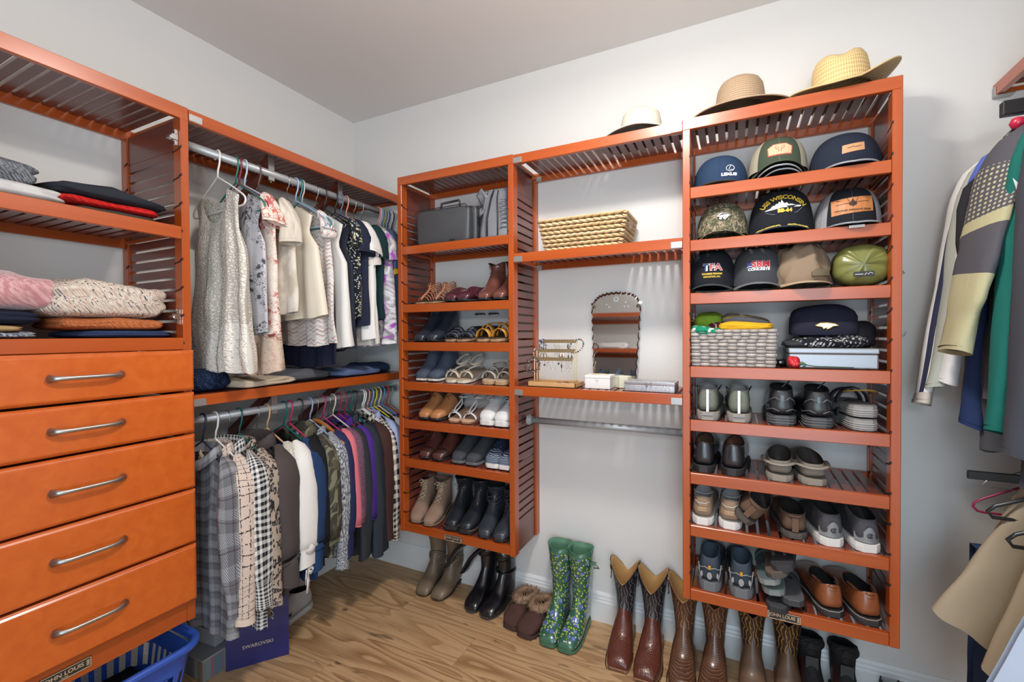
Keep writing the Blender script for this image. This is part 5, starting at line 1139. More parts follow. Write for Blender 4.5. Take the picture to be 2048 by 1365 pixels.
def clog(side, i):
    T_ = MOC(.050, .060, .050); t = mkshoe('rubber_clog', side, T_, .27, .104, .022, mats=[plain('taupe_foam', (.20, .175, .145), .7)], solem=plain('taupe_foam_light', (.27, .24, .20), .7), outl=OUTR, label='%s taupe rubber clog with a heel strap' % RWH[i], lining=plain('clog_inside', (.035, .03, .026), .8))
    MB().tube([(.053*cos(a), .19+.088*sin(a), .066-.004*sin(a)) for a in [-.1+(pi+.2)*k/18 for k in range(19)]], .009, 7, flat=.4, up=(0, 0, 1)).build('heel_strap', plain('taupe_strap', (.30, .265, .22), .7), t, smooth=True)
    g_ = MB()
    for (x, y) in ((0, .045), (-.018, .06), (.018, .06), (0, .075)): g_.lathe([(0, 0), (.005, 0), (.005, .002), (0, .002)], 8, c=(x, y, .068))
    g_.build('vent_holes', DARKIN, t, kind='stuff'); return L_(t, .27)
bshoe(clog, (2.322, 2.430), .862, -.270, dr=(-.08, .10))
def dude(side, i):
    T_ = LOW(.080, .055, .045); t = mkshoe('canvas_slip_on', side, T_, .28, .096, .026, mats=[lea('sand_canvas', (.34, .235, .155), .85, 0, kind='knitup', c2=(.30, .2, .13))], solem=RUBW, outl=OUTR, label='%s tan canvas slip-on with white sole and elastic cord' % RWH[i], lining=plain('grey_lining', (0, 0, 0)), dip=.012)
    heelpatch(t, .28, .026, .062, .034, .015, plain('tan_patch', (.58, .40, .24), .7), 'heel_patch', .004)
    vs, fs = text_mesh('DUDE', .013, bold=.0002); MB().add([(-v[0], .2848, .062+v[1]) for v in vs], fs).build('patch_lettering', plain('patch_ink', (.30, .19, .11), .7), t)
    MB().tube([(-.026, .273, .092), (-.012, .286, .086), (.012, .286, .086), (.026, .273, .092)], .0022, 6).tube([(.036*cos(a), .17+.06*sin(a), .105) for a in [pi*k/12 for k in range(13)]], .002, 5).build('elastic_cord', plain('cord_grey', (.45, .46, .46), .6), t, smooth=True)
    return L_(t, .28)
bshoe(dude, (2.066, 2.160), .660, -.276, dr=(0, -.06))
def bsl(side, i):
    T_ = MOC(.065, .058, .050); t = mkshoe('suede_slipper', side, T_, .27, .100, .020, mats=[lea('brown_suede', (.115, .065, .042), .9, 0, bs=500)], solem=plain('slipper_sole', (.085, .072, .062), .7), outl=OUTR, label=('brown suede slipper tipped on its side' if i == 0 else 'upright brown suede slipper beside the tipped one'), lining=plain('dark_fleece', (.02, .016, .014), .95, bump=1, bs=900))
    MB().tube([(.040*cos(a), .185+.088*sin(a), .080) for a in [pi*k/16 for k in range(17)]], .004, 6).build('collar_trim', lea('brown_suede', (0, 0, 0)), t, smooth=True)
    heelpatch(t, .27, .02, .050, .020, .05, lea('brown_suede_light', (.15, .085, .055), .9, 0), 'heel_tab', .003); return L_(t, .27)
q = bshoe(bsl, (2.262, 2.372), .660, -.262, dr=(-.1, .05))
q[0].rotation_euler = (radians(-4), radians(-38), PI-.15); q[0].location = (2.250-.27*sin(.15)*-1*0, -.02+.0, .722)
def champ(side, i):
    T_ = LOW(.078, .058, .047); t = mkshoe('knit_sneaker', side, T_, .28, .098, .028, mats=[lea('charcoal_knit', (.035, .036, .042), .8, 0, kind='knitup', c2=(.06, .06, .07))], solem=RUBW, outl=OUTR, label='%s black and grey knit sneaker with a round letter emblem on its heel' % RWH[i])
    # grey overlay on the heel
    mb = MB(); vs = []; fs = []; n = 10
    for i_ in range(n+1):
        x = -.036+.072*i_/n; y = .284-.028*(x/.036)**2; hz = .086-.028*min(1, abs(x)/.018)**2*.9
        vs += [(x, y, .032), (x, y-.002, max(.05, hz))]
    for i_ in range(n): a = 2*i_; fs.append((a, a+1, a+3, a+2))
    mb.add(vs, fs).build('heel_overlay', plain('grey_overlay', (.24, .25, .26), .6), t)
    e = MB(); 
    e.tube([(-(.0085*cos(a)), .2865, .058+.007*sin(a)) for a in [.7+(2*pi-1.4)*k/16 for k in range(17)]], .0014, 5).tube([(-(.002+.004*cos(a)), .2865, .058+.0032*sin(a)) for a in [.7+(2*pi-1.4)*k/10 for k in range(11)]], .0011, 5)
    e.build('emblem', plain('emblem_black', (.015, .015, .018), .5), t); return L_(t, .28)
bshoe(champ, (2.482, 2.582), .660, -.276, dr=(.18, .16))
def keen(side, i):
    T_ = LOW(.092, .064, .048); t = mkshoe('hiking_sandal', side, T_, .29, .100, .034, mats=[lea('navy_sport', (.030, .045, .065), .7, 0)], solem=plain('storm_sole', (.14, .155, .17), .6), outl=OUTR, label='%s navy hiking sandal with grey trim and an orange heel cord' % RWH[i], lining=plain('navy_lining', (.05, .08, .11), .8), scal=.012)
    tr = plain('pewter_trim', (.28, .28, .27), .5); mb = MB()
    for s_ in (-1, 1): mb.tube([(0, .294, .086), (s_*.016, .292, .092), (s_*.030, .278, .082), (s_*.042, .25, .075), (s_*.046, .2, .08)], .0022, 5).tube([(s_*.030, .284, .04), (s_*.036, .272, .065), (s_*.040, .262, .095)], .002, 5)
    mb.build('trim_piping', tr, t, smooth=True)
    for (x, w, h, y) in ((0, .018, .028, .2955), (-.028, .008, .022, .285), (.028, .008, .022, .285)):
        MB().lathe([(0, 0), (.5, 0), (.5, .0015), (0, .002)], 12).xf(Matrix.Translation((x, y-.0035 if x == 0 else y-.002, .060)) @ Matrix.Diagonal((w, 1, h, 1)) @ Matrix.Rotation(-pi/2, 4, 'X')).build('reflector', plain('reflector_grey', (.33, .32, .31), .5), t)
    MB().box(-.005, .005, .2905, .297, .085, .099).build('heel_cord', plain('cord_orange', (.62, .28, .02), .6), t, bevel=.001)
    return L_(t, .29)
bshoe(keen, (2.092, 2.200), .412, -.282)
# stacked flats between the hiking sandals and the brown loafers
def flat(label, c, solec, x, y, z, rz, rx=0, ry=0, L=.26, name='flip_flop', sc=(1, 1)):
    t, zl = footbed(name, label, L, .094, .016, .004, plain(name+'_sole_%d' % int(c[0]*1e4), solec, .7), plain(name+'_bed_%d' % int(c[0]*1e4), c, .7), outl=OUTR)
    mb = MB(); strap(mb, (-.042, .09, .016), (.042, .09, .016), .035, .032, .0035); mb.build('strap', plain(name+'_strap_%d' % int(c[0]*1e4), tuple(q*.6 for q in c), .7), t, smooth=True)
    t.location = (x, y, z); t.rotation_euler = (rx, ry, rz); return t
flat('lowest black sandal of the jumbled stack, hanging over the shelf edge', (.05, .055, .06), (.03, .032, .035), 2.372, -.060, .418, PI-.25, radians(-3))
flat('dark grey sandal second from the bottom of the jumbled stack', (.10, .105, .11), (.05, .052, .055), 2.345, -.045, .446, PI+.08, radians(-2))
flat('sage green sandal in the middle of the jumbled stack', (.16, .22, .20), (.22, .25, .25), 2.300, -.040, .476, PI+.02, radians(-4), radians(6))
flat('teal grey sandal lying above the sage one', (.09, .13, .13), (.25, .27, .27), 2.300, -.050, .506, PI-.04, radians(-2), radians(10))
flat('brown leather sandal tilted near the top of the jumbled stack', (.14, .105, .08), (.09, .08, .07), 2.335, -.055, .545, PI-.10, radians(-4), radians(22))
flat('black sandal with a yellow label on its sole, topmost of the jumbled stack', (.04, .04, .045), (.045, .045, .05), 2.36, -.055, .588, PI-.15, radians(-8), radians(14))
MB().box(2.352, 2.372, -.2995, -.298, .572, .584).xf(Matrix.Identity(4)).build('sole_label', plain('yellow_label', (.42, .36, .06), .6), None)
bpy.data.objects.remove(bpy.data.objects['sole_label'])
def bloaf(side, i):
    T_ = MOC(.088, .056, .049); t = mkshoe('brown_loafer', side, T_, .30, .104, .020, mats=[lea('cognac', (.26, .080, .028), .35, .35)], solem=plain('charcoal_heel', (.035, .036, .038), .55), outl=OUT, label='%s cognac leather loafer with padded collar and black sole' % RWH[i], lining=DARKIN, dip=.012, welt=.005)
    mb = MB()
    for z_ in (.080, .093): mb.tube([(.036*cos(a), .20+.092*sin(a), z_+.008*sin(a)+.003*sin(5*a)) for a in [.15+(pi-.3)*k/18 for k in range(19)]], .005, 6)
    mb.build('collar_padding', lea('cognac', (0, 0, 0)), t, smooth=True)
    MB().tube([(interp(OUT, u)*.055*sd, .30*u+.004, .021) for sd, us in ((-1, [.3+k/16*.7 for k in range(17)]), (1, [1-k/16*.7 for k in range(17)])) for u in us], .0018, 5).build('welt_stitch', plain('grey_stitch', (.30, .27, .22), .7), t, smooth=True)
    t['_L'] = .30; return t
bshoe(bloaf, (2.485, 2.590), .412, -.268, dr=(.20, .20))
# ================================================================ on the floor
def fpair(fn, pts, rz=0, dr=(0, 0)):
    for i, (x, y) in enumerate(pts):
        t = fn(-1 if i == 0 else 1, i); t.location = (x, y, 0); t.rotation_euler = (0, 0, rz+dr[i])
def tslouch(side, i):
    T_ = TALL(.26, .052); t = mkshoe('slouch_boot', side, T_, .24, .082, .006, .016, mats=[lea('mushroom', (.175, .125, .080), .5, .2, bump=.5, bs=40)], solem=plain('dark_brown_sole', (.05, .03, .02), .6), label='%s mushroom brown slouch boot on the floor under the shoe tower' % WH[i], scal=-.02, lining=plain('brown_lining', (0, 0, 0)))
    mb = MB()
    for q in range(3): mb.tube([(.042*cos(a), .185+.050*sin(a), .125+q*.022+.014*sin(2*a+q*2)) for a in [2*pi*k/20 for k in range(20)]], .0055, 6, closed=True)
    mb.build('creases', lea('mushroom', (0, 0, 0)), t, smooth=True); return t
fpair(tslouch, ((.668, -.225), (.782, -.222)), .06)
def rid(side, i):
    T_ = TALL(.235, .052); t = mkshoe('riding_boot', side, T_, .255, .086, .009, .014, mats=[lea('black_riding', (.010, .010, .013), .25, .6)], solem=plain('dark_ridge', (0, 0, 0)), label='%s black riding boot on the floor with its shaft folded over' % WH[i])
    # shaft folded over towards the left
    H0 = .235; P = [((.0, .19, H0-.01), .052, .052), ((-.010, .19, H0+.03), .050, .040), ((-.05, .185, H0+.055), .048, .022), ((-.11, .17, H0+.035), .050, .015), ((-.17, .15, H0-.02), .050, .013), ((-.215, .13, H0-.10), .048, .012)]
    rr = []
    for q, (p, a, b) in enumerate(P):
        p = Vector(p); n_ = Vector(P[min(q+1, len(P)-1)][0])-Vector(P[max(q-1, 0)][0]); n_.normalize(); u = Vector((0, 1, 0)); v = n_.cross(u).normalized()
        rr.append([p+u*a*cos(2*pi*k/18)+v*b*sin(2*pi*k/18) for k in range(18)])
    k_ = .78 if i == 0 else 1
    rr2 = catmull([tuple(c for p in r for c in p) for r in rr], 16); rr = [[Vector(r[3*k:3*k+3]) for k in range(18)] for r in rr2]
    MB().loft(rr).build('folded_shaft', lea('black_riding', (0, 0, 0)), t, smooth=True)
    if i: 
        MB().tube([(.047*cos(a), .195+.052*sin(a), .165) for a in [2*pi*k/20 for k in range(20)]], .008, 6, closed=True, flat=.35, up=(0, 0, 1)).build('ankle_strap', lea('black_gloss', (0, 0, 0)), t, smooth=True)
        for q in range(6): a = -.9+q*.18; MB().lathe([(0, -.0025), (.0025, 0), (0, .0025)], 6, c=(.056*cos(a), .195+.061*sin(a), .165)).build('stud', plain('chrome', (0, 0, 0)), t)
    return t
fpair(rid, ((.975, -.232), (1.088, -.245)), -.06)
def slp(side, i):
    T_ = MOC(.05, .058, .050); t = mkshoe('fur_slipper', side, T_, .25, .098, .016, mats=[lea('cocoa_suede', (.075, .032, .025), .95, 0, bs=500)], solem=plain('cocoa_sole', (.060, .030, .024), .8), outl=OUTR, label='%s brown suede slipper with a fluffy fur collar' % WH[i], treads=12)
    fur = plain('tan_fur', (.30, .19, .12), .95, bump=1, bs=420, var=.4)
    rr = []; rnd = random.Random(i+3)
    ring = []
    for k in range(40):
        a = 2*pi*k/40; ring.append((Vector((.040*cos(a), .165+.070*sin(a), .085-.012*sin(a))), a))
    mb = MB()
    for r in range(9):
        pass
    rr = []
    for p, a in ring:
        o = Vector((cos(a), sin(a), 0)); rg = []
        for k in range(12):
            b = 2*pi*k/12; rad = .019*(1+.28*noise.noise(Vector((a*3, b*1.5, i*4.)))+.15*noise.noise(Vector((a*11, b*5, i*4.))))
            rg.append(p+o*cos(b)*rad+Vector((0, 0, sin(b)*rad)))
        rr.append(rg)
    rr.append(rr[0]); mb.loft(rr, True, False, False)
    # tufts
    for q in range(420):
        p, a = ring[rnd.randrange(40)]; b = rnd.uniform(-.4, 2.6); o = Vector((cos(a), sin(a), 0)); d = o*cos(b)+Vector((0, 0, sin(b))); c = p+d*.018+Vector((rnd.uniform(-.004, .004),)*3); e = c+d*.013+Vector((rnd.uniform(-.007, .007), rnd.uniform(-.007, .007), rnd.uniform(-.006, .002))); s_ = Vector((-sin(a), cos(a), 0))*.0022
        mb.add([c-s_, c+s_, c+d*.002, e], [(0, 1, 3), (1, 2, 3), (2, 0, 3)])
    mb.build('fur_collar', fur, t, smooth=True)
    MB().tube([(0, .004, .03), (0, .02, .057), (0, .05, .073), (0, .085, .080)], .0012, 4).build('centre_seam', plain('cocoa_sole', (0, 0, 0)), t); return t
fpair(slp, ((1.215, -.262), (1.318, -.290)), -.12, (0, .02))
def rain(side, i):
    T_ = TALL(.355, .060); t = mkshoe('rain_boot', side, T_, .275, .094, .014, .010, mats=[lea('green_rubber', (.05, .155, .095), .25, .6, var=.05), lea('flower_rubber', (.03, .09, .055), .22, .6, kind='flowers')], mf=lambda u, a: 0 if (u < .10 or u > .955 or .42 < a < .58) else 1, solem=lea('green_rubber', (0, 0, 0)), heelm=lea('green_rubber', (0, 0, 0)), outl=OUTR, label='%s tall green rain boot printed with blue and yellow flowers' % WH[i], lining=plain('green_lining', (.10, .24, .15), .6), scal=.012, piping=lea('green_rubber', (0, 0, 0)))
    MB().box(.052, .075, .185, .215, .318, .326).tube([(.056, .18, .325), (.084, .19, .322), (.086, .21, .300), (.060, .22, .292)], .006, 6, flat=.4).build('side_buckle', lea('green_rubber', (0, 0, 0)), t, bevel=.001); return t
fpair(rain, ((1.418, -.298), (1.522, -.300)), 0)
def cowboy(nm, body, shaft, pip, lin, desc, h=.292, outl=OUTSQ, W=.100):
    def f(side, i):
        T_ = [(.0, .018, .0, .003, .032), (.012, .030, .01, .0, .039), (.08, .044, .08, .0, .047), (.22, .058, .23, .0, .052), (.36, .078, .42, .0, .050), (.46, .104, .66, .0, .044), (.53, .130, .90, .002, .038), (.565, .150, .985, .02, .038), (.575, .175, .975, .075, .040), (.565, .215, .965, .17, .046), (.535, .255, .99, .245, .057), (.50, h, 1.03, h, .066)]
        t = mkshoe(nm, side, T_, .30, W, .008, .026, mats=[body, shaft], mf=lambda u, a: 1 if (u > .56 and (a < .30 or a > .70)) or u > .66 else 0, solem=plain('leather_sole', (.30, .14, .075), .5), heelm=plain('stacked_heel', (.05, .022, .014), .5), outl=outl, lining=lin, piping=pip, scal=.085, label=desc % WH[i], inner=9, n=36, welt=.005)
        MB().tube([(sd*(interp(outl, u)*W/2+.004), .30*u-.004, .0095) for sd, us in ((-1, [k/14*.6 for k in range(15)][::-1]), (1, [k/14*.6 for k in range(15)])) for u in us], .0016, 5).build('welt_stitching', plain('cream_stitch', (.55, .42, .28), .6), t)
        for sd in (-1, 1):
            MB().tube([(sd*.064, .215, h+.020), (sd*.067, .218, h+.034), (sd*.062, .225, h+.018), (sd*.066, .23, h-.03)], .006, 6, flat=.3).build('pull_strap', shaft, t, smooth=True)
        return t
    return f
fpair(cowboy('cowboy_boot', lea('ostrich', (.115, .030, .018), .3, .45, kind='bumps', c2=(.055, .014, .010), bump=.9), lea('black_stitched', (.022, .020, .024), .35, .35, kind='stitch', c2=(.16, .155, .16)), plain('cream_stitch', (0, 0, 0)), TANIN, '%s cowboy boot with reddish ostrich foot and black stitched shaft'), ((1.735, -.302), (1.862, -.318)), 0.03)
fpair(cowboy('cowboy_boot', lea('walnut', (.085, .036, .020), .25, .6, kind='waves', c2=(.20, .10, .055)), lea('walnut_stitched', (.10, .040, .022), .35, .3, kind='stitch', c2=(.26, .16, .09)), plain('brown_welt', (0, 0, 0)), TANIN, '%s walnut brown square-toe cowboy boot with pale stitching'), ((1.985, -.325), (2.105, -.325)), 0.0)
fpair(cowboy('cowboy_boot', lea('distressed', (.13, .075, .045), .5, .2, var=.5), lea('gold_stitched', (.045, .022, .014), .4, .25, kind='stitch', c2=(.34, .20, .06)), plain('brown_welt', (0, 0, 0)), plain('black_lining', (.015, .011, .010), .8), '%s distressed brown cowboy boot with gold swirl stitching under the right tower'), ((2.240, -.315), (2.362, -.315)), 0.0)
def dkb(side, i):
    T_ = TALL(.17, .050); t = mkshoe('work_boot', side, T_, .29, .100, .020, .010, mats=[lea('black_work', (.010, .0095, .0095), .8, 0), lea('maroon_side', (.06, .014, .010), .6, .1)], mf=lambda u, a: 1 if (.3 < u < .62 and (.70 < a < .86 or .14 < a < .30)) else 0, solem=RUB, outl=OUTR, label='%s black work boot in the dark below the right tower' % WH[i])
    laces(t, T_, .29, .020, (.02, .02, .022), .42, .86, 6); MB().box(-.02, .02, .150, .154, .13, .175).build('tongue_label', plain('grey_label', (.04, .042, .045), .6), t); return t
fpair(dkb, ((2.440, -.290), (2.548, -.290)), 0.0)
def shb(side, i):
    T_ = LOW(.075, .055, .045); return mkshoe('black_shoe', side, T_, .28, .095, .020, mats=[lea('black_work', (0, 0, 0))], solem=RUB, label='%s black shoe on the floor at the right edge of the tower' % WH[i], cat='shoe')
fpair(shb, ((2.70, -.27), (2.80, -.27)), 0.0)
# white running shoe half behind the navy bag
def ua(side, i):
    T_ = LOW(.078, .056, .045); t = mkshoe('white_running_shoe', side, T_, .27, .094, .026, mats=[lea('chalk_knit', (.50, .48, .47), .8, 0, kind='knitup', c2=(.42, .4, .4))], solem=plain('chalk_sole', (.55, .53, .52), .6), outl=OUTR, label='pale running shoe with a black crossed-arc emblem behind the navy bag')
    e = MB()
    for s_ in (-1, 1): e.tube([(.047, .10+.014*cos(a), .052+s_*.009-s_*.006*sin(a)) for a in [pi*k/10 for k in range(11)]], [.0008+.0022*sin(pi*k/10) for k in range(11)], 5)
    e.build('emblem', RUB, t); return t
t = ua(1, 0); t.location = (.225, -.80, .0); t.rotation_euler = (0, 0, .10)
# ================================================================== caps
def crown_pt(u, v, a, b, h, z0, ex=.62):
    """u azimuth (0 = front), v elevation 0..1"""
    c = max(0, cos(v*pi/2))**ex; s_ = sin(v*pi/2)**.92
    return Vector((a*c*sin(u), -b*c*cos(u), z0+h*s_))
def cap(label, x, y, z, front, side, brim, a=.085, b=.098, h=.125, z0=.022, K=1.06, rz=0, rx=0, bdrop=.030, blen=.066, under=None, edge=None, ex=.62, split=.95, button=True, name='baseball_cap', lump=0):
    t = empty(name, (x, y, z), rz, label, 'cap'); t.rotation_euler = (rx, 0, rz)
    NU, NV = 40, 14; rr = []
    for i in range(NV+1):
        v = i/NV*.985; rr.append([tuple(crown_pt(2*pi*j/NU-pi, v, a, b, h, z0, ex)*1.0+Vector((lump*noise.noise(Vector((j*.4, v*4, 1))), lump*noise.noise(Vector((j*.3, v*5, 7))), lump*1.4*noise.noise(Vector((j*.25, v*4, 3))) if i else 0))) for j in range(NU)])
    MB().loft(rr, c0=False, uv=lambda j, i: (j/NU*.55, i/NV*.17), mf=lambda i, j: 0 if abs(2*pi*(j+.5)/NU-pi) < split else 1).build('crown', [front, side], t, smooth=True)
    if button: MB().lathe([(0, h+z0-.001), (.007, h+z0-.001), (.006, h+z0+.004), (0, h+z0+.005)], 12).build('button', side, t, smooth=True)
    # brim: curved visor
    n, m = 26, 8; th = .0022; top = []; bot = []
    for i in range(m+1):
        r = i/m; row = []
        for j in range(n+1):
            s_ = -1+2*j/n; p = crown_pt(s_*1.12, .02, a, b, h, z0, ex); reach = blen*(1-abs(s_)**2.6)
            row.append(Vector((p.x*(1+.10*r*(1-abs(s_))), p.y-reach*r, p.z+.003-bdrop*abs(p.x/a)**1.8*(.55+.45*r)-.010*r*(1-abs(s_)))))
        top.append(row)
    sm = MB()
    rows = [[tuple(p) for p in r] for r in top]+[[tuple(p-Vector((0, 0, th*1.6))) for p in r] for r in top[::-1]]
    zmin = min(p[2] for r in rows for p in r)
    sm.loft(rows, False, mf=lambda i, j: 0 if i < m else (1 if i > m else 2), uv=lambda j, i: (j/n*.2, i/m*.07))
    sm.build('brim', [brim, under or brim, edge or brim], t, smooth=True)
    if edge: MB().tube(top[m], .0016, 5).build('brim_edging', edge, t, smooth=True)
    sw = MB()
    for u in (-pi*.66, -pi*.33, 0, pi*.33, pi*.66, pi) if not lump else (): sw.tube([crown_pt(u, v/8*.95, a, b, h, z0, ex)*1.0 for v in range(9)], .0006, 4)
    if sw.v: sw.build('seams', side, t)
    sh = -(zmin) if zmin < 0 else -zmin
    t.location.z = z+sh*1.0+.001
    t['_p'] = (a, b, h, z0, ex); t.scale = (K, K*.98, K); return t
def oncap(t, pts, off=.0012, u0=0, v0=.0):
    """map flat (x,y) metres onto the crown: x sideways, y upward"""
    a, b, h, z0, ex = t['_p']; out = []
    for p in pts:
        x, y = p[0]+u0, p[1]+v0
        v = math.asin(min(.98, max(0, (y-z0)/h))**(1/.92))/(pi/2); c = max(.05, cos(v*pi/2)**ex); u = math.asin(max(-.98, min(.98, x/(a*c))))
        q = crown_pt(u, v, a, b, h, z0, ex); nrm = Vector((sin(u)*b, -cos(u)*a, .25*a)).normalized(); out.append(tuple(q+nrm*(off+(p[2] if len(p) > 2 else 0))))
    return out
def captext(t, txt, size, x, y, m, part='lettering', arc=0, off=.0022, bold=.0004, sp=1, shear=0, width=None):
    vs, fs = text_mesh(txt, size, bold=bold, sp=sp, shear=shear)
    if width: k = width/(2*max(v[0] for v in vs)); vs = [(v[0]*k, v[1], 0) for v in vs]
    if arc: 
        R = arc; vs = [((R+v[1])*sin(v[0]/R), (R+v[1])*cos(v[0]/R)-R, 0) for v in vs]
    mb = MB().add(oncap(t, [(v[0]+x, v[1]+y) for v in vs], off), fs); o = mb.build(part, m, t); return o
def cappoly(t, outline, m, part, off=.0015, n=8):
    """fan polygon patch subdivided towards its centre"""
    cx = sum(p[0] for p in outline)/len(outline); cy = sum(p[1] for p in outline)/len(outline); den = []
    for i, p in enumerate(outline):
        q = outline[(i+1) % len(outline)]
        for k in range(4): den.append((lerp(p[0], q[0], k/4), lerp(p[1], q[1], k/4)))
    rings = [[(lerp(cx, p[0], r), lerp(cy, p[1], r)) for p in den] for r in (.08, .35, .65, 1)]
    rr = [oncap(t, r, off) for r in rings]+[oncap(t, rings[-1], .0002)]
    return MB().loft(rr, c1=False).build(part, m, t)
NAVYC = fab('cap_navy', (.022, .045, .095)); BLKC = fab('cap_black', (.014, .016, .022)); DNAV = fab('cap_dark_navy', (.018, .024, .042)); THW = plain('thread_white', (.80, .80, .80), .6); THY = plain('thread_gold', (.72, .50, .05), .6)
y0 = -.150
c = cap('navy cotton cap with a white ringed letter emblem and LEXUS lettering', 2.125, y0, 1.955, NAVYC, NAVYC, NAVYC, a=.094, h=.120, bdrop=.020, under=plain('yellow_under', (.55, .40, .04), .7), blen=.045)
captext(c, 'LEXUS', .014, .030, .050, THW, bold=.0009, width=.050)
mb = MB(); e = [(.034+.0125*cos(k*2*pi/28), .073+.0115*sin(k*2*pi/28)) for k in range(28)]
mb.tube(oncap(c, e, .0022), .0011, 5, closed=True).tube(oncap(c, [(.036, .083), (.031, .073), (.029, .067), (.044, .067)], .0022), .0012, 5); mb.build('emblem', THW, c)
c = cap('olive and khaki cap with a red-edged tan patch, stacked on darker caps', 2.322, y0, 1.968, fab('cap_olive', (.055, .075, .050)), fab('cap_khaki_mesh', (.42, .38, .29), 'mesh', (.25, .23, .17), s=.004), fab('cap_olive2', (.07, .09, .055)), a=.092, h=.122, bdrop=.042, under=DARKIN, split=.75)
cappoly(c, [(-.034, .060), (.036, .060), (.038, .090), (.020, .103), (-.018, .103), (-.036, .090)], plain('patch_red', (.50, .09, .06), .7), 'patch_border', .0012)
cappoly(c, [(-.031, .063), (.033, .063), (.035, .089), (.019, .100), (-.017, .100), (-.033, .089)], plain('patch_tan', (.62, .42, .26), .7), 'patch', .0024)
mb = MB()
for s_ in (-1, 1): mb.tube(oncap(c, [(.001+s_*.003, .073), (.001+s_*.004, .080), (.001+s_*.013, .086), (.001+s_*.011, .095)], .003), .0008, 4).tube(oncap(c, [(.001+s_*.003, .084), (.001+s_*.007, .094)], .003), .0007, 4)
mb.build('patch_print', plain('patch_red', (0, 0, 0)), c); captext(c, 'HUNT CLUB', .005, .001, .0675, plain('patch_red', (0, 0, 0)), off=.0028, bold=.0001) if 0 else None
for q in range(2):
    cc = cap(('grey-edged dark cap directly under the olive one' if q == 0 else 'lowest dark cap of the stack under the olive one'), 2.322+.006*q, y0+.004+.006*q, 1.955, BLKC, BLKC, BLKC, a=.086-.003*q, b=.088-.003*q, h=.095-.02*q, bdrop=.040+.002*q, edge=plain('edge_grey', (.40, .41, .43), .6), button=False, blen=.072-.006*q)
    cc.location.z = 1.9565+.0095*(1-q)
c = cap('very dark navy cap with a small tan leather patch, right of the top row', 2.530, y0, 1.955, DNAV, DNAV, DNAV, a=.102, h=.132, bdrop=.014, edge=plain('edge_grey', (0, 0, 0)), blen=.060)
cappoly(c, [(-.022, .066), (.038, .073), (.038, .100), (-.020, .094)], plain('leather_patch', (.55, .30, .15), .55), 'patch', .0018)
MB().tube(oncap(c, [(-.008, .0825), (.002, .0835), (.008, .0865), (.013, .0835), (.028, .087)], .003), .0007, 4).build('patch_print', plain('burnt_print', (.22, .10, .05), .7), c)
CAM = fab('cap_camo', (.17, .16, .10), 'camo', (.075, .085, .050), (.36, .27, .19), s=.020)
c = cap('digital camouflage cap with a white snarling cat emblem', 2.132, y0, 1.754, CAM, CAM, CAM, a=.088, h=.125, bdrop=.034, blen=.060)
def catlogo(c, x, y, s, m1, m2):
    o_ = [(-1, .12), (-.55, .55), (-.3, .62), (.05, .60), (.45, .42), (.95, .12), (.62, .08), (.45, -.15), (.1, -.5), (-.05, -.38), (.25, -.05), (.02, .08), (-.22, -.12), (-.3, -.45), (-.62, -.32), (-.55, .0)]
    P = [(x+p[0]*s, y+p[1]*s) for p in o_]
    mb = MB(); vs = oncap(c, P, .0024); mb.add(vs+oncap(c, [(x-.25*s, y+.2*s)], .0028), [(i, (i+1) % len(P), len(P)) for i in range(len(P))]); mb.build('emblem', m1, c)
    MB().tube(oncap(c, P, .0026), s*.035, 4, closed=True).build('emblem_outline', m2, c)
    mb = MB()
    for k in range(3): mb.tube(oncap(c, [(x+(-.75+.18*k)*s, y+(.15+.12*k)*s), (x+(-.35+.2*k)*s, y+(.28+.10*k)*s), (x+(.1+.15*k)*s, y+(.35-.02*k)*s)], .0034), s*.025, 4)
    mb.build('emblem_lines', m2, c)
catlogo(c, .008, .080, .026, THW, plain('thread_black', (.02, .02, .02), .7))
c = cap('black cap reading USS WISCONSIN BB-64 with gold leaves on its brim', 2.332, y0-.005, 1.754, BLKC, BLKC, fab('cap_brim_slate', (.045, .055, .085)), a=.100, h=.150, z0=.030, bdrop=.026, ex=.50, blen=.052)
captext(c, 'USS WISCONSIN', .0205, .002, .140, THY, arc=.075, bold=.0006, sp=.95)
captext(c, 'BB-64', .017, .006, .092, THY, part='lettering', bold=.0010)
mb = MB(); sh = [(-.052, .098), (-.035, .104), (-.028, .112), (-.024, .109), (-.018, .118), (-.014, .115), (-.010, .125), (-.006, .118), (-.003, .132), (.002, .120), (.006, .116), (.012, .119), (.016, .112), (.024, .113), (.036, .109), (.054, .108), (.050, .103), (.0, .1025), (-.045, .096)]
vs = oncap(c, sh, .003); mb.add(vs+oncap(c, [(-.003, .107)], .003), [(i, (i+1) % len(sh), len(sh)) for i in range(len(sh))]); mb.build('ship_silhouette', THW, c)
MB().tube(oncap(c, [(-.050, .092), (-.030, .082), (.042, .084), (.056, .100)], .002), .0007, 4).build('hull_outline', plain('hull_grey', (.30, .32, .36), .6), c)
a_, b_, h_, z0_, ex_ = c['_p']; mb = MB(); rnd = random.Random(4)
for sd in (-1, 1):
    for k in range(22):
        f = k/21; s_ = sd*(.12+.62*f); p = crown_pt(s_*1.12, .02, a_, b_, h_, z0_, ex_); r = .85-.62*f+rnd.uniform(-.08, .08); q = Vector((p.x, p.y-.052*(1-abs(s_)**2.6)*r, p.z+.0052-.026*abs(p.x/a_)**1.8*(.55+.45*r)-.010*r*(1-abs(s_))))
        d = Vector((rnd.uniform(-.007, .007), rnd.uniform(-.004, .004), 0.0015)); mb.tube([q-d, q+Vector((0, 0, .0012)), q+d], [.0006, .0022, .0006], 5)
mb.build('gold_leaves', plain('leaf_gold', (.78, .58, .10), .4), c, kind='stuff')
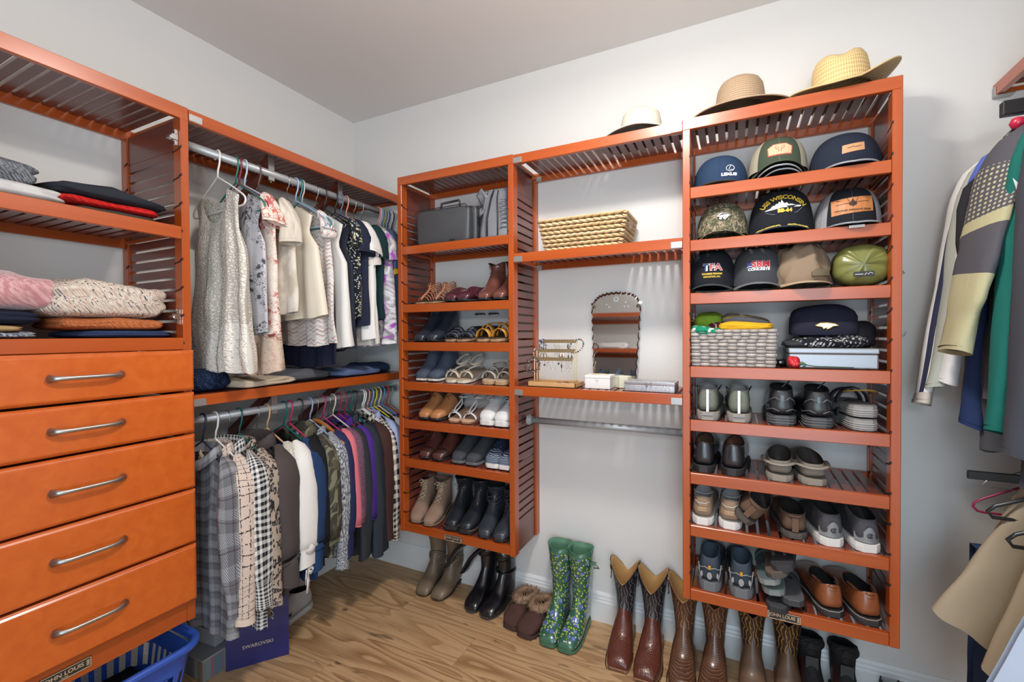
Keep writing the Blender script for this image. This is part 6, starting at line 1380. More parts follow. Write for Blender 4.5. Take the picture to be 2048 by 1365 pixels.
mb = MB().tube([Vector((.080, -.02, .010)), Vector((.105, -.035, .006)), Vector((.128, -.030, .012))], .012, 6, flat=.3); tag(mb.build('yellow_cord', THY, None, smooth=True), 'yellow strap end poking out between the officer cap and the black trucker cap', 'strap').location = (2.330, -.17, 1.758)
GM = fab('cap_grey_mesh', (.36, .37, .39), 'mesh', (.15, .15, .16), s=.005)
c = cap('black and grey trucker cap with a jet aircraft leather patch and HOWLER AIRSHOW TEAM', 2.538, y0, 1.754, BLKC, GM, fab('cap_brim_grey', (.055, .058, .065)), a=.094, h=.138, z0=.026, bdrop=.010, ex=.5, split=.80, edge=plain('edge_pale', (.35, .37, .40), .6))
cappoly(c, [(-.054, .064), (.054, .072), (.054, .124), (-.054, .116)], plain('leather_orange', (.50, .20, .07), .5), 'patch', .0020)
blk = plain('burnt_black', (.03, .018, .012), .6); mb = MB()
mb.tube(oncap(c, [(-.042, .098), (-.012, .1005), (.012, .1025), (.042, .105)], .0036), .0007, 4)
je = [(0, .116), (.004, .106), (.010, .100), (.009, .094), (.004, .092), (0, .089), (-.004, .092), (-.009, .093), (-.010, .099), (-.004, .106)]; vs = oncap(c, je, .0038); mb.add(vs+oncap(c, [(0, .100)], .0040), [(i, (i+1) % 10, 10) for i in range(10)])
for s_ in (-1, 1): mb.tube(oncap(c, [(s_*.006, .1), (s_*.014, .118)], .0036), .0006, 4)
mb.build('jet_print', blk, c); captext(c, 'HOWLER AIRSHOW TEAM', .0062, .0, .0775, blk, part='patch_lettering', off=.0034, bold=.0002, width=.092)
MB().box(-.020, .020, -.1475, -.1462, .010, .0185).build('brim_label', plain('label_white', (.65, .62, .60), .6), c)
c = cap('black trucker cap with TFA in flag pattern and yellow lettering', 2.094, y0, 1.556, BLKC, BLKC, fab('cap_brim_grey', (0, 0, 0)), a=.084, h=.140, z0=.024, bdrop=.032, ex=.5)
captext(c, 'TFA', .034, .006, .092, THW, part='outline_lettering', bold=.0022, off=.0018)
captext(c, 'T', .034, -.017, .092, plain('flag_blue', (.03, .05, .20), .7), bold=.0007, off=.0026); captext(c, 'FA', .034, .016, .092, plain('flag_red', (.50, .03, .04), .7), bold=.0007, off=.0026)
mb = MB()
for k in range(3):
    for q in range(5): pass
mb.tube(oncap(c, [(.004, .095), (.030, .097)], .0032), .0011, 4).tube(oncap(c, [(.004, .088), (.032, .090)], .0032), .0009, 4); mb.build('flag_stripes', THW, c)
captext(c, 'TENNESSEE FIREARMS', .0088, .004, .068, THY, part='lettering', bold=.0003, width=.066); captext(c, 'ASSOCIATION, INC.', .0088, .004, .0575, THY, part='lettering', bold=.0003, width=.056)
c = cap('grey trucker cap reading SRM CONCRETE in red and white', 2.256, y0, 1.556, fab('cap_charcoal', (.060, .065, .075)), fab('cap_charcoal', (0, 0, 0)), fab('cap_brim_lightgrey', (.17, .175, .185)), a=.086, h=.138, z0=.026, bdrop=.030, ex=.5)
captext(c, 'SRM', .030, .007, .096, plain('thread_red', (.42, .015, .03), .6), bold=.0012, width=.052); captext(c, 'SRM', .030, .007, .0955, THW, part='outline_lettering', bold=.0022, width=.0545, off=.0016); captext(c, 'CONCRETE', .0125, .001, .078, THW, bold=.0006, width=.066)
cappoly(c, [(-.034, .082), (-.020, .084), (-.020, .106), (-.034, .104)], plain('flag_blue', (0, 0, 0)), 'flag_emblem', .0024)
mb = MB()
for k in range(3): mb.tube(oncap(c, [(-.033+.005*k, .100-.006*(k % 2)), (-.0325+.005*k, .1005-.006*(k % 2))], .0034), .0012, 5)
mb.tube(oncap(c, [(-.034, .086), (-.027, .089), (-.020, .088)], .0034), .0013, 4); mb.build('flag_stars', THW, c)
c = cap('crumpled beige cap with a small brown cat badge', 2.395, y0-.02, 1.557, fab('cap_beige', (.26, .19, .13)), fab('cap_beige_dark', (.21, .155, .11)), fab('cap_beige_brim', (.44, .33, .22)), a=.088, h=.142, z0=.020, bdrop=.022, lump=.018, rz=.12, button=False)
cappoly(c, [(.010, .040), (.060, .042), (.056, .060), (.020, .064), (.008, .054)], plain('badge_brown', (.16, .13, .08), .7), 'badge', .010); 
# olive stuff sack
t = empty('stuff_sack', (2.566, -.165, 1.556), 0, 'shiny olive green nylon stuff sack packed tight at the right of the caps', 'bag')
rr = []
for i in range(21):
    v = i/20; yy = -.105+.19*v; k = (1-abs(2*v-1)**5)**.5*.97+.03; k *= 1-.12*v
    rg = []
    for j in range(48):
        a = 2*pi*j/48; w = 1+.022*sin(a*9+v*5)*(1 if v < .2 else .4)+.02*noise.noise(Vector((cos(a)*3, sin(a)*3, v*6)))
        cx = math.copysign(abs(cos(a))**.8, cos(a)); sx = math.copysign(abs(sin(a))**.8, sin(a)); rg.append((.083*cx*k*w, yy+(.010*noise.noise(Vector((cos(a)*4, sin(a)*4, 0))) if v < .15 else 0), .074+.074*sx*k*w))
    rr.append(rg)
MB().loft(rr).build('sack_body', plain('olive_nylon', (.18, .19, .055), .34, coat=.2, bump=.25, bs=40), t, smooth=True)
MB().box(-.030, .026, -.1075, -.1055, .030, .046).build('sack_label', plain('label_black', (.015, .017, .02), .5), t)
vs, fs = text_mesh('armadillo', .006, bold=.0001); mb = MB().add([(v[0]-.010, -.1085, .037+v[1]) for v in vs], fs) if 0 else MB().tube([(-.026, -.1085, .037), (-.004, -.1085, .037)], .0012, 4).tube([(0, -.1085, .034), (.004, -.1085, .041), (.010, -.1085, .036), (.014, -.1085, .042), (.022, -.1085, .038)], .001, 4); mb.build('label_print', THW, t)
MB().tube([(.070, -.098, .045), (.098, -.104, .043), (.104, -.098, .036), (.074, -.09, .030)], .009, 6, flat=.35).build('pull_loop', plain('beige_webbing', (.50, .40, .24), .8), t, smooth=True)
# ================================================================== straw hats on the top board
def straw(name, c1, c2, s=150):
    k = ('s', name)
    if k in MATS: return MATS[k]
    n = NT('straw_'+name, .6, 0, .3); x, y, _ = n.sep(n.co('UV'))
    a = n.math('SINE', n.math('MULTIPLY', n.math('ADD', x, y), s*6.28)); b = n.math('SINE', n.math('MULTIPLY', n.math('SUBTRACT', x, y), s*6.28)); h = n.math('MULTIPLY', n.math('ADD', n.math('MULTIPLY', a, b), 1.), .5)
    n.set('Base Color', n.mix(h, c2, c1)); n.bump(h, .7, .002); MATS[k] = n.m; return n.m
def brimhat(name, label, x, y, rz, m, mu, crown, brim, cw, cd, ch, bw, bd, curl, band=None, z=ZT, pinch=0, tilt=(0, 0), edge=None, lift=.004, holes=0, name_='straw_hat'):
    t = empty(name, (x, y, z), rz, label, 'hat'); t.rotation_euler = (tilt[0], tilt[1], rz)
    N = 56; rr = []
    for zz, k in crown:
        rg = []
        for j in range(N):
            a = 2*pi*j/N; px, py = cw*k*cos(a), cd*k*sin(a); pz = ch*zz
            if pinch and zz > .55: g = math.exp(-(px/(cw*.30))**2); pz -= pinch*g*((zz-.55)/.45)**.6*(.4+.6*(1 if abs(py) < cd*.7 else .5))
            rg.append((px, py, pz+lift+curl(a, 0)))
        rr.append(rg)
    MB().loft(rr, c0=False, uv=lambda j, i: (j/N*.6, i*.018)).build('crown', m, t, smooth=True)
    top = []
    for i in range(10):
        r = i/9; top.append([((cw+(bw-cw)*r)*cos(2*pi*j/N), (cd+(bd-cd)*r)*sin(2*pi*j/N), lift+curl(2*pi*j/N, r)) for j in range(N)])
    bot = [[(p[0], p[1], p[2]-.003) for p in r] for r in top[::-1]]
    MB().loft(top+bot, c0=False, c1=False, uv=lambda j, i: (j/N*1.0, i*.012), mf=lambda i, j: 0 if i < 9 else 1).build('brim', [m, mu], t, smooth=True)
    if band: MB().loft([[((cw*k+.0015)*cos(2*pi*j/N), (cd*k+.0015)*sin(2*pi*j/N), lift+zz+curl(2*pi*j/N, 0)) for j in range(N)] for zz, k in ((.002, 1.0), (.020, .985))], c0=False, c1=False).build('hat_band', band, t, smooth=True)
    if edge: MB().tube(top[-1], .0028, 6, closed=True).build('brim_binding', edge, t, smooth=True)
    return t
CR1 = [(0, 1), (.25, .98), (.5, .95), (.72, .90), (.86, .80), (.95, .62), (1.0, .36), (1.01, .05)]
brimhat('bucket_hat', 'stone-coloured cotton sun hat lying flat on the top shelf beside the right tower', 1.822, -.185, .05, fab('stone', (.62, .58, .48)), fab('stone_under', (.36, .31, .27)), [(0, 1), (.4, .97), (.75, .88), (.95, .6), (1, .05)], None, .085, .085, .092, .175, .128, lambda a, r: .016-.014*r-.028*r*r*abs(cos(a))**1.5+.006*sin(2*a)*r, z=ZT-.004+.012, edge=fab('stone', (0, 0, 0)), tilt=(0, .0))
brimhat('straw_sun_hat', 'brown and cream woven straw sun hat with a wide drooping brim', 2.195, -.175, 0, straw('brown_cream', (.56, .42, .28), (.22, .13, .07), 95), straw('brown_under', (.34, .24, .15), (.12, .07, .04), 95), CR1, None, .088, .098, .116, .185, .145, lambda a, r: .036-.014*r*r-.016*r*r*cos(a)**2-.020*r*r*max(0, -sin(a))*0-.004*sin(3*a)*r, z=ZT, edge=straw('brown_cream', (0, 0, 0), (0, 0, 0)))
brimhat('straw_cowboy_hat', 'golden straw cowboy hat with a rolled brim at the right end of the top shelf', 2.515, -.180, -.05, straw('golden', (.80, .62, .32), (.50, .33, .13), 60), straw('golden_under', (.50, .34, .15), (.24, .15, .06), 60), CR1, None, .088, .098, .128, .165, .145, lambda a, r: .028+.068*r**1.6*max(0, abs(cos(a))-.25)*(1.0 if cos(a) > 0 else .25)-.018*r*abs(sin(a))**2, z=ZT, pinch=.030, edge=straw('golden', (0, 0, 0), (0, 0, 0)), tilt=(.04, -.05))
bpy.data.objects['straw_cowboy_hat'].location.z += .002
# ================================================================== bags on the narrow tower
t = empty('garment_case', (.872, -.155, 1.857), 0, 'large charcoal nylon case with a soft handle atop the shoe tower shelves', 'bag')
CN = plain('charcoal_nylon', (.060, .063, .070), .5, bump=.3, bs=60, var=.1)
def softbox(x0, x1, y0, y1, z0, z1, r=.012, n=10, puff=.006, seed=0):
    rr = []; N = 40
    for i in range(n+1):
        v = i/n; yy = lerp(y0, y1, v); k = r*(1-(1-abs(2*v-1)**6)**.5) if v in (0, 1) else 0; k = r*(abs(2*v-1)**8); rg = []
        for j in range(N):
            a = 2*pi*(j+.5)/N; c, s_ = cos(a), sin(a); e = .22; X = (x0+x1)/2+((x1-x0)/2-k)*math.copysign(abs(c)**e, c); Z = (z0+z1)/2+((z1-z0)/2-k)*math.copysign(abs(s_)**e, s_)
            w = noise.noise(Vector((X*9+seed, yy*12, Z*9)))*puff; rg.append((X+w*(1 if abs(c) > .7 else .3), yy+w*1.2*(1 if i in (0, n) else 0), max(z0, Z+(w if s_ > 0 else 0))))
        rr.append(rg)
    return MB().loft(rr)
softbox(-.185, .135, -.095, -.045, 0, .185, seed=1).build('case_body', CN, t, smooth=True)
for k in range(3): softbox(-.14+.012*k, .150+.022*k, -.043+.040*k, -.005+.040*k, 0, .196+.006*k, seed=3+k).build('folded_layer', CN, t, smooth=True)
mb = MB()
for k in range(2): mb.tube([(-.180, -.100+.055*k, .012), (-.185, -.100+.055*k, .17), (-.17, -.100+.055*k, .184), (.12, -.100+.055*k, .186), (.135, -.100+.055*k, .17)], .0025, 5)
mb.build('piping', plain('piping_black', (.02, .02, .022), .4), t, smooth=True)
MB().tube([(-.06, -.05, .190), (-.058, -.045, .222), (.05, -.045, .228), (.055, -.05, .196)], .010, 6, flat=.35).build('handle', CN, t, smooth=True)
MB().box(.020, .055, -.0985, -.096, .010, .022).build('brand_tab', plain('tab_black', (.02, .02, .022), .4), t)
t = empty('toiletry_bag', (1.140, -.165, 1.857), .10, 'upright silver-grey satin zipped bag with ruched sides beside the charcoal case', 'bag')
SG = plain('grey_satin', (.19, .20, .22), .38, coat=.15, bump=.4, bs=30, var=.15)
rr = []
for i in range(13):
    v = i/12; z_ = .245*v; w = .088*(1-.38*v**1.5); d_ = .095*(1-.45*v); rr.append([(w*math.copysign(abs(cos(a))**.45, cos(a))+.004*noise.noise(Vector((cos(a)*4, v*7, 1))), d_*math.copysign(abs(sin(a))**.45, sin(a))+.005*noise.noise(Vector((sin(a)*4, v*9, 4))), z_) for a in [2*pi*(j+.5)/36 for j in range(36)]])
MB().loft(rr).build('bag_body', SG, t, smooth=True)
MB().tube([(-.03, -.100, .012), (-.030, -.098, .10), (-.018, -.075, .20), (-.012, -.05, .240), (-.006, .03, .246)], .010, 6, flat=.25).tube([(.025, -.100, .012), (.025, -.096, .10), (.015, -.078, .20), (.01, -.05, .24)], .003, 5).build('zip_strip', plain('black_zip', (.02, .02, .023), .5), t, smooth=True)
MB().tube([(-.082, -.03, .18), (-.100, -.05, .225), (-.078, -.055, .245), (-.055, -.05, .21), (-.062, -.055, .15), (-.085, -.05, .13), (-.092, -.04, .16)], .014, 6, flat=.3).build('folded_strap', SG, t, smooth=True)
mb = MB()
for k in range(7): mb.tube([(.034+.004*sin(k), -.097+.002*k, .05+.022*k), (.048, -.092+.002*k, .054+.022*k), (.062, -.083+.002*k, .050+.022*k)], .0035, 5)
mb.build('ruching', SG, t, smooth=True)
# ================================================================== wicker basket
def basket(name, label, cx, cy, z, w0, w1, d0, d1, h, rows, mats, braid=True, rz=0):
    t = empty(name, (cx, cy, z), rz, label, 'basket')
    MB().loft([[(sx*w/2-sx*.006, sy*d/2-sy*.006, zz) for sx, sy in ((-1, -1), (1, -1), (1, 1), (-1, 1))] for w, d, zz in ((w0, d0, .0), (w0, d0, .004))]).loft([[(sx*(w/2-q), sy*(d/2-q), zz) for sx, sy in ((-1, -1), (1, -1), (1, 1), (-1, 1))] for w, d, zz, q in ((w0, d0, .0, .004), (w1, d1, h-.004, .004), (w1, d1, h-.004, .012), (w0, d0, .004, .012))], c0=False, c1=False).build('liner', mats[1], t)
    for r in range(rows):
        f = (r+.5)/rows; w = lerp(w0, w1, f); d = lerp(d0, d1, f); zz = h*f; rh = h/rows*.60
        # path around the rounded rectangle
        P = [(-w/2, -d/2), (w/2, -d/2), (w/2, d/2), (-w/2, d/2)]; mb = MB()
        for s_ in range(4):
            a, b = Vector((*P[s_], zz)), Vector((*P[(s_+1) % 4], zz)); ln = (b-a).length; n = max(3, round(ln/(.031 if braid else .03))); d_ = (b-a)/n; nrm = Vector((d_.y, -d_.x, 0)).normalized()
            for k in range(n):
                c0 = a+d_*k; 
                if braid:   # overlapping leaf-shaped strands leaning in alternate directions
                    up = 1 if r % 2 else -1
                    p = [c0-d_*.35+Vector((0, 0, -up*rh*.5))-nrm*.002, c0+d_*.05+Vector((0, 0, -up*rh*.2))+nrm*.005, c0+d_*.6+Vector((0, 0, up*rh*.12))+nrm*.006, c0+d_*1.2+Vector((0, 0, up*rh*.5))-nrm*.001]
                    mb.tube(p, [rh*.22, rh*.80, rh*.82, rh*.2], 6, flat=.75)
                else:
                    out = .0035 if (k+r) % 2 else .0; mb.tube([c0+nrm*(out-.001), c0+d_*.5+nrm*(.004 if (k+r) % 2 else .0005), c0+d_+nrm*(out-.001)], [rh*.86, rh*.9, rh*.86], 6, flat=.16, up=tuple(nrm))
        mb.build('woven_row', mats[0] if r % 3 else mats[2], t, smooth=True)
    return t
HY = plain('hyacinth', (.60, .42, .22), .7, bump=.5, bs=220, var=.25); HY2 = plain('hyacinth_pale', (.66, .50, .29), .7, bump=.5, bs=220, var=.25)
bk = basket('wicker_basket', 'tapered tan water hyacinth basket on the shelf between the towers', 1.578, -.148, 1.770, .325, .385, .180, .225, .145, 8, [HY, plain('basket_inner', (.22, .13, .06), .8), HY2])
bpy.data.objects['wicker_basket'].name = 'wicker_basket'
MB().tube([(.1895+.004, -.028, .098), (.1925, -.020, .112), (.1935, .020, .112), (.191, .028, .098), (.1895, .0, .088)], .004, 5, closed=True).build('handle_opening', plain('pale_inside', (.75, .73, .68), .8), bk)
for (x, y, a, lab) in ((1.515, -.15, .0, 'black fleece bundle in the left of the wicker basket'), (1.645, -.14, .2, 'black fleece bundle in the right of the wicker basket')):
    F('fleece_bundle', 'clothing', lab, x, y, 1.778, .115 if a == 0 else .15, .15, .155, fab('black_fleece', (.010, .011, .015), 'heather', (.02, .022, .03), s=.004, bump=1), rz=a, seed=int(x*50), layers=1, e=.8, amp=.004)
gb = basket('woven_storage_basket', 'light grey flat-weave storage basket full of sports scarves', 2.169, -.170, 1.2725, .278, .288, .200, .205, .140, 11, [plain('grey_weave', (.40, .36, .33), .7, var=.15), plain('grey_inner', (.2, .18, .17), .8), plain('grey_weave_pale', (.47, .43, .40), .7, var=.15)], braid=False)
F('scarf', 'scarf', 'green and white printed bandana spilling over the grey basket', 2.080, -.215, 1.392, .130, .13, .032, fab('bandana_green', (.01, .22, .12), 'ditsy', (.65, .7, .65), (.65, .7, .65), s=.016), seed=31, layers=1, e=.8, amp=.01)
F('cap_cloth', 'cap', 'lime green cloth cap in the back left of the grey basket', 2.085, -.135, 1.400, .115, .12, .085, fab('lime', (.20, .34, .03)), seed=32, layers=1, e=.8, amp=.006)
F('scarf', 'scarf', 'maroon striped cloth in the middle of the grey basket', 2.125, -.17, 1.400, .09, .10, .045, fab('maroon_stripe', (.16, .015, .03), 'vstripe', (.5, .48, .45), s=.02), seed=33, layers=1, e=.8)
F('scarf', 'scarf', 'navy, grey and gold striped scarf folded across the grey basket', 2.215, -.155, 1.405, .175, .13, .066, fab('team_stripe', (.20, .21, .24), 'hstripe', (.60, .36, .03), s=.045), seed=34, layers=3, e=.7, amp=.008, lean=-.18)
F('fleece_headband', 'scarf', 'golden yellow fleece headband on the front of the grey basket', 2.212, -.228, 1.408, .185, .075, .034, fab('gold_fleece', (.74, .40, .02)), seed=35, layers=2, e=.7, amp=.006)
# ================================================================== tin and beanies
t = empty('storage_tin', (2.480, -.160, 1.2725), 0, 'rectangular silver metal tin with a painted red rose on its front', 'tin')
TM = plain('tin_metal', (.36, .38, .41), .45, .85)
MB().box(-.129, .129, -.10, .095, 0, .052).build('tin_body', TM, t, bevel=.006, seg=3); MB().box(-.131, .131, -.102, .097, .052, .072).build('lid', TM, t, bevel=.005, seg=3)
ro = MB(); 
for k, (dx, dz, r_) in enumerate(((-.005, .022, .017), (.004, .026, .013), (-.010, .028, .012), (.0, .016, .015), (.008, .016, .012))): ro.lathe([(0, -.002), (r_*.8, -.001), (r_, .0012), (0, .0042)], 14, sy=1.25).xf(Matrix.Translation((-.112+dx, -.1015, dz)) @ Matrix.Rotation(pi/2, 4, 'X'), len(ro.v)-56)
ro.build('rose_bloom', plain('rose_red', (.55, .02, .03), .45, coat=.3, bump=.5, bs=90), t, smooth=True)
MB().tube([(-.100, -.103, .012), (-.088, -.104, .018), (-.076, -.103, .012), (-.086, -.104, .006)], [.003, .007, .004, .003], 6, flat=.4, up=(0, 1, 0)).tube([(-.086, -.103, .014), (-.05, -.1025, .008), (.06, -.1025, .006)], .0016, 5).build('rose_leaves', plain('leaf_green', (.05, .12, .06), .5), t, smooth=True)
KN = lambda nm, c_: fab(nm, c_, 'rib', tuple(q*.6 for q in c_), s=.006, bump=.4)
F('knit_hat', 'hat', 'black knit beanie with tiny white lettering rows directly on the tin', 2.480, -.165, 1.345, .235, .17, .045, fab('beanie_print', (.015, .016, .022), 'ditsy', (.5, .5, .5), (.3, .3, .3), s=.009), seed=41, layers=1, e=.7)
F('knit_hat', 'hat', 'grey-black knit glove pile at the left end of the tin', 2.385, -.185, 1.345, .10, .10, .030, KN('beanie_grey', (.05, .053, .06)), seed=42, layers=1, e=.8)
F('knit_hat', 'hat', 'black knit glove bundle at the right end of the tin', 2.560, -.14, 1.345, .13, .15, .095, KN('beanie_black', (.014, .014, .018)), seed=43, layers=3, e=.8)
b1 = F('knit_beanie', 'hat', 'dark navy knit beanie with a gold and white cat emblem on the cuff', 2.462, -.180, 1.386, .205, .12, .115, KN('beanie_navy', (.014, .016, .036)), seed=44, layers=1, e=.75, amp=.004)
MB().loft([[(.099*cos(a)*k, -.062*k*abs(sin(a))**.5*(1 if sin(a) < 0 else -1), zz) for a in [pi+pi*j/24 for j in range(25)]] for zz, k in ((.004, 1.0), (.010, 1.05), (.042, 1.05), (.050, 1.0))], closed=False).build('cuff', KN('beanie_cuff', (.030, .032, .060)), b1, smooth=True)
em = MB(); P = [(-.030, .004), (-.016, .012), (.004, .013), (.026, .009), (.038, .003), (.022, .001), (.012, -.006), (.004, -.010), (.006, -.003), (-.006, -.008), (-.010, -.001), (-.022, .001)]
em.add([(.0+p[0], -.0672, .034+p[1]) for p in P]+[(.002, -.068, .037)], [(i, (i+1) % 12, 12) for i in range(12)]); em.build('emblem', THW, b1)
MB().tube([(.0+p[0], -.0675, .034+p[1]) for p in P], .0011, 4, closed=True).build('emblem_outline', THY, b1)
F('sunglasses_case', 'case', 'glossy black case behind the gap between basket and tin', 2.335, -.13, 1.2725, .045, .09, .028, plain('gloss_black', (.01, .01, .012), .15, coat=.5), seed=46, layers=1, e=.6, amp=.001)
# ================================================================== mirror
t = empty('table_mirror', (1.677, -.062, 1.1615), 0, 'frameless scalloped vintage mirror leaning on the wall, etched flowers at its arched top', 'mirror'); t.rotation_euler = (-.100, 0, 0)
P = []
hb, ht, zs, zt = .100, .1215, .385, .440
for k in range(9): f = k/9; P.append((lerp(hb, ht, f), f*zs))
N_ = 10
P += [(ht, zs)]
for k in range(1, 14): a = k/14; P.append((ht*.86*cos(pi*a)*(1 if 1 else 1), zs+.006+(zt-zs-.006)*sin(pi*a)**.75+(.0 if k % 1 else 0)))
P += [(-ht, zs)]
for k in range(8, -1, -1): f = k/9; P.append((-lerp(hb, ht, f), f*zs))
# scallops: arcs bulging between outline points
S_ = []
cen = Vector((0, .22))
for i in range(len(P)-1):
    a, b = Vector(P[i]), Vector(P[i+1]); n_ = Vector((b.y-a.y, -(b.x-a.x))); n_ = n_.normalized() if n_.length else n_
    for k in range(6):
        f = k/6; q = a.lerp(b, f)-n_*(-.0)+n_*(-.0055*sin(pi*f)); S_.append(q)
S_.append(Vector(P[-1]))
inner = [Vector((q.x*.955, .005+(q.y-.005)*.975)) for q in S_]
gm = NT('mirror_glass', .03, 1); gm.set('Base Color', (.80, .82, .82))
o1 = [(q.x, -.0015, q.y) for q in S_]; i1 = [(q.x, -.005, q.y) for q in inner]; b1_ = [(q.x, 0, q.y) for q in S_]
cz = (0, -.005, .2); mb = MB().add(i1+[cz], [(i+1, i, len(i1)) for i in range(len(i1)-1)]+[(0, len(i1)-1, len(i1))]); mb.build('glass', gm.m, t)
mb = MB().loft([i1, o1], c0=False, c1=False); mb.loft([o1, b1_], c0=False); mb.build('bevelled_edge', plain('bevel_silver', (.70, .72, .72), .12, 1), t)
fr = plain('etched_frost', (.62, .64, .63), .5, .4); mb = MB()
for k in range(7): a = k*2*pi/7; mb.lathe([(0, 0), (.0045, 0), (0, .0008)], 8, c=(0, 0, 0)); mb.v[-24:] = [(p[0]+.010*cos(a), -.0052-p[2], p[1]+.402+.010*sin(a)) for p in mb.v[-24:]]
for (x, z_) in ((-.045, .378), (-.032, .366), (.045, .386), (.040, .366), (.058, .366)): mb.lathe([(0, 0), (.004, 0), (0, .0008)], 8); mb.v[-24:] = [(p[0]+x, -.0052-p[2], p[1]+z_) for p in mb.v[-24:]]
mb.tube([(0, -.0056, .390), (-.006, -.0056, .376), (.002, -.0056, .364)], .0012, 4).tube([(.012, -.0056, .395), (.024, -.0056, .384), (.026, -.0056, .372)], .0010, 4); mb.build('etched_flowers', fr, t)
for s_ in (-1, 1): MB().lathe([(0, 0), (.0085, 0), (.0085, .002), (.005, .0045), (0, .005)], 14).xf(Matrix.Translation((s_*.104, -.005, .366)) @ Matrix.Rotation(pi/2, 4, 'X')).build('rosette', plain('aged_brass', (.20, .19, .12), .4, .8), t, smooth=True)
# ================================================================== jewellery stand
ZM = 1.161
t = empty('jewellery_stand', (1.441, -.205, ZM), 0, 'gold three-bar earring stand on a bamboo tray, hung with bracelets', 'stand')
BAM = plain('bamboo', (.56, .33, .14), .5, var=.2)
MB().box(-.115, .115, -.060, .060, 0, .004).box(-.115, .115, -.060, -.055, 0, .022).box(-.115, .115, .055, .060, 0, .022).box(-.115, -.110, -.060, .060, 0, .022).box(.110, .115, -.060, .060, 0, .022).build('tray', BAM, t, bevel=.001)
GO = plain('champagne_gold', (.62, .50, .28), .35, .9)
for (y_, zb_) in ((-.030, .125), (.000, .162), (.030, .205)):
    for s_ in (-1, 1): MB().cyl((s_*.092, y_, .004), (s_*.092, y_, zb_), .0022, 8).build('upright', GO, t)
    b = MB().box(-.096, .096, y_-.0015, y_+.0015, zb_-.008, zb_+.008); b.build('bar', GO, t, bevel=.0008)
    h_ = MB()
    for k in range(14): h_.box(-.086+k*.0132, -.0835+k*.0132, y_-.0021, y_-.0014, zb_+.001, zb_+.0075)
    h_.build('bar_slots', plain('slot_dark', (.10, .075, .035), .6), t, kind='stuff')
def beads(name, label, c, r, n, br, cols, tilt=0, ax='x', sq=1.0):
    """bracelet: ring of separate coloured beads hanging in a vertical plane"""
    ms = [plain('bead_%d_%d_%d' % tuple(int(q*99) for q in k), k, .25, coat=.4) for k in cols]; mb = MB()
    for k in range(n):
        a = 2*pi*k/n; u, w = r*cos(a), r*sin(a)*sq; p = (c[0]+(0 if ax == 'x' else u), c[1]+(u if ax == 'x' else 0), c[2]+w)
        p = (p[0]+tilt*w, p[1], p[2]); s0 = len(mb.v); f0 = len(mb.f); mb.lathe([(0, -br), (br*.75, -br*.66), (br, 0), (br*.75, br*.66), (0, br)], 8, c=p, m=k*7 % len(ms), c0=False, c1=False)
    return tag(mb.build(name, ms, None, smooth=True), label, 'bracelet', 'beaded bracelets on the jewellery stand')
X0, Y0 = 1.441, -.205
beads('bracelet', 'navy beaded bracelet at the left end of the top bar', (X0-.080, Y0+.03, ZM+.205-.018), .026, 18, .0042, [(.03, .06, .16), (.02, .03, .08), (.35, .42, .55)])
beads('bracelet', 'second navy and white beaded bracelet beside the first on the top bar', (X0-.070, Y0+.03, ZM+.205-.020), .028, 20, .0040, [(.02, .04, .12), (.5, .5, .52), (.03, .06, .2)])
beads('bracelet', 'brown and blue mixed bead bracelet at the right end of the top bar', (X0+.090, Y0+.03, ZM+.205-.022), .031, 20, .0045, [(.25, .08, .04), (.45, .28, .10), (.15, .25, .4), (.04, .03, .05)], ax='y', tilt=.4)
beads('bracelet', 'grey bead bracelet on the left end of the middle bar', (X0-.096, Y0, ZM+.162-.022), .028, 18, .0042, [(.30, .28, .27), (.08, .09, .14), (.5, .45, .38)], tilt=-.2)
beads('bracelet', 'dark beaded bracelet hanging off the left of the lowest bar', (X0-.104, Y0-.03, ZM+.125-.028), .034, 20, .0045, [(.05, .035, .03), (.12, .06, .04), (.02, .02, .03)], ax='y', tilt=.25)
beads('bracelet', 'second dark beaded bracelet nested on the lowest bar', (X0-.095, Y0-.03, ZM+.125-.032), .028, 18, .0040, [(.04, .04, .06), (.25, .2, .18)], ax='y', tilt=-.2)
def ear(x, y, z, kind, c, lab):
    m = plain('jewel_%d_%d_%d' % tuple(int(q*99) for q in c), c, .25, .7 if kind != 'pearl' else 0, coat=.3); mb = MB()
    if kind == 'hoop': mb.tube([(x, y+.013*cos(a)*.3, z-.022+.018*sin(a)) if 0 else (x+.009*cos(a), y, z-.022+.018*sin(a)) for a in [2*pi*k/18 for k in range(18)]], .0013, 5, closed=True)
    elif kind == 'pearl': mb.lathe([(0, -.005), (.0038, -.003), (.005, 0), (.0038, .003), (0, .005)], 10, c=(x, y, z-.012)).tube([(x, y, z), (x, y, z-.008)], .0006, 4)
    elif kind == 'drop': mb.tube([(x, y, z), (x, y, z-.012)], .0007, 4).tube([(x, y, z-.010), (x, y, z-.022), (x, y, z-.034)], [.001, .0045, .001], 8).tube([(x, y, z-.034), (x, y, z-.052)], .0008, 4)
    elif kind == 'leaf': mb.tube([(x, y, z), (x, y, z-.010), (x, y, z-.020), (x, y, z-.032)], [.0006, .006, .007, .0008], 8, flat=.3, up=(0, 1, 0))
    else:
        for k in range(5): mb.tube([(x+.006*((k % 2)*2-1)*.6+.005*cos(a), y, z-.010-.011*k+.005*sin(a)) for a in [2*pi*q/10 for q in range(10)]], .0009, 4, closed=True)
    tag(mb.build('earring', m, None, smooth=True), lab, 'earring', 'earrings hanging on the stand bars')
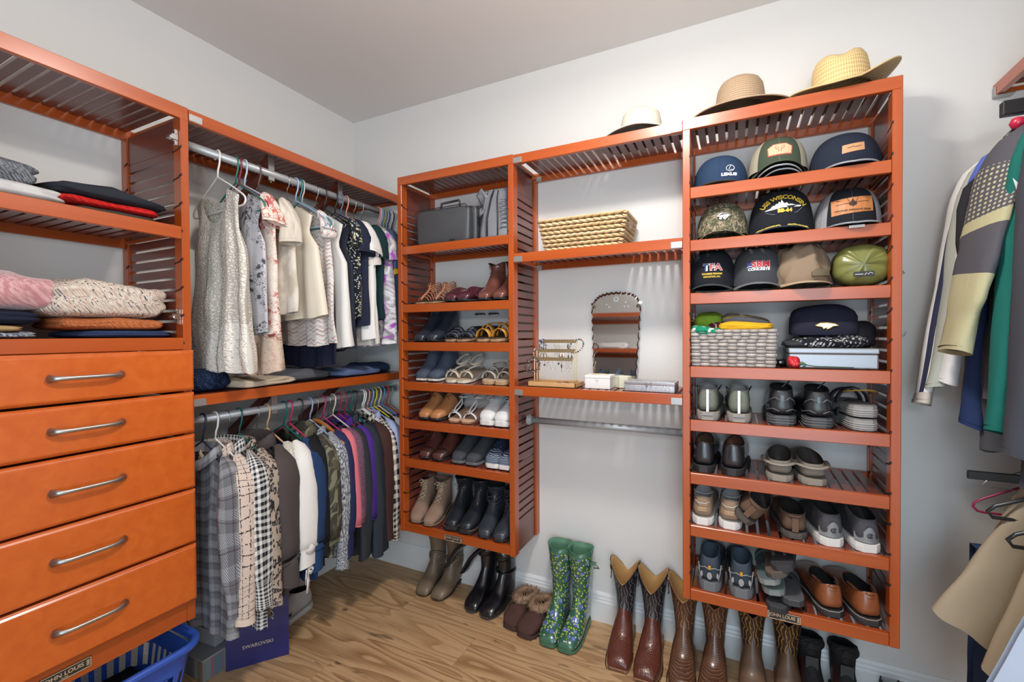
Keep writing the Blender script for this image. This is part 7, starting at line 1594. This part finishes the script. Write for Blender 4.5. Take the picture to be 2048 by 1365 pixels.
for x, y, z, k, c, lab in ((-.010, .030, .197, 'chain', (.7, .7, .68), 'left silver chain earring below the top bar'), (.006, .030, .197, 'chain', (.7, .7, .68), 'right silver chain earring below the top bar'), (.052, .030, .197, 'leaf', (.25, .25, .24), 'dark leaf earring below the right of the top bar'),
    (-.066, 0, .154, 'hoop', (.12, .08, .05), 'first dark bronze hoop earring below the middle bar'), (-.052, 0, .154, 'hoop', (.12, .08, .05), 'second dark bronze hoop earring below the middle bar'), (-.038, 0, .154, 'drop', (.65, .5, .25), 'slim gold drop earring left on the middle bar'), (.022, 0, .154, 'leaf', (.65, .52, .40), 'left pale gold leaf earring on the middle bar'), (.036, 0, .154, 'leaf', (.65, .52, .40), 'right pale gold leaf earring on the middle bar'),
    (.062, 0, .154, 'drop', (.05, .05, .06), 'left slender black drop earring on the middle bar'), (.078, 0, .154, 'drop', (.05, .05, .06), 'right slender black drop earring on the middle bar'),
    (-.066, -.030, .117, 'pearl', (.06, .06, .07), 'first black pearl earring on the lowest bar'), (-.042, -.030, .110, 'pearl', (.06, .06, .07), 'second black pearl earring on the lowest bar'), (-.016, -.030, .117, 'hoop', (.75, .75, .74), 'left silver hoop earring on the lowest bar'), (.002, -.030, .117, 'hoop', (.75, .75, .74), 'right silver hoop earring on the lowest bar'),
    (.026, -.030, .117, 'pearl', (.05, .05, .06), 'third black pearl earring on the lowest bar'), (.040, -.030, .117, 'drop', (.10, .09, .10), 'long dark gem drop earring on the lowest bar'), (.066, -.030, .122, 'chain', (.78, .78, .77), 'left silver ring-chain earring at the right of the lowest bar'), (.080, -.030, .122, 'chain', (.78, .78, .77), 'right silver ring-chain earring at the right of the lowest bar')):
    ear(X0+x, Y0+y, ZM+z, k, c, lab)
for (x, y, r, c, lab) in ((.045, -.01, .030, (.10, .035, .025), 'dark red lacquered bangle lying in the tray'), (.040, -.012, .027, (.30, .15, .10), 'thin copper bangle resting on the red one'), (-.030, -.010, .026, (.30, .30, .30), 'silver chain necklace coiled in the tray')):
    tag(MB().tube([(X0+x+r*cos(a), Y0+y+r*sin(a)*.8, ZM+.010+(.008 if r == .027 else 0)) for a in [2*pi*k/24 for k in range(24)]], .0045 if r > .029 else .003, 6, closed=True).build('bangle', plain('bangle_%d' % int(c[0]*100), c, .3, .6, coat=.3), None, smooth=True), lab, 'bangle')
# ================================================================== boxes by the mirror
t = empty('trinket_box', (1.644, -.188, ZM), 0, 'small white square box with a loop clasp in front of the mirror', 'box')
WB = plain('white_box', (.78, .77, .74), .55); MB().box(-.055, .055, -.045, .045, 0, .045).build('box_body', WB, t, bevel=.001); MB().box(-.0565, .0565, -.0465, .0465, .0455, .058).build('lid', WB, t, bevel=.0015)
MB().tube([(-.004, -.0475, .050), (-.004, -.049, .040), (0, -.0495, .036), (.004, -.049, .040), (.004, -.0475, .050)], .0014, 5).build('clasp', plain('clasp_white', (.70, .68, .64), .4), t); MB().lathe([(0, .058), (.030, .058), (.026, .0605), (0, .061)], 20, sx=1.3).build('lid_ornament', plain('cream_ornament', (.68, .58, .42), .7, bump=1, bs=150), t, smooth=True)
t = empty('gift_box', (1.735, -.135, ZM), .25, 'pale cream six-sided box half hidden behind the white box', 'box'); MB().lathe([(.036, 0), (.036, .050)], 6).build('box_body', plain('cream_box', (.68, .66, .52), .6), t, bevel=.001)
t = empty('jewellery_box', (1.866, -.200, ZM), -.03, 'embossed silver jewellery box with a double clasp beside the right tower', 'box')
EM = plain('embossed_silver', (.52, .53, .56), .38, .6, bump=1, bs=160, var=.45); SV = plain('smooth_silver', (.66, .67, .70), .25, .8)
MB().box(-.100, .100, -.055, .055, 0, .027).build('box_body', EM, t, bevel=.002); MB().box(-.101, .101, -.056, .056, .0275, .041).build('lid', SV, t, bevel=.003, seg=2)
MB().box(-.088, .020, -.046, .046, .0405, .0416).box(.030, .088, -.046, .046, .0405, .0416).build('lid_panels', EM, t); mb = MB()
for s_ in (-1, 1): mb.tube([(s_*.004, -.058, .036), (s_*.012, -.059, .038), (s_*.014, -.059, .030), (s_*.005, -.059, .024), (s_*.010, -.058, .018)], .0015, 5)
mb.build('clasp', plain('chrome', (0, 0, 0)), t)
# ================================================================== floor: laundry basket, gift box, shopping bag
t = empty('laundry_basket', (.285, -1.46, 0), 0, 'blue plastic laundry basket under the drawers with slotted sides', 'laundry basket')
BL = plain('blue_plastic', (.025, .085, .42), .38, coat=.15)
def rrect(w, d, z, r, n=8):
    o = []
    for cx, cy, a0 in ((w-r, d-r, 0), (-w+r, d-r, pi/2), (-w+r, -d+r, pi), (w-r, -d+r, 3*pi/2)):
        for k in range(n+1): a = a0+pi/2*k/n; o.append((cx+r*cos(a), cy+r*sin(a), z))
    return o
HB = .305
MB().loft([rrect(.135, .20, .004, .05), rrect(.135, .20, .0, .05)]).build('base', BL, t)
# side wall as bands and staves leaving real slots
def wallring(z, inset=0): f = z/HB; return rrect(lerp(.135, .165, f)-inset, lerp(.20, .255, f)-inset, z, .06)
for a, b in ((.0, .05), (.125, .150), (.225, .285)): MB().loft([wallring(a), wallring(b), wallring(b, .003), wallring(a, .003)]+[wallring(a)], c0=False, c1=False).build('side_band', BL, t, smooth=False)
R0 = wallring(.04); n = len(R0)
def along(z, u):
    P_ = wallring(z); per = [0]
    for i in range(len(P_)): per.append(per[-1]+(Vector(P_[(i+1) % len(P_)])-Vector(P_[i])).length)
    s_ = u*per[-1]
    for i in range(len(P_)):
        if per[i+1] >= s_: f = (s_-per[i])/(per[i+1]-per[i]+1e-9); return Vector(P_[i]).lerp(Vector(P_[(i+1) % len(P_)]), f)
    return Vector(P_[0])
st = None
for (za, zb) in ((.045, .130), (.145, .230)):
    for k in range(40):
        u = k/40; p0, p1, q0, q1 = along(za, u), along(za, (u+.0105) % 1), along(zb, u), along(zb, (u+.0105) % 1); c0 = Vector((0, 0, 0)); nr = (Vector((p0.x, p0.y, 0))).normalized()*-.003
        MB().hexa([p0, p1, p0+nr, p1+nr, q0, q1, q0+nr, q1+nr]).build('stave', BL, t)
MB().tube([Vector((p[0], p[1], HB)) for p in rrect(.178, .268, HB, .075, 10)], .0135, 10, closed=True, up=(0, 0, 1)).build('rim', BL, t, smooth=True)
MB().loft([rrect(.168, .258, .286, .07), rrect(.176, .266, .302, .075)], c0=False, c1=False).build('rim_skirt', BL, t)
F('laundry', 'laundry', 'dark clothes heaped inside the blue laundry basket', .275, -1.46, .012, .26, .38, .19, fab('dark_laundry', (.012, .012, .014)), seed=51, layers=2, amp=.02, lump=.05)
t = empty('gift_box', (.160, -.985, 0), 0, 'flat striped gift box in faded teal, rose and grey behind the laundry basket', 'box')
gm_ = NT('striped_card', .7); x, y, z = gm_.sep(gm_.co()); gm_.set('Base Color', gm_.ramp(gm_.math('FRACT', gm_.math('MULTIPLY', gm_.math('ADD', x, y), 7.)), [(0, (.16, .24, .25)), (.18, (.30, .12, .15)), (.26, (.12, .17, .21)), (.48, (.20, .17, .23)), (.56, (.30, .30, .20)), (.72, (.15, .19, .19)), (.85, (.30, .18, .12))], 'CONSTANT'))
MB().box(-.055, .10, -.105, .11, 0, .085).build('box_body', gm_.m, t, bevel=.001); MB().box(-.057, .102, -.107, .112, .085, .092).build('lid', plain('grey_lid', (.30, .30, .31), .7), t)
t = empty('card_box', (.130, -.93, .0935), .1, 'pale grey box with handwriting standing on the striped gift box', 'box'); MB().box(-.05, .085, -.10, .10, 0, .065).build('box_body', plain('pale_card', (.34, .35, .37), .7), t, bevel=.001)
vs, fs = text_mesh('jersey', .05, shear=.4); MB().add([(.0862, v[0], .026+v[1]) for v in vs], fs).build('handwriting', plain('ink', (.05, .03, .04), .7), t)
t = empty('shopping_bag', (.31, -.885, 0), 0, 'dark blue glossy paper shopping bag reading SWAROVSKI beneath the coats', 'bag')
t.rotation_euler = (0, 0, math.atan2(.183, .14)); PB = plain('blue_paper', (.012, .014, .12), .35, coat=.2, var=.2); w2, d2, h2 = .118, .055, .27
MB().loft([[(-w2, -d2, 0), (w2, -d2, 0), (w2, d2, 0), (-w2, d2, 0)], [(-w2, -d2*.95, h2*.5), (w2, -d2*.95, h2*.5), (w2-.012, 0, h2*.5) if 0 else (w2, d2*.95, h2*.5), (-w2, d2*.95, h2*.5)], [(-w2, -d2*.8, h2), (w2, -d2*.8, h2), (w2, d2*.8, h2), (-w2, d2*.8, h2)]], c1=False).build('bag_body', PB, t)
vs, fs = text_mesh('SWAROVSKI', .021, bold=.0003); MB().add([(v[0]+.0, -d2*.99+.0005-.0022, .082+v[1]) for v in vs], fs).build('lettering', plain('silver_foil', (.60, .58, .52), .3, .6), t)
MB().tube([(-.04, -d2*.8, h2-.002), (-.035, -d2*1.0, h2+.05), (0, -d2*1.1, h2+.065), (.035, -d2*1.0, h2+.05), (.04, -d2*.8, h2-.002)], .0022, 6).build('cord_handle', plain('tan_cord', (.45, .32, .2), .8), t)
# ================================================================== right wall, lower rail
RZ = 1.03
hanger(RX, -.24, RZ+.03, (.30, .015, .07), 'crimson plastic hanger lowest on the right wall', rz=0)
hanger(RX, -.33, RZ+.02, (.025, .027, .03), 'dark grey velvet hanger in front of the crimson one', 'felt')
hanger(RX, -.28, RZ+.10, (.03, .03, .03), 'chrome wire trouser hanger above the crimson one', 'wire')
hanger(RX, -.44, RZ-.02, (.018, .02, .022), 'black velvet hanger in front of the khaki shorts', 'felt')
tag(MB().box(RX-.255, RX+.13, -.345, -.335, RZ-.070, RZ-.045).build('clamp_hanger', plain('clamp_black', (.012, .012, .013), .35), None, bevel=.002), 'black flat clamp bar hanger under the slate sweatshirts', 'hanger')
def panel(mb, P, n=14, m=10, fold=.01, seed=0, th=.006, ph=0):
    """hanging cloth sheet between four corners (top-left, top-right, bottom-right, bottom-left)"""
    a, b, c, d = [Vector(p) for p in P]; g0 = []; nrm = (b-a).cross(d-a).normalized()
    for i in range(m+1):
        v = i/m; row = []
        for j in range(n+1):
            u = j/n; p = a.lerp(b, u).lerp(d.lerp(c, u), v); f = fold*(sin(u*9+ph+v*1.5)*.6+sin(u*17+ph*2)*.3)*v**.7+noise.noise(Vector((u*3+seed, v*4, seed)))*fold*.9; row.append(p+nrm*f)
        g0.append(row)
    back = [[p+nrm*th for p in r] for r in g0[::-1]]
    mb.loft(g0+back+[g0[0]], False, uv=lambda jj, i: (jj*.02, i*.03)); return mb
KH = fab('khaki_twill', (.40, .33, .23), 'plain', rough=.8, bump=.3)
t = empty('cargo_shorts', (RX, -.40, RZ), 0, 'khaki cargo shorts hung by the waist, legs spread, on the right wall', 'shorts')
def L2(p): return (p[0]-RX, p[1]+.40, p[2]-RZ)
def legm(A, hemr, seed, axis):
    """trouser leg: loft from waist to flared hem"""
    (c0, r0x, r0y), (c1, r1x, r1y) = A; rr = []
    for i in range(17):
        v = i/16; c = Vector(c0).lerp(Vector(c1), v); rx, ry = lerp(r0x, r1x, v**.8), lerp(r0y, r1y, v**.8); ax, ay = Vector(axis[0]), Vector(axis[1])
        rr.append([L2(c+ax*rx*cos(a)*(1+.10*sin(3*a+seed+v*3))+ay*ry*sin(a)*(1+.12*sin(2*a+seed*2))+Vector((0, 0, .006*sin(a*4+v*14+seed)))) for a in [2*pi*k/28 for k in range(28)]])
    return MB().loft(rr, True, False, False, uv=lambda j, i: (j*.02, i*.03))
legm((((3.00, -.30, .92), .07, .03), ((2.800, -.34, .50), .085, .045)), 0, 1.0, ((.86, .0, -.50), (0, 1, 0))).build('leg', KH, t, smooth=True)
legm((((3.04, -.42, .93), .09, .035), ((2.915, -.47, .42), .125, .055)), 0, 2.2, ((.93, .0, -.36), (0, 1, 0))).build('leg', KH, t, smooth=True)
panel(MB(), [L2(p) for p in ((2.945, -.492, .80), (3.03, -.492, .78), (3.0, -.525, .60), (2.90, -.525, .63))], fold=.004, th=.006).build('cargo_pocket', KH, t, smooth=True)
panel(MB(), [L2(p) for p in ((2.945, -.499, .82), (3.03, -.499, .80), (3.025, -.506, .765), (2.94, -.506, .785))], fold=.002, th=.004).build('pocket_flap', KH, t, smooth=True)
sm = MB(); sm.tube([L2(p) for p in ((2.975, -.468, .93), (2.93, -.49, .76), (2.885, -.515, .58), (2.87, -.525, .44))], .0028, 5); sm.build('side_seam', KH, t, smooth=True)
MB().tube([L2((3.05+.12*cos(a), -.38+.05*sin(a), .935)) for a in [2*pi*k/20 for k in range(20)]], .014, 6, closed=True, flat=.4).build('waistband', KH, t, smooth=True)
t = empty('chino_shorts', (RX, -.52, RZ), 0, 'tan orange chino shorts edge nearer than the khaki pair', 'shorts')
panel(MB(), [(-.085, 0, -.16), (.12, 0, -.14), (.12, -.02, -.50), (-.065, -.02, -.50)], fold=.006, th=.03).build('leg', fab('orange_chino', (.42, .22, .10)), t, smooth=True)
t = empty('denim_jeans', (RX, -.25, RZ), 0, 'dark blue jeans leg hanging below the khaki shorts', 'jeans')
panel(MB(), [(-.21, -.02, -.30), (.10, -.02, -.30), (.10, -.03, -.80), (-.215, -.03, -.80)], fold=.012, th=.04).build('leg', fab('jeans_mid', (.035, .06, .14), 'denim', (.07, .11, .22), (.02, .04, .09)), t, smooth=True)
t = empty('pale_blue_trousers', (RX, -.62, RZ), 0, 'smooth pale blue trousers sloping across the bottom right corner', 'trousers')
panel(MB(), [(-.17, .0, -.14), (.14, .0, -.10), (.14, -.04, -.95), (-.40, -.04, -.72)], fold=.006, th=.02).build('leg', fab('powder_blue', (.52, .60, .74), rough=.5, bump=.05), t, smooth=True)
# small things on the walls
tag(MB().tube([(0, 0, 0), (0, -.012, -.002), (.004, -.022, .004), (.006, -.022, .016)], .0012, 6).build('wall_hook', plain('chrome', (0, 0, 0)), None, smooth=True), 'tiny bent wire hook in the wall right of the big tower', 'hook').location = (2.735, -.0, 1.385)
# ================================================================== opposite wall (seen in the mirror)
OW = empty('slatted_shelf', (1.55, YF+.40, 2.20), 0, 'slatted shelf on the opposite wall, reflected in the table mirror', 'shelf'); OW.rotation_euler = (0, 0, pi)
def oshelf(root, z):
    MB().box(0, 1.5, 0, .019, z-.044, z).box(0, 1.5, .37, .39, z-.044, z-.001).box(0, .004, .0185, .371, z-.03, z-.015).build('frame', W0, root, bevel=.0018); f = None
    for i in range(40):
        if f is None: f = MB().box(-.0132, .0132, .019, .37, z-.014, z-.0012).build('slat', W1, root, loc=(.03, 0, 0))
        else: share(f, 'slat', root, (.03+i*.0365, 0, 0))
oshelf(OW, 0)
OW2 = empty('slatted_shelf', (1.55, YF+.40, 1.80), pi, 'lower slatted shelf on the opposite wall holding white linen', 'shelf'); oshelf(OW2, 0)
F('linen', 'linen', 'white linen bundle on the opposite shelf, seen in the mirror', .95, YF+.22, 1.802, .34, .20, .09, fab('bright_white', WHITE), seed=61, layers=2, amp=.015, lump=.03)
F('linen', 'linen', 'smaller white linen bundle right of the larger one in the mirror', 1.25, YF+.22, 1.802, .22, .18, .06, fab('bright_white', WHITE), seed=62, layers=2, amp=.012)
for i in range(7): garment('hanging_dress', 'dress', '%s blue-grey garment hanging on the opposite wall in the mirror' % ('first', 'second', 'third', 'fourth', 'fifth', 'sixth', 'seventh')[i], .35+i*.17, YF+.2, 1.74, fab('mirror_blue%d' % (i % 3), ((.10, .15, .2), (.2, .27, .32), (.06, .08, .12))[i % 3]), L=.9, hs=.19, hh=.23, rz=pi/2, seed=i, th=.05, group='garments on the opposite wall')
